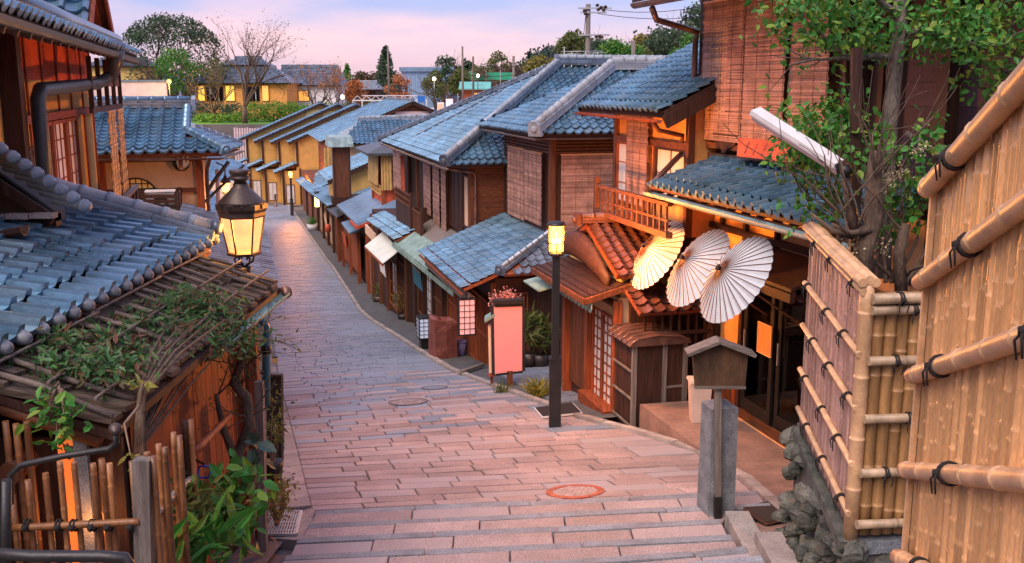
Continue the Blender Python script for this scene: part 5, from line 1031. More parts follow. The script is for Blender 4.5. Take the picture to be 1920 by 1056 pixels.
# ---------------------------------------------------------------- street lamp (near, right)
def street_lamp(base, label, group, hgt=3.05, sc_=1., glow='glow_lamp', power=1150, col=(1, .34, .07)):
    b = Vector(base); L = thing('street_lamp', label, 'street lamp', b, group); f = lambda w, z0, z1: MB().hexa([b+Vector((i*w/2, j*w/2, z)) for z in (z0, z1) for i, j in ((-1, -1), (1, -1), (1, 1), (-1, 1))])
    ob('post_base', f(.20*sc_, -.2, 1.22*sc_), 'iron', L); ob('post', f(.125*sc_, 1.22*sc_, hgt), 'iron', L); ob('collar', f(.22*sc_, 1.22*sc_, 1.26*sc_), 'iron', L)
    c = b+UP*hgt; r = .13*sc_; hh = .46*sc_
    ob('lantern_base', MB().lathe(c, [(0, -.02), (.07*sc_, -.02), (r*1.1, .02), (r*1.1, .05), (0, .05)], 16), 'iron', L)
    ob('lamp_glass', MB().lathe(c+UP*.05, [(r*.86, 0), (r*.90, .04), (r*.90, hh-.03), (r*.86, hh)], 16), glow, L)
    mb = MB()
    for k in range(8): a = 2*math.pi*k/8; q = c+Vector((math.cos(a)*r, math.sin(a)*r, .04)); mb.bar(q, q+UP*(hh+.02), .014*sc_, .014*sc_, (1, 0, 0))
    for z in (.06, hh*.45, hh*.5+.02): mb.lathe(c+UP*z, [(r*.98, 0), (r*1.05, 0), (r*1.05, .012), (r*.98, .012)], 16)
    ob('bars', mb, 'iron', L); ob('lantern_cap', MB().lathe(c+UP*(hh+.05), [(0, 0), (r*1.2, 0), (r*1.2, .02), (r*.9, .055), (.03, .07), (0, .07)], 16), 'iron', L)
    if power:
        for k in range(4): a = math.pi/4+math.pi/2*k
        pointlight('street_lamp_light', c+UP*(hh*.5+.05), power, col, .16).parent = None
    return L
lamp_p = GG(1040, 803)
street_lamp(lamp_p, 'black square street lamp glowing orange beside the gate canopy', 'street lamps along the lane', 3.0)
fl = GG(548, 405); street_lamp(fl, 'far black street lamp glowing orange at the end of the lane', 'street lamps along the lane', 3.4, 1.25, power=1500)
# ---------------------------------------------------------------- big bronze gas-style lantern (left)
lx, ly = -3.12, 11.4; lz = P(455, 497, ly).z; gl = gxy(lx, ly)
L = thing('gas_lantern', 'big bronze tapering lantern with lit panes on a post by the bark roof', 'lantern', (lx, ly, gl)); c = Vector((lx, ly, lz))
ob('post', MB().lathe((lx, ly, gl), [(.13, 0), (.13, .3), (.075, .36), (.065, lz-gl-.05), (.09, lz-gl-.02), (.0, lz-gl)], 12), 'iron', L)
for k in range(4):
    a = math.pi/4+k*math.pi/2; d = Vector((math.cos(a), math.sin(a), 0)); ob('scroll', MB().tube([c+d*.03, c+d*.11+UP*.03, c+d*.13+UP*.09, c+d*.07+UP*.11, c+d*.06+UP*.07], .013, 6), 'iron_brown', L)
def hexring(r, z, n=6, ph=.26): return [c+Vector((math.cos(ph+2*math.pi*i/n)*r, math.sin(ph+2*math.pi*i/n)*r, z)) for i in range(n)]
def loft(rings): 
    mb = MB(); n = len(rings[0]); V = [p for r in rings for p in r]; mb.add(V, [(i*n+j, i*n+(j+1) % n, (i+1)*n+(j+1) % n, (i+1)*n+j) for i in range(len(rings)-1) for j in range(n)]+[tuple(range(n))[::-1], tuple((len(rings)-1)*n+j for j in range(n))]); return mb
ob('bottom_ring', loft([hexring(.19, .12), hexring(.20, .15), hexring(.18, .16)]), 'iron_brown', L)
ob('lamp_glass', loft([hexring(.165, .161), hexring(.235, .56)]), 'glow_lantern', L)
mb = MB()
for a, b in zip(hexring(.175, .155), hexring(.248, .565)): mb.bar(a, b, .018, .018, (1, 0, .1))
ob('glazing_bars', mb, 'iron_brown', L)
ob('crown', loft([hexring(.25, .56), hexring(.265, .58), hexring(.262, .62), hexring(.29, .66), hexring(.295, .72), hexring(.27, .73)]), 'iron_brown', L)
mb = MB()
for a, b in zip(hexring(.285, .70), hexring(.285, .70)[1:]+hexring(.285, .70)[:1]):
    for q in (.5,): p = a+(b-a)*q; mb.lathe(p+UP*.0, [(0, -.04), (.02, -.03), (.022, .02), (0, .05)], 6)
ob('crown_ornaments', mb, 'iron_brown', L)
ob('hood', MB().lathe(c, [(.0, .72), (.27, .72), (.262, .745), (.105, .90), (.085, .92), (.085, .95), (.0, .95)], 20), 'iron_brown', L)
ob('chimney', MB().lathe(c, [(.0, .95), (.075, .95), (.07, .985), (.115, 1.0), (.115, 1.025), (.09, 1.04), (.115, 1.06), (.125, 1.10), (.11, 1.11), (0, 1.115)], 14), 'iron_brown', L)
pointlight('gas_lantern_light', c+UP*.42, 45, (1, .45, .12), .2)
# small wall lantern further down
c = SS(423, 348, 11.0); L = thing('wall_lantern', 'small lit lantern hanging from the tan house eave', 'lantern', c)
def hexring2(r, z): return [c+Vector((math.cos(.26+math.pi/3*i)*r, math.sin(.26+math.pi/3*i)*r, z)) for i in range(6)]
ob('lamp_glass', loft([hexring2(.085, -.17), hexring2(.115, .07)]), 'glow_small', L); ob('hood', loft([hexring2(.14, .07), hexring2(.13, .11), hexring2(.05, .22), hexring2(.03, .27)]), 'iron', L); ob('base', loft([hexring2(.05, -.24), hexring2(.10, -.17), hexring2(.09, -.165)]), 'iron', L)
ob('bracket', MB().tube([c+UP*.26, c+UP*.5, c+UP*.6+Vector((-.25, .1, 0))], .018, 6), 'iron', L); pointlight('wall_lantern_light', c-UP*.35+Vector((.1, -.2, 0)), 25, (1, .42, .12), .1)
ob('utility_post', MB().tube([SS(407, 440, 9.6)-UP*2.4, SS(407, 318, 9.6)], .05, 8), 'plaster_pink', None, 'slim pinkish post beside the small wall lantern', 'post')
# ---------------------------------------------------------------- stone pillar and notice board
p = GG(1345, 972); g = p.z
PL = thing('stone_pillar', 'grey granite guide pillar with a shallow pyramid top', 'pillar', p); w = .155; rotq = R(12)
def rot(x, y): return Vector((x*math.cos(rotq)-y*math.sin(rotq), x*math.sin(rotq)+y*math.cos(rotq), 0))
tz = P(1345, 760, p.y+.1).z; cc = Vector((p.x, p.y+.12, 0))
mb = MB(); sq = [(-1, -1), (1, -1), (1, 1), (-1, 1)]; q = [(i*w, j*w) for i, j in sq]
ob('shaft', MB().hexa([cc+rot(*a)*1.06+UP*(g-.3) for a in q]+[cc+rot(*a)+UP*tz for a in q]), 'stone_pillar', PL)
ob('cap', MB().add([cc+rot(*a)+UP*tz for a in q]+[cc+UP*(tz+.085)], [(0, 1, 4), (1, 2, 4), (2, 3, 4), (3, 0, 4)]), 'stone_pillar', PL)
NB = thing('notice_board', 'blank weathered wooden notice board with a gabled cap in front of the stone pillar', 'notice board', Vector((p.x, p.y-.10, g))); yb = p.y-.11
nb = lambda u, v: P(u, v, yb)
ob('post', MB().bar(nb(1346, 968)-UP*.1, nb(1346, 722), .07, .06, (0, 1, 0)), 'wood_grey', NB); ob('post_foot', MB().bar(nb(1346, 968)-UP*.1, nb(1346, 930), .085, .075, (0, 1, 0)), 'iron', NB)
mat('board_stained', (.105, .052, .02), .7, .3, 2.5, (3, 3, .7), bump=.2, fine=.3, c2=(.028, .014, .008))
slab(NB, 'panel', 'board_stained', [nb(1302, 726), nb(1395, 726), nb(1401, 662), nb(1346, 641), nb(1297, 664)], (0, -.05, 0))
for z0, z1 in ((726, 722),): ob('bottom_rail', MB().bar(nb(1301, 724)+Vector((0, -.03, 0)), nb(1396, 724)+Vector((0, -.03, 0)), .08, .03), 'wood_grey_t', NB)
for a, b in (((1345, 636), (1286, 660)), ((1345, 636), (1412, 662))): ob('roof_board', MB().bar(nb(*a)+Vector((0, -.03, 0)), nb(*b)+Vector((0, -.03, 0)), .24, .035), 'wood_grey_t', NB)
# ---------------------------------------------------------------- paper umbrellas
NU = Vector((-.80, -.228, .554)).normalized(); UX = NU.cross(UP).normalized(); UY = NU.cross(UX)
def umbrella(hub, label, R_=.69, n=34):
    hub = Vector(hub); U = thing('paper_umbrella', label, 'umbrella', hub-NU*.9-UP*0, 'open paper umbrellas outside the shop'); hgt = .28; mb = MB(); V = [hub]
    for k in (0, 1):
        for i in range(2*n):
            a = 2*math.pi*i/(2*n); rr = R_*(.5, 1)[k]; sag = .0 if i % 2 == 0 else .012*(k+1); V.append(hub-NU*(hgt*(.50, 1)[k]**1.15+sag)+(UX*math.cos(a)+UY*math.sin(a))*rr*(1 if i % 2 == 0 else .995))
    m = 2*n; Q = [(0, 1+i, 1+(i+1) % m) for i in range(m)]+[(1+i, 1+m+i, 1+m+(i+1) % m, 1+(i+1) % m) for i in range(m)]
    ob('canopy', mb.add(V, Q), 'umbrella_paper', U)
    mb = MB()
    for i in range(n):
        a = 2*math.pi*i/n; d = UX*math.cos(a)+UY*math.sin(a); p1 = hub-NU*(hgt*.5**1.15)+d*R_*.5; p2 = hub-NU*hgt+d*R_*1.02; mb.bar(hub+NU*.004, p1+NU*.004, .009, .006, NU); mb.bar(p1+NU*.004, p2+NU*.004, .009, .006, NU)
    ob('ribs', mb, 'wood_brown', U)
    mb = MB()
    for k in range(7): a = k*.9; mb.tube([hub-NU*.01, hub+NU*.05+(UX*math.cos(a)+UY*math.sin(a))*.03, hub+NU*.04+(UX*math.cos(a)+UY*math.sin(a))*.055], [.02, .018, .006], 6)
    ob('knot', mb, 'cord', U); ob('shaft', MB().tube([hub, hub-NU*1.9], .014, 8), 'bamboo_old', U); return U
umbrella(TT(1208, 462, 3.6), 'white paper umbrella on the left, nearest the brown tiled roof'); umbrella(TT(1281, 484, 3.4), 'white paper umbrella in the middle of three'); umbrella(TT(1350, 504, 3.2), 'white paper umbrella on the right, above the notice board')
# ---------------------------------------------------------------- shop things on the right
c = ZZ(1312, 792, 6.72); BN = thing('bin', 'pale plastic bin standing beside the shop door behind the notice board', 'bin', c)
ob('body', MB().hexa([c+Vector((i*.13, j*.13+.1, 0)) for i, j in sq]+[c+Vector((i*.17, j*.16+.1, .66)) for i, j in sq]), 'plastic_cream', BN); ob('rim', MB().hexa([c+Vector((i*.19, j*.18+.1, .661)) for i, j in sq]+[c+Vector((i*.18, j*.17+.1, .70)) for i, j in sq]), 'plastic_cream', BN)
a = TT(1422, 602, 4.80); b = TT(1445, 672, 4.80); sa, sb = SF.st(a.x, a.y)[0], SF.st(b.x, b.y)[0]
SG = thing('door_notice', 'narrow orange notice hung on the glass shop door', 'sign', SF.p(sa, 4.8, b.z)); B(SG, 'board', 'plaster_orange', sa, sb, 4.80, 4.815, b.z, a.z); mb = MB()
for x0, x1, y0, y1 in ((sa, sb, a.z-.012, a.z), (sa, sb, b.z, b.z+.012), (sa, sa-.012, b.z, a.z), (sb+.012, sb, b.z, a.z)): mb.box(SF, x0, x1, 4.79, 4.80, y0, y1)
ob('border', mb, 'sign_cream', SG); mb = MB()
for k in range(5): z = a.z-.08-k*.07; s = sa-.05; mb.box(SF, s, s-.03, 4.795, 4.80, z, z+.012); mb.box(SF, s-.012, s-.02, 4.795, 4.80, z-.03, z+.02); mb.box(SF, s-.004, s-.034, 4.795, 4.80, z-.02, z-.012)
ob('writing', mb, 'sign_cream', SG)
WB = thing('wall_plaque', 'small brown wooden plaque on the orange wall under the umbrellas', 'plaque', TT(1296, 575, 4.8)); a = TT(1283, 550, 4.82); b = TT(1306, 586, 4.82); B(WB, 'board', 'wood_red', SF.st(a.x, a.y)[0], SF.st(b.x, b.y)[0], 4.78, 4.85, b.z, a.z); B(WB, 'frame', 'wood_dark', SF.st(a.x, a.y)[0]+.02, SF.st(b.x, b.y)[0]-.02, 4.80, 4.86, b.z-.025, a.z+.025)
tips = []; mb = MB(); c = SF.p(-3.35, 5.5, 6.75)
for k in range(5): branches(mb, c+UP*.5, (random.gauss(0, .4), random.gauss(0, .4), 1), .55, .012, 2, .5, 4, tips, .1)
VA = thing('branch_vase', 'bare twigs in a tall vase behind the glass door', 'vase', c); ob('twigs', mb, 'twig', VA); ob('vase', MB().lathe(c, [(0, 0), (.09, 0), (.13, .2), (.11, .42), (.06, .52), (.07, .56), (0, .56)], 12), 'iron_brown', VA); leaf_mesh('buds', np.array([tuple(t) for t in tips]), .035, 'flower_cream', parent=VA)
# pink panel sign on a post
b = GG(956, 727); S = thing('panel_sign', 'tall blank pink sign in a black frame on a wooden post', 'sign', b); y_ = b.y
q = [P(928, 703, y_), P(979, 697, y_+.12), P(979, 572, y_+.12), P(926, 574, y_)]
slab(S, 'panel', 'sign_pink', q, (0, .10, 0))
for i in range(4): ob('frame', MB().bar(q[i]+Vector((0, .03, 0)), q[(i+1) % 4]+Vector((0, .03, 0)), .05, .14, (0, 1, 0)) if False else MB().bar(q[i]+Vector((0, .05, 0)), q[(i+1) % 4]+Vector((0, .05, 0)), .045 if i % 2 else .14, .14 if i % 2 else .045), 'iron', S)
ob('top_box', MB().bar(P(925, 567, y_)+Vector((0, .05, 0)), P(980, 565, y_+.12)+Vector((0, .05, 0)), .22, .09), 'iron', S); ob('post', MB().bar(b-UP*.1+Vector((0, .1, 0)), P(956, 695, y_+.1), .13, .12, (0, 1, 0)), 'wood_brown', S)
S = thing('menu_box', 'narrow cream menu stand with a tiny roof left of the pink sign', 'sign', GG(921, 735)); y2 = y_+.1
slab(S, 'panel', 'sign_cream', [P(917, 700, y2), P(927, 700, y2), P(927, 612, y2), P(915, 612, y2)], (0, .2, 0)); slab(S, 'roof', 'copper_green', [P(908, 600, y2-.1), P(928, 588, y2-.1), P(928, 594, y2-.1), P(909, 606, y2-.1)], (0, .4, 0)); ob('frame', MB().bar(P(916, 702, y2+.1), P(928, 702, y2+.1), .22, .05), 'wood_red', S)
ob('post', MB().bar(P(922, 703, y2+.1), P(922, 703, y2+.1)-UP*.5, .06, .06, (0, 1, 0)), 'wood_brown', S)
def paper_lantern(label, base, w, d, h, foot, pm, nx, nz, th=SF.th, cat='lantern sign', fm='iron', lift=0.):
    base = Vector(base); fr = Frame((base.x, base.y), th); L = thing('box_lantern', label, cat, base); z0 = base.z+lift
    if foot: ob('foot', MB().box(fr, -d*.4, d*.4, -w*.4, w*.4, z0, z0+foot), fm, L)
    z0 += foot; ob('paper', MB().box(fr, -d/2, d/2, -w/2, w/2, z0, z0+h), pm, L); mb = MB()
    for i in range(nx+1):
        t = -w/2+w*i/nx; k = .03 if i in (0, nx) else .014
        for s in (-d/2-.008, d/2+.008): mb.box(fr, s-.012, s+.012, t-k/2, t+k/2, z0, z0+h)
    for i in range(nz+1):
        z = z0+h*i/nz; k = .035 if i in (0, nz) else .014; mb.box(fr, -d/2-.02, d/2+.02, -w/2-.02, w/2+.02, z-k/2, z+k/2)
    for i in range(1, 3): s = -d/2+d*i/3; mb.box(fr, s-.007, s+.007, -w/2-.012, w/2+.012, z0, z0+h)
    ob('grid', mb, fm, L); return L
c = P(875, 627, 23.4); paper_lantern('pink lit lattice lantern hanging at the corner of the corner shop', c, .40, .12, .88, 0, 'lit_paper_pink', 3, 6)
ob('hanger', MB().bar(c+UP*.88, c+UP*1.12, .03, .03), 'iron', bpy.data.objects['box_lantern'])
paper_lantern('pale blue standing lattice lantern beside the brown covered stand', GG(801, 655), .52, .44, .60, .38, 'lit_paper_blue', 4, 5)
b = GG(830, 674); S = thing('covered_stand', 'square stand wrapped in a brown tarpaulin', 'stand', b); fr = Frame((b.x, b.y+.25), R(22)); V = []; 
for k, (w, z) in enumerate(((.33, -.02), (.31, .35), (.30, .8), (.31, 1.0), (.26, 1.06), (.10, 1.0))):
    for i, j in ((-1, -1), (0, -1.06), (1, -1), (1.05, 0), (1, 1), (0, 1.05), (-1, 1), (-1.06, 0)): V.append(fr.p(j*w+random.gauss(0, .012), i*w+random.gauss(0, .012), b.z+z+random.gauss(0, .015)+(.12*(i < 0) if z > .95 else 0)))
ob('cover', MB().add(V, [(i*8+j, i*8+(j+1) % 8, (i+1)*8+(j+1) % 8, (i+1)*8+j) for i in range(5) for j in range(8)]+[tuple(40+j for j in range(8))]), 'tarp', S)
b = GG(864, 668); mat('plastic_violet', (.30, .24, .48), .5, .1, 4); S = thing('bucket', 'small violet bucket under the pink lattice lantern', 'bucket', b); ob('body', MB().lathe(b, [(0, 0), (.13, 0), (.17, .42), (.155, .42), (.12, .03), (0, .03)], 12), 'plastic_violet', S); ob('rim', MB().lathe(b+UP*.41, [(.16, 0), (.18, 0), (.18, .03), (.16, .03)], 12), 'plastic_violet', S)
def pot_plant(label, base, pr, ph, pm, lm, n, size, rad, hgt, name='potted_plant', aspect=.3, droop=.3, stems=6, cat='plant'):
    base = Vector(base); T_ = thing(name, label, cat, base); ob('pot', MB().lathe(base, [(0, 0), (pr*.8, 0), (pr, ph), (pr*.9, ph), (pr*.85, ph-.03), (0, ph-.03)], 14), pm, T_)
    mb = MB(); tips = []
    for k in range(stems): a = random.uniform(0, 6.28); tp = base+Vector((math.cos(a)*rad*random.uniform(.2, .9), math.sin(a)*rad*random.uniform(.2, .9), hgt*random.uniform(.6, 1))); mb.tube([base+UP*(ph-.04), (base+tp)/2+UP*(ph*.6)+Vector((random.gauss(0, .04), random.gauss(0, .04), 0)), tp], [.012, .009, .004], 5); tips += [tp, (base+tp)/2+UP*ph*.5]
    ob('stems', mb, 'twig', T_); tp = np.array([tuple(t) for t in tips]); i = rng.integers(0, len(tp), n); leaf_mesh('leaves', tp[i]+rng.normal(0, rad*.22, (n, 3)), size, lm, aspect, droop, parent=T_); return T_
pot_plant('bamboo palm in a black pot nearest the lamp post', GG(1013, 690), .2, .36, 'iron', 'leaf_olive', 150, .30, .38, 1.25, aspect=.14, droop=-.2); pot_plant('bamboo palm in a black pot left of the other, behind the pink sign', GG(985, 694)+Vector((.1, .3, 0)), .2, .36, 'iron', 'leaf_olive', 130, .30, .36, 1.4, aspect=.14, droop=-.2)
pot_plant('low leafy pots below the pale awning', GG(713, 566), .4, .3, 'iron_brown', 'leaf_olive', 220, .17, .5, .95); pot_plant('thin flowering shrub in a pot by the dark posts', GG(757, 600), .25, .25, 'iron', 'leaf_yellow', 130, .14, .45, 1.3); pot_plant('white pot with a round green shrub at the far shop', GG(586, 432), .45, .5, 'white_metal', 'leaf_green', 240, .2, .5, 1.1)
b = P(948, 575, 21.4); S = thing('flower_arrangement', 'pink blossom twigs arranged above the pink sign', 'flowers', b); tips = []; mb = MB()
for k in range(8): branches(mb, b, (random.gauss(0, .7), random.gauss(0, .3), .8), .22, .008, 1, .5, 3, tips, .1)
ob('twigs', mb, 'twig', S); tp = np.array([tuple(t) for t in tips]); leaf_mesh('blossoms', np.repeat(tp, 12, 0)+rng.normal(0, .045, (len(tp)*12, 3)), .045, 'blossom', .9, parent=S); ob('vase', MB().lathe(b-UP*.1, [(0, -.25), (.1, -.25), (.12, 0), (.06, .1), (0, .1)], 10), 'wood_brown', S)
def grass(label, base, n, L, m, spread, name='grass_clump'):
    base = np.array(base); k = np.repeat(base[None], n, 0)+np.c_[rng.normal(0, spread, (n, 2)), np.zeros(n)]; d = rng.normal(0, .55, (n, 3)); d[:, 2] = 1; d /= np.linalg.norm(d, axis=1)[:, None]; x = np.cross(d, rng.normal(0, 1, (n, 3))); x /= np.linalg.norm(x, axis=1)[:, None]; l = (L*rng.uniform(.6, 1.2, n))[:, None]; w = l*.035
    mid = k+d*l*.55; tip = k+d*l+np.c_[d[:, :2]*l*.35, -l*.12]; V = np.stack([k-x*w, k+x*w, mid+x*w*.8, mid-x*w*.8, tip, tip+x*.002], 1).reshape(-1, 3); q = np.arange(n)[:, None]*6; Q = np.concatenate([q+np.array([[0, 1, 2, 3]]), q+np.array([[3, 2, 5, 4]])])
    me = npmesh('blades', V, Q); me.materials.append(MATS[m]); T_ = thing(name, label, 'grass', tuple(base)); ob('blades', me, m, T_); return T_
grass('tuft of yellow-green grass between the pink sign and the lamp post', GG(1012, 745), 170, .48, 'leaf_yellow', .10); grass('small grass tuft at the foot of the pink sign', GG(940, 738), 60, .3, 'leaf_olive', .06)
ob('fallen_board', MB().bar(GG(862, 706)+UP*.10, GG(905, 692)+UP*.12, .12, .06), 'wood_grey', None, 'grey board lying on the kerb left of the pink sign', 'board')
# ---------------------------------------------------------------- bamboo fences on the right
def tie(mb, c, axis, r, tails=True):
    axis = Vector(axis).normalized(); x = axis.cross(UP).normalized(); y = x.cross(axis)
    for k in (-1, 1): mb.tube([c+axis*(k*.011)+(x*math.cos(a)+y*math.sin(a))*(r+.006) for a in np.linspace(0, 2*math.pi, 13)], .008, 5, cap=False)
    s = -x if (c-x-Vector((0, 0, CZ))).length < (c+x-Vector((0, 0, CZ))).length else x
    k = c+s*(r+.01); mb.lathe(k, [(0, -.02), (.02, -.012), (.022, .01), (0, .02)], 6)
    if tails:
        for q in (-1, 1): mb.tube([k, k+axis*(.04*q)-UP*.03+s*.015, k+axis*(.03*q)-UP*.10+s*.005], [.007, .006, .004], 4)
def slat_meshes(L, r, m, n=5, node=.3, half=True):
    out_ = []
    for i in range(n):
        mb = MB(); bamboo(mb, (0, 0, 0), (0, 0, L), r, 10, node, nb=1.12); me = mb.mesh('bamboo_slat'); me.materials.append(MATS[m]); out_.append(me)
    return out_
def fence_panel(name, label, a_bot, a_top, b_bot, b_top, pitch, m, rails, rail_r, rail_m, out_dir, top_m=None, ties=3, node=.28, thick=1.0):
    """vertical slats from a to b, horizontal rails at given height fractions on the side out_dir"""
    a0, a1, b0, b1 = map(Vector, (a_bot, a_top, b_bot, b_top)); T_ = thing(name, label, 'fence', (a0+b0)/2, 'bamboo fence panels on the right'); Ld = (b0-a0); n = max(2, int(Vector((Ld.x, Ld.y, 0)).length/pitch)); H_ = max((a1-a0).length, (b1-b0).length); ms = slat_meshes(H_, pitch*(.47 if pitch < .09 else .51), m, 8, node); o = Vector(out_dir).normalized()
    for i in range(n):
        q = (i+.5)/n; p = a0+Ld*q; h = ((a1+(b1-a1)*q)-p).length; x = Ld.normalized(); M = Matrix.Translation(p+o*random.uniform(-.009, .006)) @ Matrix.Rotation(random.uniform(0, 6.28), 4, 'Z') @ Matrix.Diagonal((1, 1, h/H_, 1)); inst('bamboo_slat', random.choice(ms), M, T_)
    ob('backing', MB().prism([a0-o*.03, b0-o*.03, b1-o*.03, a1-o*.03], -o*.02), 'wood_dark', T_)
    for k, f in enumerate(rails):
        p0, p1 = a0+(a1-a0)*f+o*(pitch*.5+rail_r*.8), b0+(b1-b0)*f+o*(pitch*.5+rail_r*.8); d = (p1-p0).normalized(); mb = MB(); rr = rail_r*(1.15 if f > .97 else 1); bamboo(mb, p0-d*.05, p1+d*.02, rr, 14, .42); ob('rail', mb, rail_m, T_)
        for j in range(ties): tb = MB(); tie(tb, p0+(p1-p0)*((j+.35+.3*(k % 2)+random.gauss(0, .06))/ties), d, rr, True); ob('cord_tie', tb, 'cord', T_)
    return T_
mat('bamboo_rail', (.40, .28, .17), .45, .3, 3, (2, 2, 2), isl=.15, fine=.2); mat('bamboo_tan', (.42, .225, .085), .42, .25, 2.5, (6, 6, .8), isl=.25, bump=.06, spec=.5, fine=.2)
# nearest panel, stepping up towards the viewer
A = Vector((2.175, 5.0, 0)); az = R(11); dirn = Vector((-math.sin(az), -math.cos(az), .372)); Ln = 2.7
zb, zt_ = P(1700, 1056, 5.0).z-.12, P(1752, 352, 5.0).z; B_ = A+dirn*Ln
fz = lambda v: (P(1740, v, 5.0).z-zb)/(zt_-zb)
outd = Vector((-math.cos(az), math.sin(az), 0))
FP = fence_panel('bamboo_fence', 'nearest bamboo fence panel rising at the right edge', A+UP*zb, A+UP*zt_, B_+UP*zb, B_+UP*zt_, .060, 'bamboo', [fz(v) for v in (350, 527, 705, 883, 1048)], .044, 'bamboo_pale', outd, ties=2, node=.30)
ob('end_post', MB().bar(A+Vector((.01, .04, zb)), A+Vector((.01, .04, zt_)), .04, .05, (0, 1, 0)), 'wood_dark', FP); ob('end_slat', MB().bar(A+Vector((-.035, .03, zb)), A+Vector((-.035, .03, zt_)), .03, .02, (0, 1, 0)), 'bamboo_pale', FP)
hr = MB(); p0 = A+outd*.05+UP*zt_; d = (B_-A).normalized()
for k in range(150): q = random.random()*Ln; c = p0+d*q+UP*.055; hr.tube([c, c+Vector((random.gauss(0, .02), random.gauss(0, .02), .03)), c+d*random.gauss(0, .05)+Vector((.03, 0, .0))], [.005, .004, .002], 4, cap=False)
ob('frayed_cord', hr, 'cord', FP)
# corner post, far panel and cross panel
C0 = Vector((2.67, 7.3, P(1597, 1000, 7.3).z)); C1 = Vector((2.67, 7.3, P(1620, 540, 7.3).z)); D0, D1 = Vector((2.78, 9.1, P(1508, 800, 9.1).z)), Vector((2.78, 9.1, P(1523, 436, 9.1).z))
f2 = lambda v: (P(1605, v, 7.3).z-C0.z)/(C1.z-C0.z)
FP2 = fence_panel('bamboo_fence', 'narrow-slatted bamboo fence panel running back along the path', C0, C1, D0, D1, .031, 'bamboo_old', [.99, f2(662), f2(762), f2(866), f2(958)], .026, 'bamboo_pale', (-1, .06, 0), ties=3, node=.22)
mat('bamboo_rose', (.40, .235, .19), .5, .25, 3, (4, 4, 1), isl=.3, fine=.2)
for o in FP2.children:
    if o.name.startswith('bamboo_slat'): o.data.materials.clear(); o.data.materials.append(MATS['bamboo_rose'])
mb = MB(); bamboo(mb, C0-UP*.05, C1+UP*.06, .055, 14, .45); ob('corner_post', mb, 'bamboo_pale', FP2)
for k in range(3):   # doubled cap rail
    q = Vector((-.03+.05*k, 0, .02+.02*(k == 1))); mb = MB(); bamboo(mb, C1+q+Vector((-.03, -.06, .03)), D1+q+Vector((-.03, 0, .03)), .036, 10, .35); ob('cap_rail', mb, 'bamboo_pale', FP2)
E0, E1_ = C0+Vector((1.6, .25, -.06)), C1+Vector((1.6, .25, -.06))
FP3 = fence_panel('bamboo_fence', 'wide-slatted bamboo fence panel facing the viewer behind the nearest one', C0+Vector((.05, 0, 0)), C1+Vector((.05, 0, -.04)), E0, E1_, .098, 'bamboo_tan', [.985, .94, f2(665), f2(775), f2(878), f2(975)], .036, 'bamboo_rail', (.15, -1, 0), ties=3, node=.34)
# rubble wall under the fences
def rock(c, r, sq_=(1, 1, .8), seed=None):
    n1, n2 = 9, 6; V = []; ph = [random.uniform(0, 6.28) for _ in range(6)]
    for j in range(n2+1):
        th = math.pi*j/n2
        for i in range(n1):
            a = 2*math.pi*i/n1; d = Vector((math.sin(th)*math.cos(a), math.sin(th)*math.sin(a), math.cos(th))); k = r*(1+.16*math.sin(2*a+ph[0]+th)+.13*math.sin(3*th+ph[1])+.1*math.sin(4*a-2*th+ph[2])+random.gauss(0, .05)); V.append(Vector(c)+Vector((d.x*sq_[0], d.y*sq_[1], d.z*sq_[2]))*k)
    return MB().add(V, [(j*n1+i, j*n1+(i+1) % n1, (j+1)*n1+(i+1) % n1, (j+1)*n1+i)[::-1] for j in range(n2) for i in range(n1)], False)
RW = thing('rubble_wall', 'mossy rubble stone wall under the bamboo fence corner', 'wall', (2.7, 8, 7.4))
for i in range(80):
    q = random.random(); y = 7.15+2.1*q; zt2 = C0.z+(D0.z-C0.z)*q-.12; zg = gxy(2.6, y)-.25; lev = random.random(); z = zg+(zt2-zg)*lev; x = 2.70+.06*q-.06*(1-lev)+random.uniform(-.03, .03); ob('stone', rock((x, y, z), random.uniform(.075, .14)), 'rock', RW)
for i in range(22): q = random.random(); lev = random.random(); zg = gxy(3, 7.2)-.3; ob('stone', rock((2.62+1.6*q, 7.18+.22*q-.10*(1-lev), zg+(C0.z-.16-zg)*lev), random.uniform(.10, .17)), 'rock', RW)
ob('stone', rock((2.72, 7.08, C0.z-.40), .22, (1.3, .7, .8)), 'rock', RW); ob('core', MB().hexa([Vector((2.68, 7.25, 6.6)), Vector((4.4, 7.5, 6.6)), Vector((4.4, 9.4, 6.6)), Vector((2.8, 9.3, 6.6)), Vector((2.68, 7.25, C0.z-.06)), Vector((4.4, 7.5, C0.z-.06)), Vector((4.4, 9.4, D0.z-.03)), Vector((2.8, 9.3, D0.z-.03))]), 'ground', RW)
ob('coping', MB().bar(C0+Vector((-.05, -.05, -.09)), D0+Vector((-.02, .05, -.06)), .10, .09), 'rock', RW); ob('coping', MB().bar(C0+Vector((.10, .0, -.10)), E0+Vector((0, 0, -.04)), .14, .10), 'stone_pillar', RW)
# raised bed of the garden behind the fences
struct('garden_bed', MB().prism([Vector((2.95, 7.6, 8.9)), Vector((2.95, 9.6, 9.0)), SF.p(-6.3, 4.6, 9.1), SF.p(-11, 5.0, 9.1), Vector((6.5, 6.5, 9.0))], (0, 0, -2.4)), 'ground')
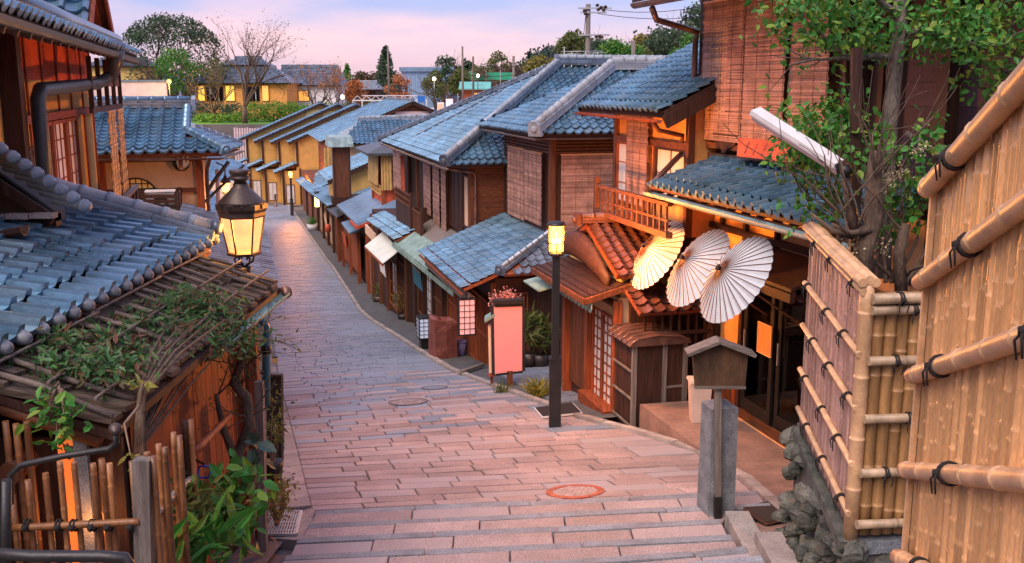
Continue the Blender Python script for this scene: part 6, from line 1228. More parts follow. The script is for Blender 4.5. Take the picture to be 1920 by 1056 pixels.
# ---------------------------------------------------------------- garden tree and shrubs
T1 = thing('garden_tree', 'smooth grey garden tree with glossy leaves behind the fence', 'tree', P(1655, 500, 9.9)); mb = MB(); tips = []
tp_ = [P(1655, 520, 9.9), P(1660, 380, 9.9), P(1672, 200, 9.9), P(1686, 60, 9.9), P(1690, -60, 9.95), P(1700, -200, 10)]; mb.tube(tp_, [.085, .08, .072, .068, .062, .05], 10)
for (u, v, yy, dx, dy, dz, l) in ((1688, 30, 9.9, -1, -.3, .15, .8), (1680, 110, 9.9, -1, -.5, .1, .6), (1685, 60, 9.9, 1, .2, .0, 1.0), (1690, -20, 9.9, .8, -.4, .3, 1.1), (1690, -10, 9.9, -.9, .2, .1, 1.0)):
    branches(mb, P(u, v, yy), (dx, dy, dz), l, .04, 2, .5, 5, tips, .1)
bp = P(1830, 300, 9.4); mb.tube([P(1835, 480, 9.4), P(1845, 400, 9.4), P(1825, 330, 9.4), P(1760, 290, 9.5), P(1700, 250, 9.8)], [.05, .045, .04, .035, .03], 8); branches(mb, P(1845, 400, 9.4), (.0, 0, 1), .7, .035, 2, .5, 5, tips, .2)
ob('trunk', mb, 'bark_grey', T1)
cl = [(1490, 15), (1530, 5), (1580, 15), (1505, 55), (1550, 70), (1610, 80), (1640, 50), (1600, 25), (1725, 30), (1770, 15), (1800, 55), (1850, 30), (1895, 80), (1835, 100), (1775, 85), (1875, 140), (1900, 25), (1665, 95), (1750, 60), (1890, 175)]
pts = []
for u, v in cl:
    c = np.array(P(u, v, random.uniform(9.2, 10.2))); n = 130; pts.append(c+rng.normal(0, 1, (n, 3))*np.array([.19, .19, .075]))
tn = np.array([tuple(t) for t in tips]); pts.append(np.repeat(tn, 3, 0)+rng.normal(0, .06, (len(tn)*3, 3)))
leaf_mesh('crown', np.concatenate(pts), .078, 'leaf_green', .6, .2, parent=T1, nrm=np.array([0, -.5, .8]))
T2 = thing('camellia_shrub', 'glossy evergreen shrub below the white tube light', 'shrub', P(1545, 440, 9.6)); mb = MB(); tips = []
for k in range(6): branches(mb, P(1600+random.uniform(-20, 40), 500, 9.6), (random.gauss(-.3, .4), random.gauss(0, .3), 1), .75, .028, 2, .45, 5, tips, .2)
ob('stems', mb, 'bark_brown', T2); pts = [np.array(P(u, v, random.uniform(9.3, 10.0)))+rng.normal(0, 1, (n, 3))*np.array([.13, .15, .10]) for u, v, n in ((1490, 230, 60), (1520, 250, 80), (1550, 265, 80), (1500, 280, 60), (1540, 300, 60), (1575, 200, 60), (1560, 225, 60), (1590, 260, 50), (1485, 300, 40), (1520, 320, 30), (1545, 370, 40), (1525, 390, 30), (1570, 340, 40))]
leaf_mesh('leaves', np.repeat(np.concatenate(pts), 2, 0)+rng.normal(0, .03, (2*sum(map(len, pts)), 3)), .075, 'leaf_green', .6, .2, parent=T2, nrm=np.array([0, -.5, .8]))
T3 = thing('flowering_shrub', 'loose shrub with cream flower heads beside the split stump', 'shrub', P(1690, 500, 8.8)); mb = MB(); tips = []
for k in range(7): branches(mb, P(1680+random.uniform(-20, 40), 530, 8.8), (random.gauss(0, .4), random.gauss(0, .3), 1), .55, .02, 2, .5, 5, tips, .2)
ob('stems', mb, 'bark_brown', T3); pts = [np.array(P(u, v, random.uniform(8.6, 9.2)))+rng.normal(0, 1, (n, 3))*np.array([.09, .1, .09]) for u, v, n in ((1690, 350, 40), (1720, 330, 40), (1660, 290, 50), (1640, 250, 40), (1700, 400, 40), (1680, 430, 40), (1660, 380, 30), (1720, 380, 30), (1740, 270, 40), (1610, 300, 30), (1750, 310, 30), (1730, 250, 30))]
leaf_mesh('leaves', np.concatenate(pts), .085, 'leaf_green', .7, .2, parent=T3, nrm=np.array([0, -.5, .8])); pts = [np.array(P(u, v, 8.6))+rng.normal(0, .035, (40, 3)) for u, v in ((1670, 335), (1690, 325), (1720, 285), (1655, 345), (1600, 460), (1660, 465), (1735, 275), (1640, 330))]; leaf_mesh('flowers', np.concatenate(pts), .022, 'flower_cream', .9, parent=T3, kind='stuff')
T4 = thing('pruned_stump', 'gnarled pruned stump with bare grey shoots behind the fence', 'stump', P(1640, 520, 8.6)); mb = MB(); tips = []
mb.tube([P(1625, 545, 8.6), P(1620, 470, 8.6), P(1640, 400, 8.6), P(1638, 330, 8.6), P(1645, 283, 8.6)], [.08, .085, .085, .07, .06], 9); mb.tube([P(1690, 550, 8.7), P(1685, 470, 8.7), P(1700, 420, 8.7)], [.06, .055, .04], 8)
for k in range(16): u, v = random.choice(((1590, 440), (1610, 420), (1575, 400), (1640, 330), (1600, 380), (1690, 430))); branches(mb, P(u, v, 8.5), (random.gauss(-.25, .5), random.gauss(-.1, .3), 1), random.uniform(.35, .8), .011, 1, .35, 5, tips, .3)
for a, b in (((1560, 420), (1630, 430)), ((1520, 400), (1600, 440)), ((1575, 300), (1605, 440))): mb.tube([P(*a, 8.5), P((a[0]+b[0])/2, (a[1]+b[1])/2+12, 8.5), P(*b, 8.55)], [.012, .025, .05], 7)
ob('stump', mb, 'bark_brown', T4)
ob('old_post', MB().bar(P(1600, 560, 9.2), P(1606, 90, 9.2), .085, .08, (0, 1, 0)), 'wood_dark', None, 'weathered square timber post in front of the garden tree', 'post')
# tube light fitting
a, b = P(1415, 208, 9.3), P(1572, 308, 8.75); TL = thing('tube_light', 'unlit white fluorescent tube fitting slanting out of the garden', 'light', b); d = (b-a).normalized()
ob('housing', MB().bar(a, b, .15, .05, (0, -.3, 1)), 'white_metal', TL); x = d.cross(UP).normalized(); ob('reflector', MB().hexa([a-x*.075-UP*.03, a+x*.075-UP*.03, b+x*.075-UP*.03, b-x*.075-UP*.03, a-x*.06-UP*.09, a+x*.03-UP*.09, b+x*.03-UP*.09, b-x*.06-UP*.09][4:]+[a-x*.075-UP*.03, a+x*.075-UP*.03, b+x*.075-UP*.03, b-x*.075-UP*.03]), 'plaster_pink', TL); ob('socket', MB().tube([b-UP*.02, b+d*.12-UP*.02], .05, 8), 'iron', TL); ob('stay', MB().tube([b+d*.06, b+d*.3-UP*.4, b+d*.35-UP*1.0], .014, 6), 'iron', TL)
# ---------------------------------------------------------------- left foreground: fences, pipes, plants
def poly_bamboo(lst, y, zb_, r, T_, m):
    for u, v in lst: a = P(u, v, y); mb = MB(); bamboo(mb, Vector((a.x, a.y, zb_)), a, r, 10, .27); ob('pole', mb, m, T_)
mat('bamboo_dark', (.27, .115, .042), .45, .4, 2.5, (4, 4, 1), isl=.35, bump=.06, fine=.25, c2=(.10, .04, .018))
yf = 5.5; zg_ = gxy(-2.4, 5.5)-.05
FL = thing('bamboo_fence', 'low open bamboo fence of single poles at the left edge', 'fence', (-2.5, yf, zg_))
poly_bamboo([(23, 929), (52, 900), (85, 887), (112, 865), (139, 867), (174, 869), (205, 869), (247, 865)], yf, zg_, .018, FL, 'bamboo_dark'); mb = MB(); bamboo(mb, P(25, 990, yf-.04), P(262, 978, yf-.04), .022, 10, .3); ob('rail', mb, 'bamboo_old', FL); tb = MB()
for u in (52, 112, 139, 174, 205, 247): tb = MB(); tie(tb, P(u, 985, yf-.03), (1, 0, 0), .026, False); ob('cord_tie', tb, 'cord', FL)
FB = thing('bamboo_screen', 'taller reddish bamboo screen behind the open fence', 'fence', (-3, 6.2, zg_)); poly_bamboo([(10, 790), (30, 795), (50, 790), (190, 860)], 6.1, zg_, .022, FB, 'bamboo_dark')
B(FB, 'lamp_panel', 'lit_amber', 6.25, 6.28, P(104, 800, 6.25).x, P(138, 800, 6.25).x, zg_, P(120, 760, 6.25).z, WF); B(FB, 'board', 'wood_dark', 6.32, 6.36, -3.9, -2.62, zg_, 9.7, WF); B(FB, 'stone_slab', 'stone_pillar', 6.2, 6.24, P(140, 800, 6.25).x, P(165, 800, 6.25).x, zg_+.3, P(120, 780, 6.25).z, WF)
pointlight('fence_lamp_light', (-2.80, 6.12, 9.15), 2.5, (1, .34, .08), .1)
F2 = thing('bamboo_fence', 'row of cut bamboo poles climbing beside the boarded lean-to', 'fence', (-2.3, 6, zg_)); tb = MB()
for (u, v, yy) in ((275, 848, 5.55), (287, 856, 5.5), (297, 833, 5.9), (309, 839, 5.85), (325, 811, 6.3), (336, 817, 6.25), (357, 787, 6.9), (348, 790, 6.95)):
    a = P(u, v, yy); mb = MB(); bamboo(mb, Vector((a.x, a.y, gxy(a.x, a.y)-.05)), a, 0.0195 if u != 348 else .03, 10, .27); ob('pole', mb, 'bamboo_dark' if u != 348 else 'wood_dark', F2)
mb = MB(); bamboo(mb, P(295, 960, 5.8), P(360, 895, 7.0), .025, 10, .3); ob('rail', mb, 'bamboo_grey', F2); mb = MB(); bamboo(mb, P(365, 848, 7.2), P(430, 780, 9.0), .03, 10, .3); ob('rail', mb, 'wood_red', F2)
ob('post', MB().bar(P(268, 1060, 5.5)-UP*.3, P(268, 860, 5.5), .10, .09, (0, 1, 0)), 'wood_grey', F2)
HP = thing('handrail', 'dark iron pipe handrail with a ball end over the bamboo', 'handrail', P(100, 950, 4.9)); ob('rail', MB().tube([P(20, 945, 4.9), P(20, 890, 4.9), P(40, 872, 4.9), P(120, 855, 4.9), P(205, 842, 4.9), P(218, 830, 4.9), P(218, 805, 4.9)], .017, 10), 'iron', HP); ob('ball_end', MB().lathe(P(217, 805, 4.9), [(0, -.035), (.025, -.028), (.037, 0), (.025, .028), (0, .035)], 12, axis=(.2, -1, 0)), 'iron_brown', HP)
ob('rail', MB().tube([P(-40, 1035, 4.0), P(60, 1043, 4.0), P(190, 1043, 4.0), P(235, 1046, 4.0), P(250, 1070, 4.0), P(250, 1150, 4.0)], .026, 10), 'iron', HP); ob('stanchion', MB().tube([P(12, 900, 4.6), P(10, 1140, 4.6)], .025, 10), 'iron', HP)
# gnarled shrub by the kerb
T5 = thing('gnarled_shrub', 'gnarled bare-limbed shrub climbing past the lean-to corner', 'shrub', P(420, 1010, 9.2)); mb = MB(); tips = []
mb.tube([P(415, 1010, 9.2), P(424, 930, 9.2), P(440, 870, 9.25), P(468, 800, 9.3), P(462, 745, 9.3), P(440, 720, 9.3), P(452, 680, 9.35), P(478, 640, 9.4)], [.06, .06, .055, .06, .055, .05, .04, .02], 9); mb.tube([P(440, 860, 9.2), P(418, 800, 9.1), P(405, 740, 9.0)], [.045, .035, .02], 8)
for k in range(26): u, v = random.choice(((478, 640), (460, 690), (440, 720), (468, 780), (410, 740), (480, 700), (450, 650))); branches(mb, P(u, v, 9.3), (random.gauss(0, .7), random.gauss(-.1, .4), random.gauss(.4, .4)), .28, .010, 1, .6, 4, tips, .0)
ob('limbs', mb, 'bark_brown', T5); tn = np.array([tuple(t) for t in tips]); leaf_mesh('leaves', np.repeat(tn, 2, 0)+rng.normal(0, .03, (len(tn)*2, 3)), .05, 'leaf_olive', .5, parent=T5)
def bush(name, label, cl, m, size, aspect=.5, stems=5, cat='plant', droop=.2, nrm=(0, -.5, .8), base=None, sm='twig', spread=(.09, .09, .08)):
    """cl: list of (u, v, y, n)"""
    b = Vector(base) if base is not None else P(cl[0][0], cl[0][1]+60, cl[0][2]); T_ = thing(name, label, cat, b); mb = MB(); pts = []
    for u, v, yy, n in cl:
        c = P(u, v, yy); mb.tube([b, (b+c)/2+Vector((random.gauss(0, .03), random.gauss(0, .03), .05)), c], [.012, .009, .004], 5, cap=False); pts.append(np.array(c)+rng.normal(0, 1, (n, 3))*np.array(spread))
    ob('stems', mb, sm, T_); leaf_mesh('leaves', np.concatenate(pts), size, m, aspect, droop, parent=T_, nrm=np.array(nrm)); return T_
bush('broadleaf_plant', 'broad glossy-leaved plant in front of the cut bamboo poles', [(430, 930, 7.6, 26), (460, 905, 7.7, 26), (455, 965, 7.6, 24), (410, 960, 7.4, 22), (450, 990, 7.5, 24), (420, 900, 7.6, 20), (440, 960, 7.5, 24)], 'leaf_green', .14, .55, spread=(.09, .1, .09))
bush('hydrangea_sprig', 'single blue-green broad-leaved sprig beside the gnarled shrub', [(480, 832, 8.6, 5), (486, 865, 8.6, 5), (470, 855, 8.6, 4)], 'leaf_bluish', .17, .7, spread=(.03, .04, .05), base=P(470, 960, 8.6))
bush('aspidistra', 'strappy dark green leaves at the bottom of the left fence', [(330, 1020, 6.4, 14), (370, 1030, 6.5, 14), (400, 1015, 6.7, 12), (350, 1045, 6.3, 12), (430, 1020, 6.9, 12), (310, 1040, 6.2, 10)], 'leaf_green', .26, .22, droop=-.6, base=P(370, 1090, 6.5), spread=(.06, .07, .05))
bush('sapling', 'fresh light green sapling leaves above the strappy plant', [(340, 930, 6.7, 60), (365, 950, 6.8, 60), (345, 970, 6.7, 50), (385, 985, 6.9, 50), (400, 965, 7.0, 50), (380, 935, 7.0, 40)], 'leaf_olive', .085, .35, base=P(360, 1050, 6.7))
bush('box_shrub', 'small yellow-green shrub on the left kerb above the grate', [(515, 910, 10.6, 90), (530, 930, 10.5, 90), (510, 945, 10.4, 80), (535, 905, 10.8, 60), (525, 955, 10.4, 60), (500, 930, 10.3, 60)], 'leaf_yellow', .055, .4, base=P(520, 985, 10.6), spread=(.07, .08, .06))
bush('kerb_pot_plant', 'straggly potted plant beside the black board', [(510, 810, 12.4, 40), (520, 800, 12.6, 30), (505, 830, 12.3, 30), (515, 790, 12.6, 24), (512, 760, 12.8, 20)], 'leaf_olive', .08, .4, base=P(512, 870, 12.4)); bpot = P(512, 868, 12.4); ob('pot', MB().lathe(bpot, [(0, -.25), (.10, -.25), (.14, .02), (.12, .02), (0, 0)], 12), 'iron', bpy.data.objects['kerb_pot_plant'])
bush('orange_leaf_sprig', 'sprig with orange-tipped leaves near the slotted grate', [(465, 985, 8.6, 12), (480, 950, 8.8, 10), (430, 1020, 7.6, 10)], 'leaf_orange', .07, .4, base=P(470, 1040, 8.2))
NA = bush('nandina', 'reddish green nandina spreading its leaves over the bark roof', [(u, v, y, 190) for u, v, y in ((250, 610, 8.0), (290, 590, 8.4), (330, 575, 8.7), (370, 570, 8.9), (400, 590, 9.0), (420, 620, 8.9), (380, 620, 8.6), (340, 620, 8.4), (300, 630, 8.0), (350, 560, 9.0), (430, 640, 8.8), (390, 650, 8.4))], 'leaf_mixed', .085, .32, base=P(250, 860, 6.6), spread=(.15, .16, .05), sm='bark_brown')
bush('creeper', 'dark creeper leaves trailing over the lower left of the bark roof', [(u, v, y, 150) for u, v, y in ((20, 650, 6.9), (60, 640, 7.0), (100, 640, 7.1), (140, 640, 7.2), (180, 650, 7.2), (60, 680, 6.7), (120, 690, 6.6), (170, 690, 6.7), (210, 660, 7.2), (30, 620, 7.2), (220, 690, 6.7))], 'leaf_mixed', .085, .4, base=P(130, 860, 6.2), spread=(.14, .14, .05), sm='bark_brown')
bush('hanging_vine', 'green vine hanging in front of the orange board', [(95, 760, 6.0, 14), (120, 775, 6.0, 16), (80, 790, 6.0, 12), (130, 800, 6.0, 14), (105, 820, 6.0, 12), (90, 740, 6.05, 10)], 'leaf_green', .085, .5, base=P(110, 730, 6.1), spread=(.06, .04, .05))
bush('yellow_sprig', 'bright yellow leaf sprig at the near corner of the bark roof', [(255, 720, 6.3, 8), (270, 715, 6.3, 8), (245, 855, 6.0, 8)], 'leaf_yellow', .075, .4, base=P(262, 760, 6.3), spread=(.05, .03, .02))
mb = MB()
for k in range(5): mb.tube([P(255+k*4, 860, 6.3), P(258+k*3+random.uniform(-5, 5), 800, 6.35), P(262+k*2, 740, 6.4), P(285+k*14, 660, 7.2), P(320+k*25, 600, 8.3)], [.02, .018, .016, .011, .006], 6)
ob('canes', mb, 'bark_brown', NA)
# black board, posts and oddments on the left kerb
q0, q1 = GG(500, 868), GG(531, 880); b = P(500, 860, 14.4); BB = thing('black_board', 'upright black board standing on the left kerb', 'board', P(515, 870, 14.2)); slab(BB, 'panel', 'iron', [P(500, 870, 14.2), P(528, 875, 14.2), P(527, 704, 14.2), P(500, 703, 14.2)], (.02, .06, 0)); ob('frame', MB().bar(P(498, 702, 14.2), P(529, 703, 14.2), .10, .03), 'iron_brown', BB)
for u in (502, 526): ob('foot', MB().bar(P(u, 872, 14.2), Vector((P(u, 872, 14.2).x, 14.3, gxy(P(u, 872, 14.2).x, 14.3))), .05, .05, (0, 1, 0)), 'iron', BB)
ob('kerb_post', MB().bar(P(492, 1000, 9.9)-UP*.2, P(486, 715, 9.9), .085, .085, (0, 1, 0)), 'wood_grey', None, 'brown wooden post leaning at the kerb below the bark roof', 'post')
BP = thing('drain_pipe', 'teal drain pipe bending under the end of the bark roof', 'pipe', P(500, 650, 11.2)); ob('pipe', MB().tube([P(478, 590, 11.2), P(490, 600, 11.2), P(499, 612, 11.2), P(500, 630, 11.2), P(499, 655, 11.2), P(499, 760, 11.2)], [.045]*4+[.045, .05], 10), 'plastic_blue', BP); ob('collar', MB().tube([P(499, 648, 11.2), P(499, 662, 11.2)], .06, 10), 'iron', BP)
CR = thing('wire_crate', 'wire crate standing behind the teal drain pipe', 'crate', P(492, 690, 12.6)); mb = MB(); a, b2 = P(484, 692, 12.6), P(502, 692, 12.6)
for i in range(7): p = a+(b2-a)*(i/6); mb.bar(p, p+UP*.5, .008, .008, (0, 1, 0))
for k in range(8): mb.bar(a+UP*.07*k, b2+UP*.07*k, .008, .008)
ob('wires', mb, 'steel', CR); ob('tray', MB().bar(a-UP*.02, b2-UP*.02, .25, .03), 'iron', CR)
YM = thing('road_marker', 'tiny yellow marker post on the left kerb', 'marker', GG(516, 684)); c = GG(516, 684); ob('body', MB().hexa([c+Vector((i*.06, j*.05, z)) for z in (0, .2) for i, j in sq]), 'plaster_yellow', YM); ob('cap', MB().hexa([c+Vector((i*.065, j*.055, z)) for z in (.2, .23) for i, j in sq]), 'iron', YM)
HS = thing('garden_hose', 'coil of blue hose behind the bamboo poles', 'hose', P(383, 885, 8.0)); c = P(383, 885, 8.0); ob('coil', MB().tube([c+Vector((math.cos(a)*.055, .02*math.sin(a*3), math.sin(a)*.06)) for a in np.linspace(0, 12, 40)], .009, 6), 'plastic_royal' if 'plastic_royal' in MATS else mat('plastic_royal', (.02, .06, .45), .4, .1, 4).name, HS); ob('hook', MB().bar(c+UP*.07, c+UP*.07+Vector((-.1, .1, 0)), .015, .015), 'iron', HS)

c = TT(615, 428, 2.1); RLN = thing('paper_lantern', 'small red paper lantern under the far sheet metal eave', 'lantern', c); ob('paper', MB().lathe(c, [(.06, -.28), (.17, -.2), (.2, 0), (.17, .2), (.06, .28)], 12), 'red_paint', RLN); ob('cap', MB().lathe(c, [(0, .28), (.08, .28), (.08, .33), (0, .33)], 10), 'iron', RLN); ob('cord', MB().bar(c+UP*.33, c+UP*.75, .02, .02), 'cord', RLN)
for k, (u, v, lab) in enumerate(((517, 388, 'thin brown bollard in the middle of the far lane end'),)):
    c = GG(u, v); BO = thing('bollard', lab, 'bollard', c); ob('shaft', MB().lathe(c, [(.22, 0), (.2, .1), (.11, .15), (.1, 1.1), (.13, 1.15), (.13, 1.25), (0, 1.3)], 10), 'copper_brown', BO); ob('chain_ring', MB().lathe(c+UP*.95, [(.11, 0), (.16, .02), (.11, .04)], 10), 'iron', BO)
for k, (s_, t_, lab, m_) in enumerate(((25.5, 2.58, 'pale short shop curtain left of the awning doorway', 'paper'), (16.9, 2.60, 'dark blue split shop curtain under the green eave', 'plastic_blue'), (39.8, 2.42, 'rust red split curtain at the far red shop', 'red_paint'), (53.5, 2.5, 'cream split curtain at the low far house', 'sign_cream'))):
    g_ = gz(s_); NR = thing('shop_curtain', lab, 'curtain', SF.p(s_, t_, g_+1.4)); ob('rod', MB().tube([SF.p(s_-.9, t_, g_+2.15), SF.p(s_+.9, t_, g_+2.15)], .02, 6), 'bamboo_old', NR)
    for j in range(4): curtain(NR, SF.p(s_-.85+j*.43, t_), SF.p(s_-.85+j*.43+.41, t_), g_+2.13, g_+1.5, m_, 5, .015)
# ============================================================ town, park and hills beyond the lane
ZT = 7.55
def tree(label, u, y, vtop, wpx, m, n=2600, size=None, name='park_tree', shape='round', zb=ZT, bm='bark_brown', vlow=None, cat='tree', depth=3, fill=1.):
    b = P(u, 165, y); b.z = zb; top = P(u, vtop, y).z; h = top-zb; w = wpx*y/F; T_ = thing(name, label, cat, b); mb = MB(); tips = []
    px = y/F; size = size or max(.22, 4.2*px); trunk_h = h*(.3 if shape != 'conifer' else .9)
    if shape == 'conifer':
        mb.tube([b, b+UP*h*.97], [h*.022, h*.004], 7); pts = []
        for k in range(n): q = rng.random()**.8; r = w/2*(1-q)**.8*rng.uniform(.3, 1.05)+.1; a = rng.uniform(0, 6.28); lay = (math.sin(q*34)+1)*.5; pts.append((b.x+math.cos(a)*r, b.y+math.sin(a)*r, zb+h*(.16+.84*q)-r*.25*lay))
        pts = np.array(pts)
    elif shape == 'bare':
        mb.tube([b, b+UP*h*.16], [h*.03, h*.022], 8)
        for k in range(6): branches(mb, b+UP*h*.15, (random.gauss(0, .5), random.gauss(0, .3), 1), h*.34, h*.015, 4, .42, 5, tips, .22, (2, 3), .08)
        pts = np.array([tuple(t) for t in tips]); pts = np.repeat(pts, max(1, n//len(pts)), 0); pts = pts+rng.normal(0, h*.02, pts.shape)
    else:
        for k in range(5): branches(mb, b+UP*h*.05*k*.6, (random.gauss(0, .45), random.gauss(0, .3), 1), h*.36, h*.025, depth, .45, 5, tips, .15)
        mb.tube([b, b+UP*h*.3], [h*.035, h*.025], 8); lo = .28 if vlow is None else (P(u, vlow, y).z-zb)/h
        if shape == 'dome':
            d = rng.normal(0, 1, (n*3, 3)); d[:, 2] = np.abs(d[:, 2]); d /= np.linalg.norm(d, axis=1)[:, None]; rr = rng.uniform(.72, 1.0, (n*3, 1))**.6
            P0 = d*rr; keep = (np.sin(P0[:, 0]*9+1)*np.sin(P0[:, 2]*11+P0[:, 1]*5)+rng.normal(0, .45, n*3)) > -.12; keep &= (P0[:, 2] > .55) | (rng.random(n*3) < .4); P0 = P0[keep][:n]; pts = np.array(b)+P0*np.array([w/2, w/2.6, h*(1-lo)])+np.array([0, 0, h*lo])
        else:
            nb = 22; cs = []; rs = []
            for k in range(nb): d = rng.normal(0, 1, 3); d /= np.linalg.norm(d); cs.append(np.array(b)+np.array([0, 0, h*(lo+(1-lo)/2)])+d*np.array([w*.33, w*.28, h*(1-lo)*.34])); r0 = min(w, h)*rng.uniform(.13, .24)*fill; rs.append((r0, r0, r0*.75))
            pts = blobs(n, cs, rs)
    ob('trunk', mb, bm, T_); leaf_mesh('crown', pts, size, m, .7, .1, parent=T_); return T_
tree('broad umbrella-shaped evergreen tree, the tallest on the left skyline', 324, 165, 24, 222, 'leaf_far', 6500, .42, 'camphor_tree', 'dome', vlow=150, depth=4)
tree('dense mid-green tree under the umbrella-shaped evergreen', 335, 150, 82, 95, 'leaf_green', 2600, .34); tree('olive brown thinning tree between the evergreen and the bare cherry', 405, 152, 95, 80, 'leaf_olive', 1500, .3)
tree('bare winter tree with upswept twigs in front of the restaurant', 456, 128, 34, 140, 'leaf_brownish', 260, .2, 'bare_tree', 'bare', bm='bark_brown'); tree('bare spreading cherry tree behind the hedge', 398, 131, 112, 90, 'leaf_brownish', 200, .2, 'bare_tree', 'bare')
tree('orange-leaved maple left of the blue warehouse', 748, 175, 138, 62, 'leaf_orange', 1100, .4, 'maple_tree'); tree('sparse orange cherry tree behind the terrace houses', 590, 138, 120, 80, 'leaf_orange', 420, .22, 'maple_tree', 'bare'); tree('second sparse orange cherry tree, right of the first', 630, 142, 128, 60, 'leaf_orange', 320, .22, 'maple_tree', 'bare')
tree('tall dark conifer beside the blue warehouse', 724, 190, 88, 62, 'leaf_far', 2400, .5, 'conifer', 'conifer'); tree('small green cypress left of the dark conifer', 652, 185, 121, 26, 'leaf_green', 700, .45, 'conifer', 'conifer')
tree('round grey-green tree in front of the blue warehouse', 816, 185, 128, 52, 'leaf_olive', 900, .4); tree('dark flat-topped pine behind the green net', 842, 240, 94, 60, 'leaf_dark', 1500, .55, 'pine_tree'); tree('lone pine with tufted top above the long blue roof', 934, 230, 88, 48, 'leaf_olive', 1200, .5, 'pine_tree')
tree('dark shrub-like tree at the right end of the green net', 905, 215, 124, 50, 'leaf_brownish', 700, .45); tree('pointed dark cedar left of the far wooded hill', 992, 300, 97, 22, 'leaf_bluish', 700, .7, 'conifer', 'conifer')
for lab, u, y, vt, w, m in (('bluish rounded tree, leftmost of the far wooded hill', 1030, 320, 97, 90, 'leaf_bluish'), ('light green tree low on the far wooded hill', 1022, 260, 112, 60, 'leaf_yellow'), ('thin-crowned tree right behind the utility pole', 1078, 240, 62, 60, 'leaf_olive'), ('dark green tree right of the utility pole', 1140, 235, 62, 62, 'leaf_far'), ('bright green round tree above the hipped roof', 1165, 200, 74, 66, 'leaf_green'), ('yellow-green bamboo-like tree beyond the chimney pipe', 1212, 240, 66, 62, 'leaf_yellow'), ('big dark rounded tree behind the gutter downpipe', 1262, 230, 42, 96, 'leaf_far'), ('highest tree at the right end of the far hill', 1318, 250, 8, 90, 'leaf_far'), ('blue-green tree filling the dip of the far hill', 1100, 330, 84, 90, 'leaf_bluish')):
    tree(lab, u, y, vt-9, w*1.2, m, 4800, 5.5*y/F, 'hill_tree', fill=1.5)
for lab, u, y, vt, w, m, sh in (('dull green tree behind the white-walled hall', 560, 190, 122, 46, 'leaf_far', 'round'), ('brownish tree left of the tall conifer', 690, 200, 128, 50, 'leaf_brownish', 'round'), ('small orange maple right of the white-walled hall', 665, 160, 146, 36, 'leaf_orange', 'round'), ('grey-green tree hiding the warehouse corner', 862, 205, 126, 44, 'leaf_olive', 'round'), ('rusty low tree behind the green net', 950, 250, 112, 56, 'leaf_brownish', 'round'), ('dark tree between net and wooded hill', 985, 270, 112, 50, 'leaf_far', 'round'), ('pale olive tree behind the kiosk roof', 895, 235, 118, 50, 'leaf_olive', 'round'), ('low russet tree behind the dark low house', 610, 200, 140, 44, 'leaf_brownish', 'round'), ('slender green tree right of the warehouse', 880, 260, 108, 34, 'leaf_far', 'round'), ('dark green tree under the far pines', 830, 230, 118, 44, 'leaf_dark', 'round'), ('broad green tree rising behind the utility pole foot', 1112, 220, 82, 60, 'leaf_far', 'round'), ('olive tree tucked behind the ridge of the hipped roof', 1195, 210, 82, 60, 'leaf_olive', 'round'), ('full green tree beside the gutter downpipe', 1290, 215, 52, 70, 'leaf_green', 'round')):
    tree(lab, u, y, vt, w, m, 1900, 5*y/F, 'park_tree', sh, fill=1.3)
# hedges
def hedge(label, u0, u1, y, vt, vb, m, n, dep=4, size=.26):
    a, b = P(u0, vb, y), P(u1, vb, y); zt = P(u0, vt, y).z; k = max(3, int((b.x-a.x)/2.0)); cs = [(a.x+(b.x-a.x)*(i+.5)/k, y+random.uniform(0, dep), ZT+(zt-ZT)*.45) for i in range(k)]; rs = [((b.x-a.x)/k*.75, dep*.6, (zt-ZT)*.55*random.uniform(.85, 1.1)) for i in range(k)]; T_ = thing('clipped_hedge', label, 'hedge', (cs[0][0], y, ZT)); pts = blobs(n, cs, rs, .8); pts[:, 2] = np.maximum(pts[:, 2], ZT); leaf_mesh('foliage', pts, size, m, .7, parent=T_, nrm=np.array([0, -.4, .9]))
    mb = MB()
    for c in cs: mb.tube([(c[0], c[1], ZT-.1), c], [.1, .04], 5)
    ob('stems', mb, 'bark_brown', T_)
hedge('left clipped azalea hedge below the restaurant windows', 352, 452, 136, 190, 222, 'leaf_dark', 2600); hedge('low bright hedge in front of the clipped azaleas', 356, 448, 129, 211, 234, 'leaf_lawn', 1800); hedge('big rounded green hedge behind the bare tree', 462, 560, 134, 188, 230, 'leaf_lawn', 3600); hedge('green hedge behind the terrace gable', 556, 660, 140, 192, 222, 'leaf_lawn', 2600); hedge('green hedge behind the white truss', 660, 780, 168, 184, 206, 'leaf_green', 1800)
ob('lawn', MB().prism([Vector((-60, 125, ZT+.02)), Vector((-24, 125, ZT+.02)), Vector((-24, 150, ZT+.02)), Vector((-60, 150, ZT+.02))], (0, 0, -.2)), 'leaf_lawn', kind='structure')
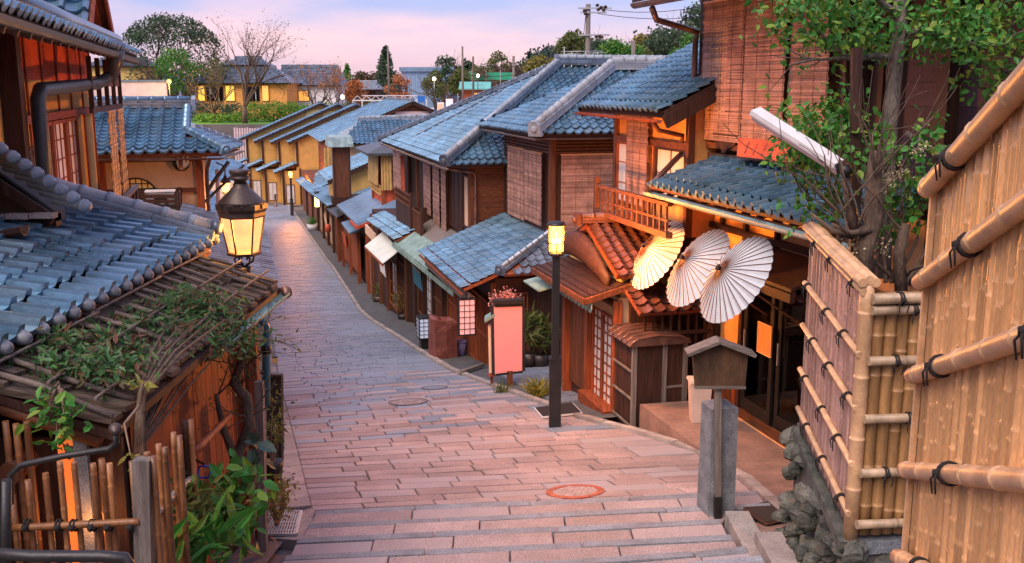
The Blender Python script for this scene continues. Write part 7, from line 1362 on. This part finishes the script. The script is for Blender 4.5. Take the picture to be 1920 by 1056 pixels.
# buildings
def far_house(label, u0, u1, y, v_eave, v_ridge, wm, tile='tile_grey', depth=9, hip=.2, zb=ZT, windows=(), lit_m='lit_window', ov=.8, name='far_house'):
    a, b = P(u0, v_eave, y), P(u1, v_eave, y); ze = a.z; zr = P(u0, v_ridge, y+depth/2).z; T_ = thing(name, label, 'building', Vector(((a.x+b.x)/2, y+depth/2, zb)))
    w = b.x-a.x; ob('wall', MB().box(WF, y+ov, y+depth-ov, a.x+ov, b.x-ov, zb-.3, ze+.05), wm, T_)
    r0, r1 = Vector((a.x+w*hip, y+depth/2, zr)), Vector((b.x-w*hip, y+depth/2, zr)); c0, c1, c2, c3 = Vector((a.x, y, ze)), Vector((b.x, y, ze)), Vector((b.x, y+depth, ze)), Vector((a.x, y+depth, ze))
    roof(T_, [c0, c1, r1, r0], tile, .5, .5, .06, minpx=99, thick=.2)
    mb = MB(); mb.add([c1, c2, c3, c0, r0, r1], [(0, 1, 5), (1, 2, 4, 5), (2, 3, 4)]); ob('roof', mb, tile, T_); ridge(T_, r0, r1, .4, 2, .12, .14, .5, tile, minpx=99)
    for (ua, ub, va, vb, m) in windows:
        p, q = P(ua, vb, y+ov), P(ub, va, y+ov); f = ob('window', MB().box(WF, y+ov-.12, y+ov, p.x, q.x, p.z, q.z), 'wood_dark', T_); ob('pane', MB().box(WF, y+ov-.16, y+ov-.121, p.x+.08, q.x-.08, p.z+.08, q.z-.08), m, f)
        ob('muntins', MB().bar(Vector(((p.x+q.x)/2, y+ov-.17, p.z)), Vector(((p.x+q.x)/2, y+ov-.17, q.z)), .08, .05, (0, 1, 0)), 'white_metal', f)
    return T_
far_house('wide restaurant with lit windows and a stepped grey roof behind the bare tree', 352, 545, 150, 156, 128, 'plaster_orange', windows=[(372, 384, 160, 190, 'lit_yellow'), (388, 402, 163, 190, 'glass_dark'), (404, 418, 163, 190, 'glass_dark'), (424, 440, 160, 190, 'lit_yellow'), (456, 472, 163, 190, 'glass_dark'), (474, 486, 163, 190, 'glass_dark'), (492, 504, 160, 190, 'lit_window')])
far_house('upper roof pavilion crowning the restaurant', 415, 500, 154, 122, 110, 'wood_brown', depth=6, zb=11)
far_house('tiled hall right of the restaurant with white walls', 505, 640, 158, 160, 126, 'white_wall', windows=[(528, 545, 172, 190, 'glass_dark'), (560, 580, 170, 190, 'lit_window')], hip=.1)
far_house('yellow lit building peeping over the pink wall', 150, 278, 160, 124, 112, 'plaster_yellow', windows=[(205, 225, 140, 152, 'white_wall')], hip=.15); far_house('small grey-roofed house right of the yellow building', 262, 318, 170, 150, 136, 'white_wall')
far_house('dark low house left of the orange maple', 640, 712, 178, 168, 155, 'wood_dark', 'tile_pale', hip=.15)
PW = thing('boundary_wall', 'long pale pink wall with a dark coping beyond the wavy roof', 'wall', P(245, 190, 132)); a, b = P(120, 150, 132), P(311, 150, 132); ob('panel', MB().box(WF, 132, 132.4, a.x, b.x, ZT-1, a.z-.3), 'plaster_pink', PW); ob('coping', MB().box(WF, 131.9, 132.5, a.x, b.x+.1, a.z-.29, a.z), 'tile_grey', PW)
WH = thing('warehouse', 'big blue sheet-metal warehouse on the skyline', 'warehouse', P(800, 165, 235)); a, b = P(752, 126, 235), P(848, 126, 235); mat('sheet_pale', (.23, .36, .50), .45, .1, .6); ob('wall', MB().box(WF, 235, 260, a.x, b.x, ZT-1, a.z-1), 'sheet_pale', WH)
for i in range(24): x = a.x+(b.x-a.x)*(i+.5)/24; ob('rib', MB().box(WF, 234.9, 234.999, x-.06, x+.06, ZT, a.z-1), 'sheet_pale', WH)
ob('roof', MB().box(WF, 234.4, 260, a.x-.4, b.x+.4, a.z-1, a.z), 'sheet_blue', WH)
KI = thing('kiosk', 'teal-roofed parking kiosk near the long blue roof', 'kiosk', P(890, 190, 180)); a, b = P(860, 166, 180), P(920, 166, 180); mat('teal_sheet', (.12, .42, .36), .5, .15, 1); slab(KI, 'roof', 'teal_sheet', [Vector((a.x, 180, a.z)), Vector((b.x, 180, a.z)), Vector((b.x, 184, a.z+1.2)), Vector((a.x, 184, a.z+1.2))], (0, 0, -.2)); ob('wall', MB().box(WF, 181, 184, a.x+.6, b.x-.6, ZT, a.z-.1), 'wood_red', KI); ob('window', MB().box(WF, 180.9, 180.99, a.x+2.4, a.x+4.6, a.z-2.2, a.z-.8), 'lit_window', KI)
NT = thing('green_net', 'green safety netting stretched behind the kiosk', 'net', P(910, 160, 215)); a, b = P(858, 150, 215), P(965, 136, 215); mat('net_green', (.03, .34, .17), .8, .2, .3); ob('netting', MB().box(WF, 215, 215.05, a.x, b.x, a.z, b.z), 'net_green', NT)
for k in range(5): x = a.x+(b.x-a.x)*k/4; ob('pole', MB().bar((x, 215, ZT), (x, 215, b.z+.5), .15, .15, (0, 1, 0)), 'steel', NT)
TRS = thing('truss_barrier', 'white steel truss barrier along the car park', 'barrier', P(730, 205, 128)); a, b = P(662, 200, 128), P(800, 199, 128); zt = P(700, 181, 128).z; zb_ = max(ZT, a.z)
ob('bottom_chord', MB().bar((a.x, 128, zt-.5), (b.x, 128, zt-.5), .14, .14), 'white_metal', TRS); ob('top_chord', MB().bar((a.x+1.2, 128, zt+.1), (b.x-1.2, 128, zt+.1), .1, .1), 'white_metal', TRS)
for k in range(9):
    x = a.x+(b.x-a.x)*k/8; ob('upright', MB().bar((x, 128, ZT), (x, 128, zt-.5), .13, .13, (0, 1, 0)), 'white_metal', TRS)
    if k < 8: x2 = x+(b.x-a.x)/8; ob('brace', MB().bar((x, 128, zt-.45), ((x+x2)/2, 128, zt+.1), .07, .07), 'white_metal', TRS); ob('brace', MB().bar((x2, 128, zt-.45), ((x+x2)/2, 128, zt+.1), .07, .07), 'white_metal', TRS)
ob('car_park', MB().prism([Vector((-22, 127, ZT+.03)), Vector((0, 127, ZT+.03)), Vector((2, 230, ZT+.03)), Vector((-34, 230, ZT+.03))], (0, 0, -.15)), 'plaster_pink', kind='structure')
MC = thing('vending_machine', 'row end vending machine, pale and boxy, near the kiosk', 'vending machine', P(846, 195, 172)); a = P(836, 196, 172); ob('body', MB().box(WF, 172, 173, a.x, a.x+1.2, ZT, ZT+2.6), 'white_wall', MC); ob('front', MB().box(WF, 171.94, 171.999, a.x+.1, a.x+1.1, ZT+.9, ZT+2.3), 'lit_paper_blue', MC)
MC = thing('vending_machine', 'shorter white machine left of the taller one by the kiosk', 'vending machine', P(828, 195, 172)); a = P(820, 196, 172); ob('body', MB().box(WF, 172, 173, a.x, a.x+1.1, ZT, ZT+2.0), 'white_wall', MC); ob('front', MB().box(WF, 171.94, 171.999, a.x+.1, a.x+1.0, ZT+.6, ZT+1.8), 'sign_cream', MC)
SB = thing('parking_sign', 'blue box sign at the end of the white truss', 'sign', P(790, 190, 126.5)); a, b = P(783, 192, 126.5), P(797, 180, 126.5); mat('sign_blue', (.03, .16, .5), .5, .1, 2); ob('panel', MB().box(WF, 126.5, 126.7, a.x, b.x, a.z, b.z), 'sign_blue', SB); ob('post', MB().bar(((a.x+b.x)/2, 126.6, ZT), ((a.x+b.x)/2, 126.6, a.z), .12, .12, (0, 1, 0)), 'steel', SB)
# picket fence on the terrace edge
PF = thing('picket_fence', 'pale pink picket fence left of the yellow terrace houses', 'fence', P(470, 270, 121)); a, b = P(438, 240, 121), P(505, 236, 121)
for i in range(15): x = a.x+(b.x-a.x)*i/14; ob('picket', MB().box(WF, 121, 121.08, x, x+.2, 2.0, a.z+random.uniform(-.05, .05)), 'plaster_pink', PF)
ob('rail', MB().box(WF, 121.081, 121.16, a.x, b.x+.2, a.z-.7, a.z-.5), 'plaster_pink', PF); ob('rail', MB().box(WF, 121.081, 121.16, a.x, b.x+.2, a.z-2.6, a.z-2.4), 'plaster_pink', PF); ob('footing', MB().box(WF, 120.9, 121.3, a.x-1, b.x+1.2, -.5, 2.0), 'concrete_wall', PF)
# poles
def pole(label, u, y, vt, r=.12, m='wood_grey', zb=ZT, name='utility_pole'):
    t = P(u, vt, y); T_ = thing(name, label, 'pole', Vector((t.x, y, zb))); ob('shaft', MB().tube([Vector((t.x, y, zb)), t], [r*1.2, r*.85], 8), m, T_); return T_, t
for u, y, vt, lab in ((727, 170, 86, 'slim grey pole in front of the tall conifer'), (867, 150, 87, 'tall grey pole left of the green net'), (887, 160, 106, 'dark brown pole just right of the tall grey pole'), (963, 140, 105, 'short thick pole above the long blue roof')): pole(lab, u, y, vt, .16 if u != 963 else .2, 'bark_brown' if u == 887 else 'wood_grey')
pole('short chimney-like pipe above the hipped roof', 1188, 60, 76, .14, 'wood_grey', 6)
UPo, t = pole('tall utility pole with crossarms and insulators on the right skyline', 1103, 62, 8, .17, 'wood_grey', 4)
for v, w, yy in ((16, 1.4, 0), (24, 1.1, 0), (66, 1.3, 0)): c = P(1103, v, 62); ob('crossarm', MB().bar(c+Vector((-w*.45, -.15, 0)), c+Vector((w, -.15, 0)), .09, .09), 'steel', UPo)
for k, (u, v) in enumerate(((1120, 10), (1127, 14), (1135, 13), (1122, 18), (1132, 19), (1096, 20), (1098, 26), (1124, 68), (1128, 70), (1118, 69))): c = P(u, v, 61.8); ob('insulator', MB().lathe(c, [(0, -.12), (.06, -.1), (.1, 0), (.06, .1), (0, .12)], 8, axis=(1, 0, .2)), 'wood_dark', UPo)
mb = MB()
for a, b, sg in (((1103, 14), (1400, -10), .6), ((1103, 22), (1420, 10), .6), ((1103, 66), (900, 120), .8), ((1098, 30), (1094, 66), .1), ((1300, 96), (1060, 116), .3), ((1060, 116), (870, 140), .4)): p, q = P(*a, 62), P(*b, 62); mb.tube([p+(q-p)*i/10-UP*sg*4*(i/10)*(1-i/10) for i in range(11)], .018, 4, cap=False)
ob('wires', mb, 'iron', UPo)
AN = thing('tv_antenna', 'aerial masts with horizontal rods above the big roofs', 'antenna', P(1090, 130, 42)); mb = MB()
for u, v0, v1 in ((1058, 132, 88), (1098, 132, 96), (1120, 130, 98), (1072, 132, 98)): mb.tube([P(u, v0, 42)-UP*1.5, P(u, v1, 42)], .02, 5)
ob('masts', mb, 'steel', AN); mb = MB()
for v, u0, u1 in ((97, 1052, 1130), (102, 1056, 1090), (107, 1056, 1088), (100, 1104, 1136), (112, 1060, 1084)): mb.tube([P(u0, v, 42), P(u1, v-1, 42)], .016, 5)
ob('rods', mb, 'steel', AN)
# park lamps
for u, y, v, lab, pw in ((317, 126, 153, 'bright yellow park lamp left of the restaurant', 350), (814, 150, 148, 'round white car park lamp before the blue warehouse', 60), (896, 168, 142, 'small white lamp at the green net', 0), (642, 132, 182, 'round lamp behind the yellow terrace gable', 0)):
    T_, t = pole(lab, u, y, v, .07, 'iron', ZT, 'park_lamp'); T_['category'] = 'lamp'; ob('globe', MB().lathe(t, [(0, -.28), (.2, -.2), (.28, 0), (.2, .2), (0, .28)], 12), 'glow_small' if u == 317 else 'glow_white', T_)
    if pw: pointlight('park_lamp_light', t-Vector((0, .5, 0)), pw*4, (1, .62, .2) if u == 317 else (1, .8, .6), .3)
# wooded ridge that closes the horizon
def ridge_mass(name, label, pts_, m, n, size):
    c = []; r = []
    for u, v, y, rad in pts_: p = P(u, v, y); zm = (p.z+ZT)/2; c.append((p.x, y, zm)); r.append((rad*1.5, rad, (p.z-ZT)/2))
    pp = blobs(n, c, r, .7); pp[:, 2] = np.maximum(pp[:, 2], ZT); o = leaf_mesh(name, pp, size, m, .8); tag(o, label, 'woodland', kind='stuff')
ridge_mass('woodland', 'far-off wood closing the horizon', [(u, 135+6*math.sin(u*.05), 420, 22) for u in range(120, 1020, 34)], 'leaf_bluish', 9000, 1.5); ridge_mass('woodland', 'wooded hillside rising at the right', [(u, v, 340, 20) for u, v in ((1000, 112), (1050, 105), (1100, 98), (1150, 90), (1200, 84), (1250, 66), (1300, 40), (1350, 20), (1400, 10))], 'leaf_far', 7000, 1.3)
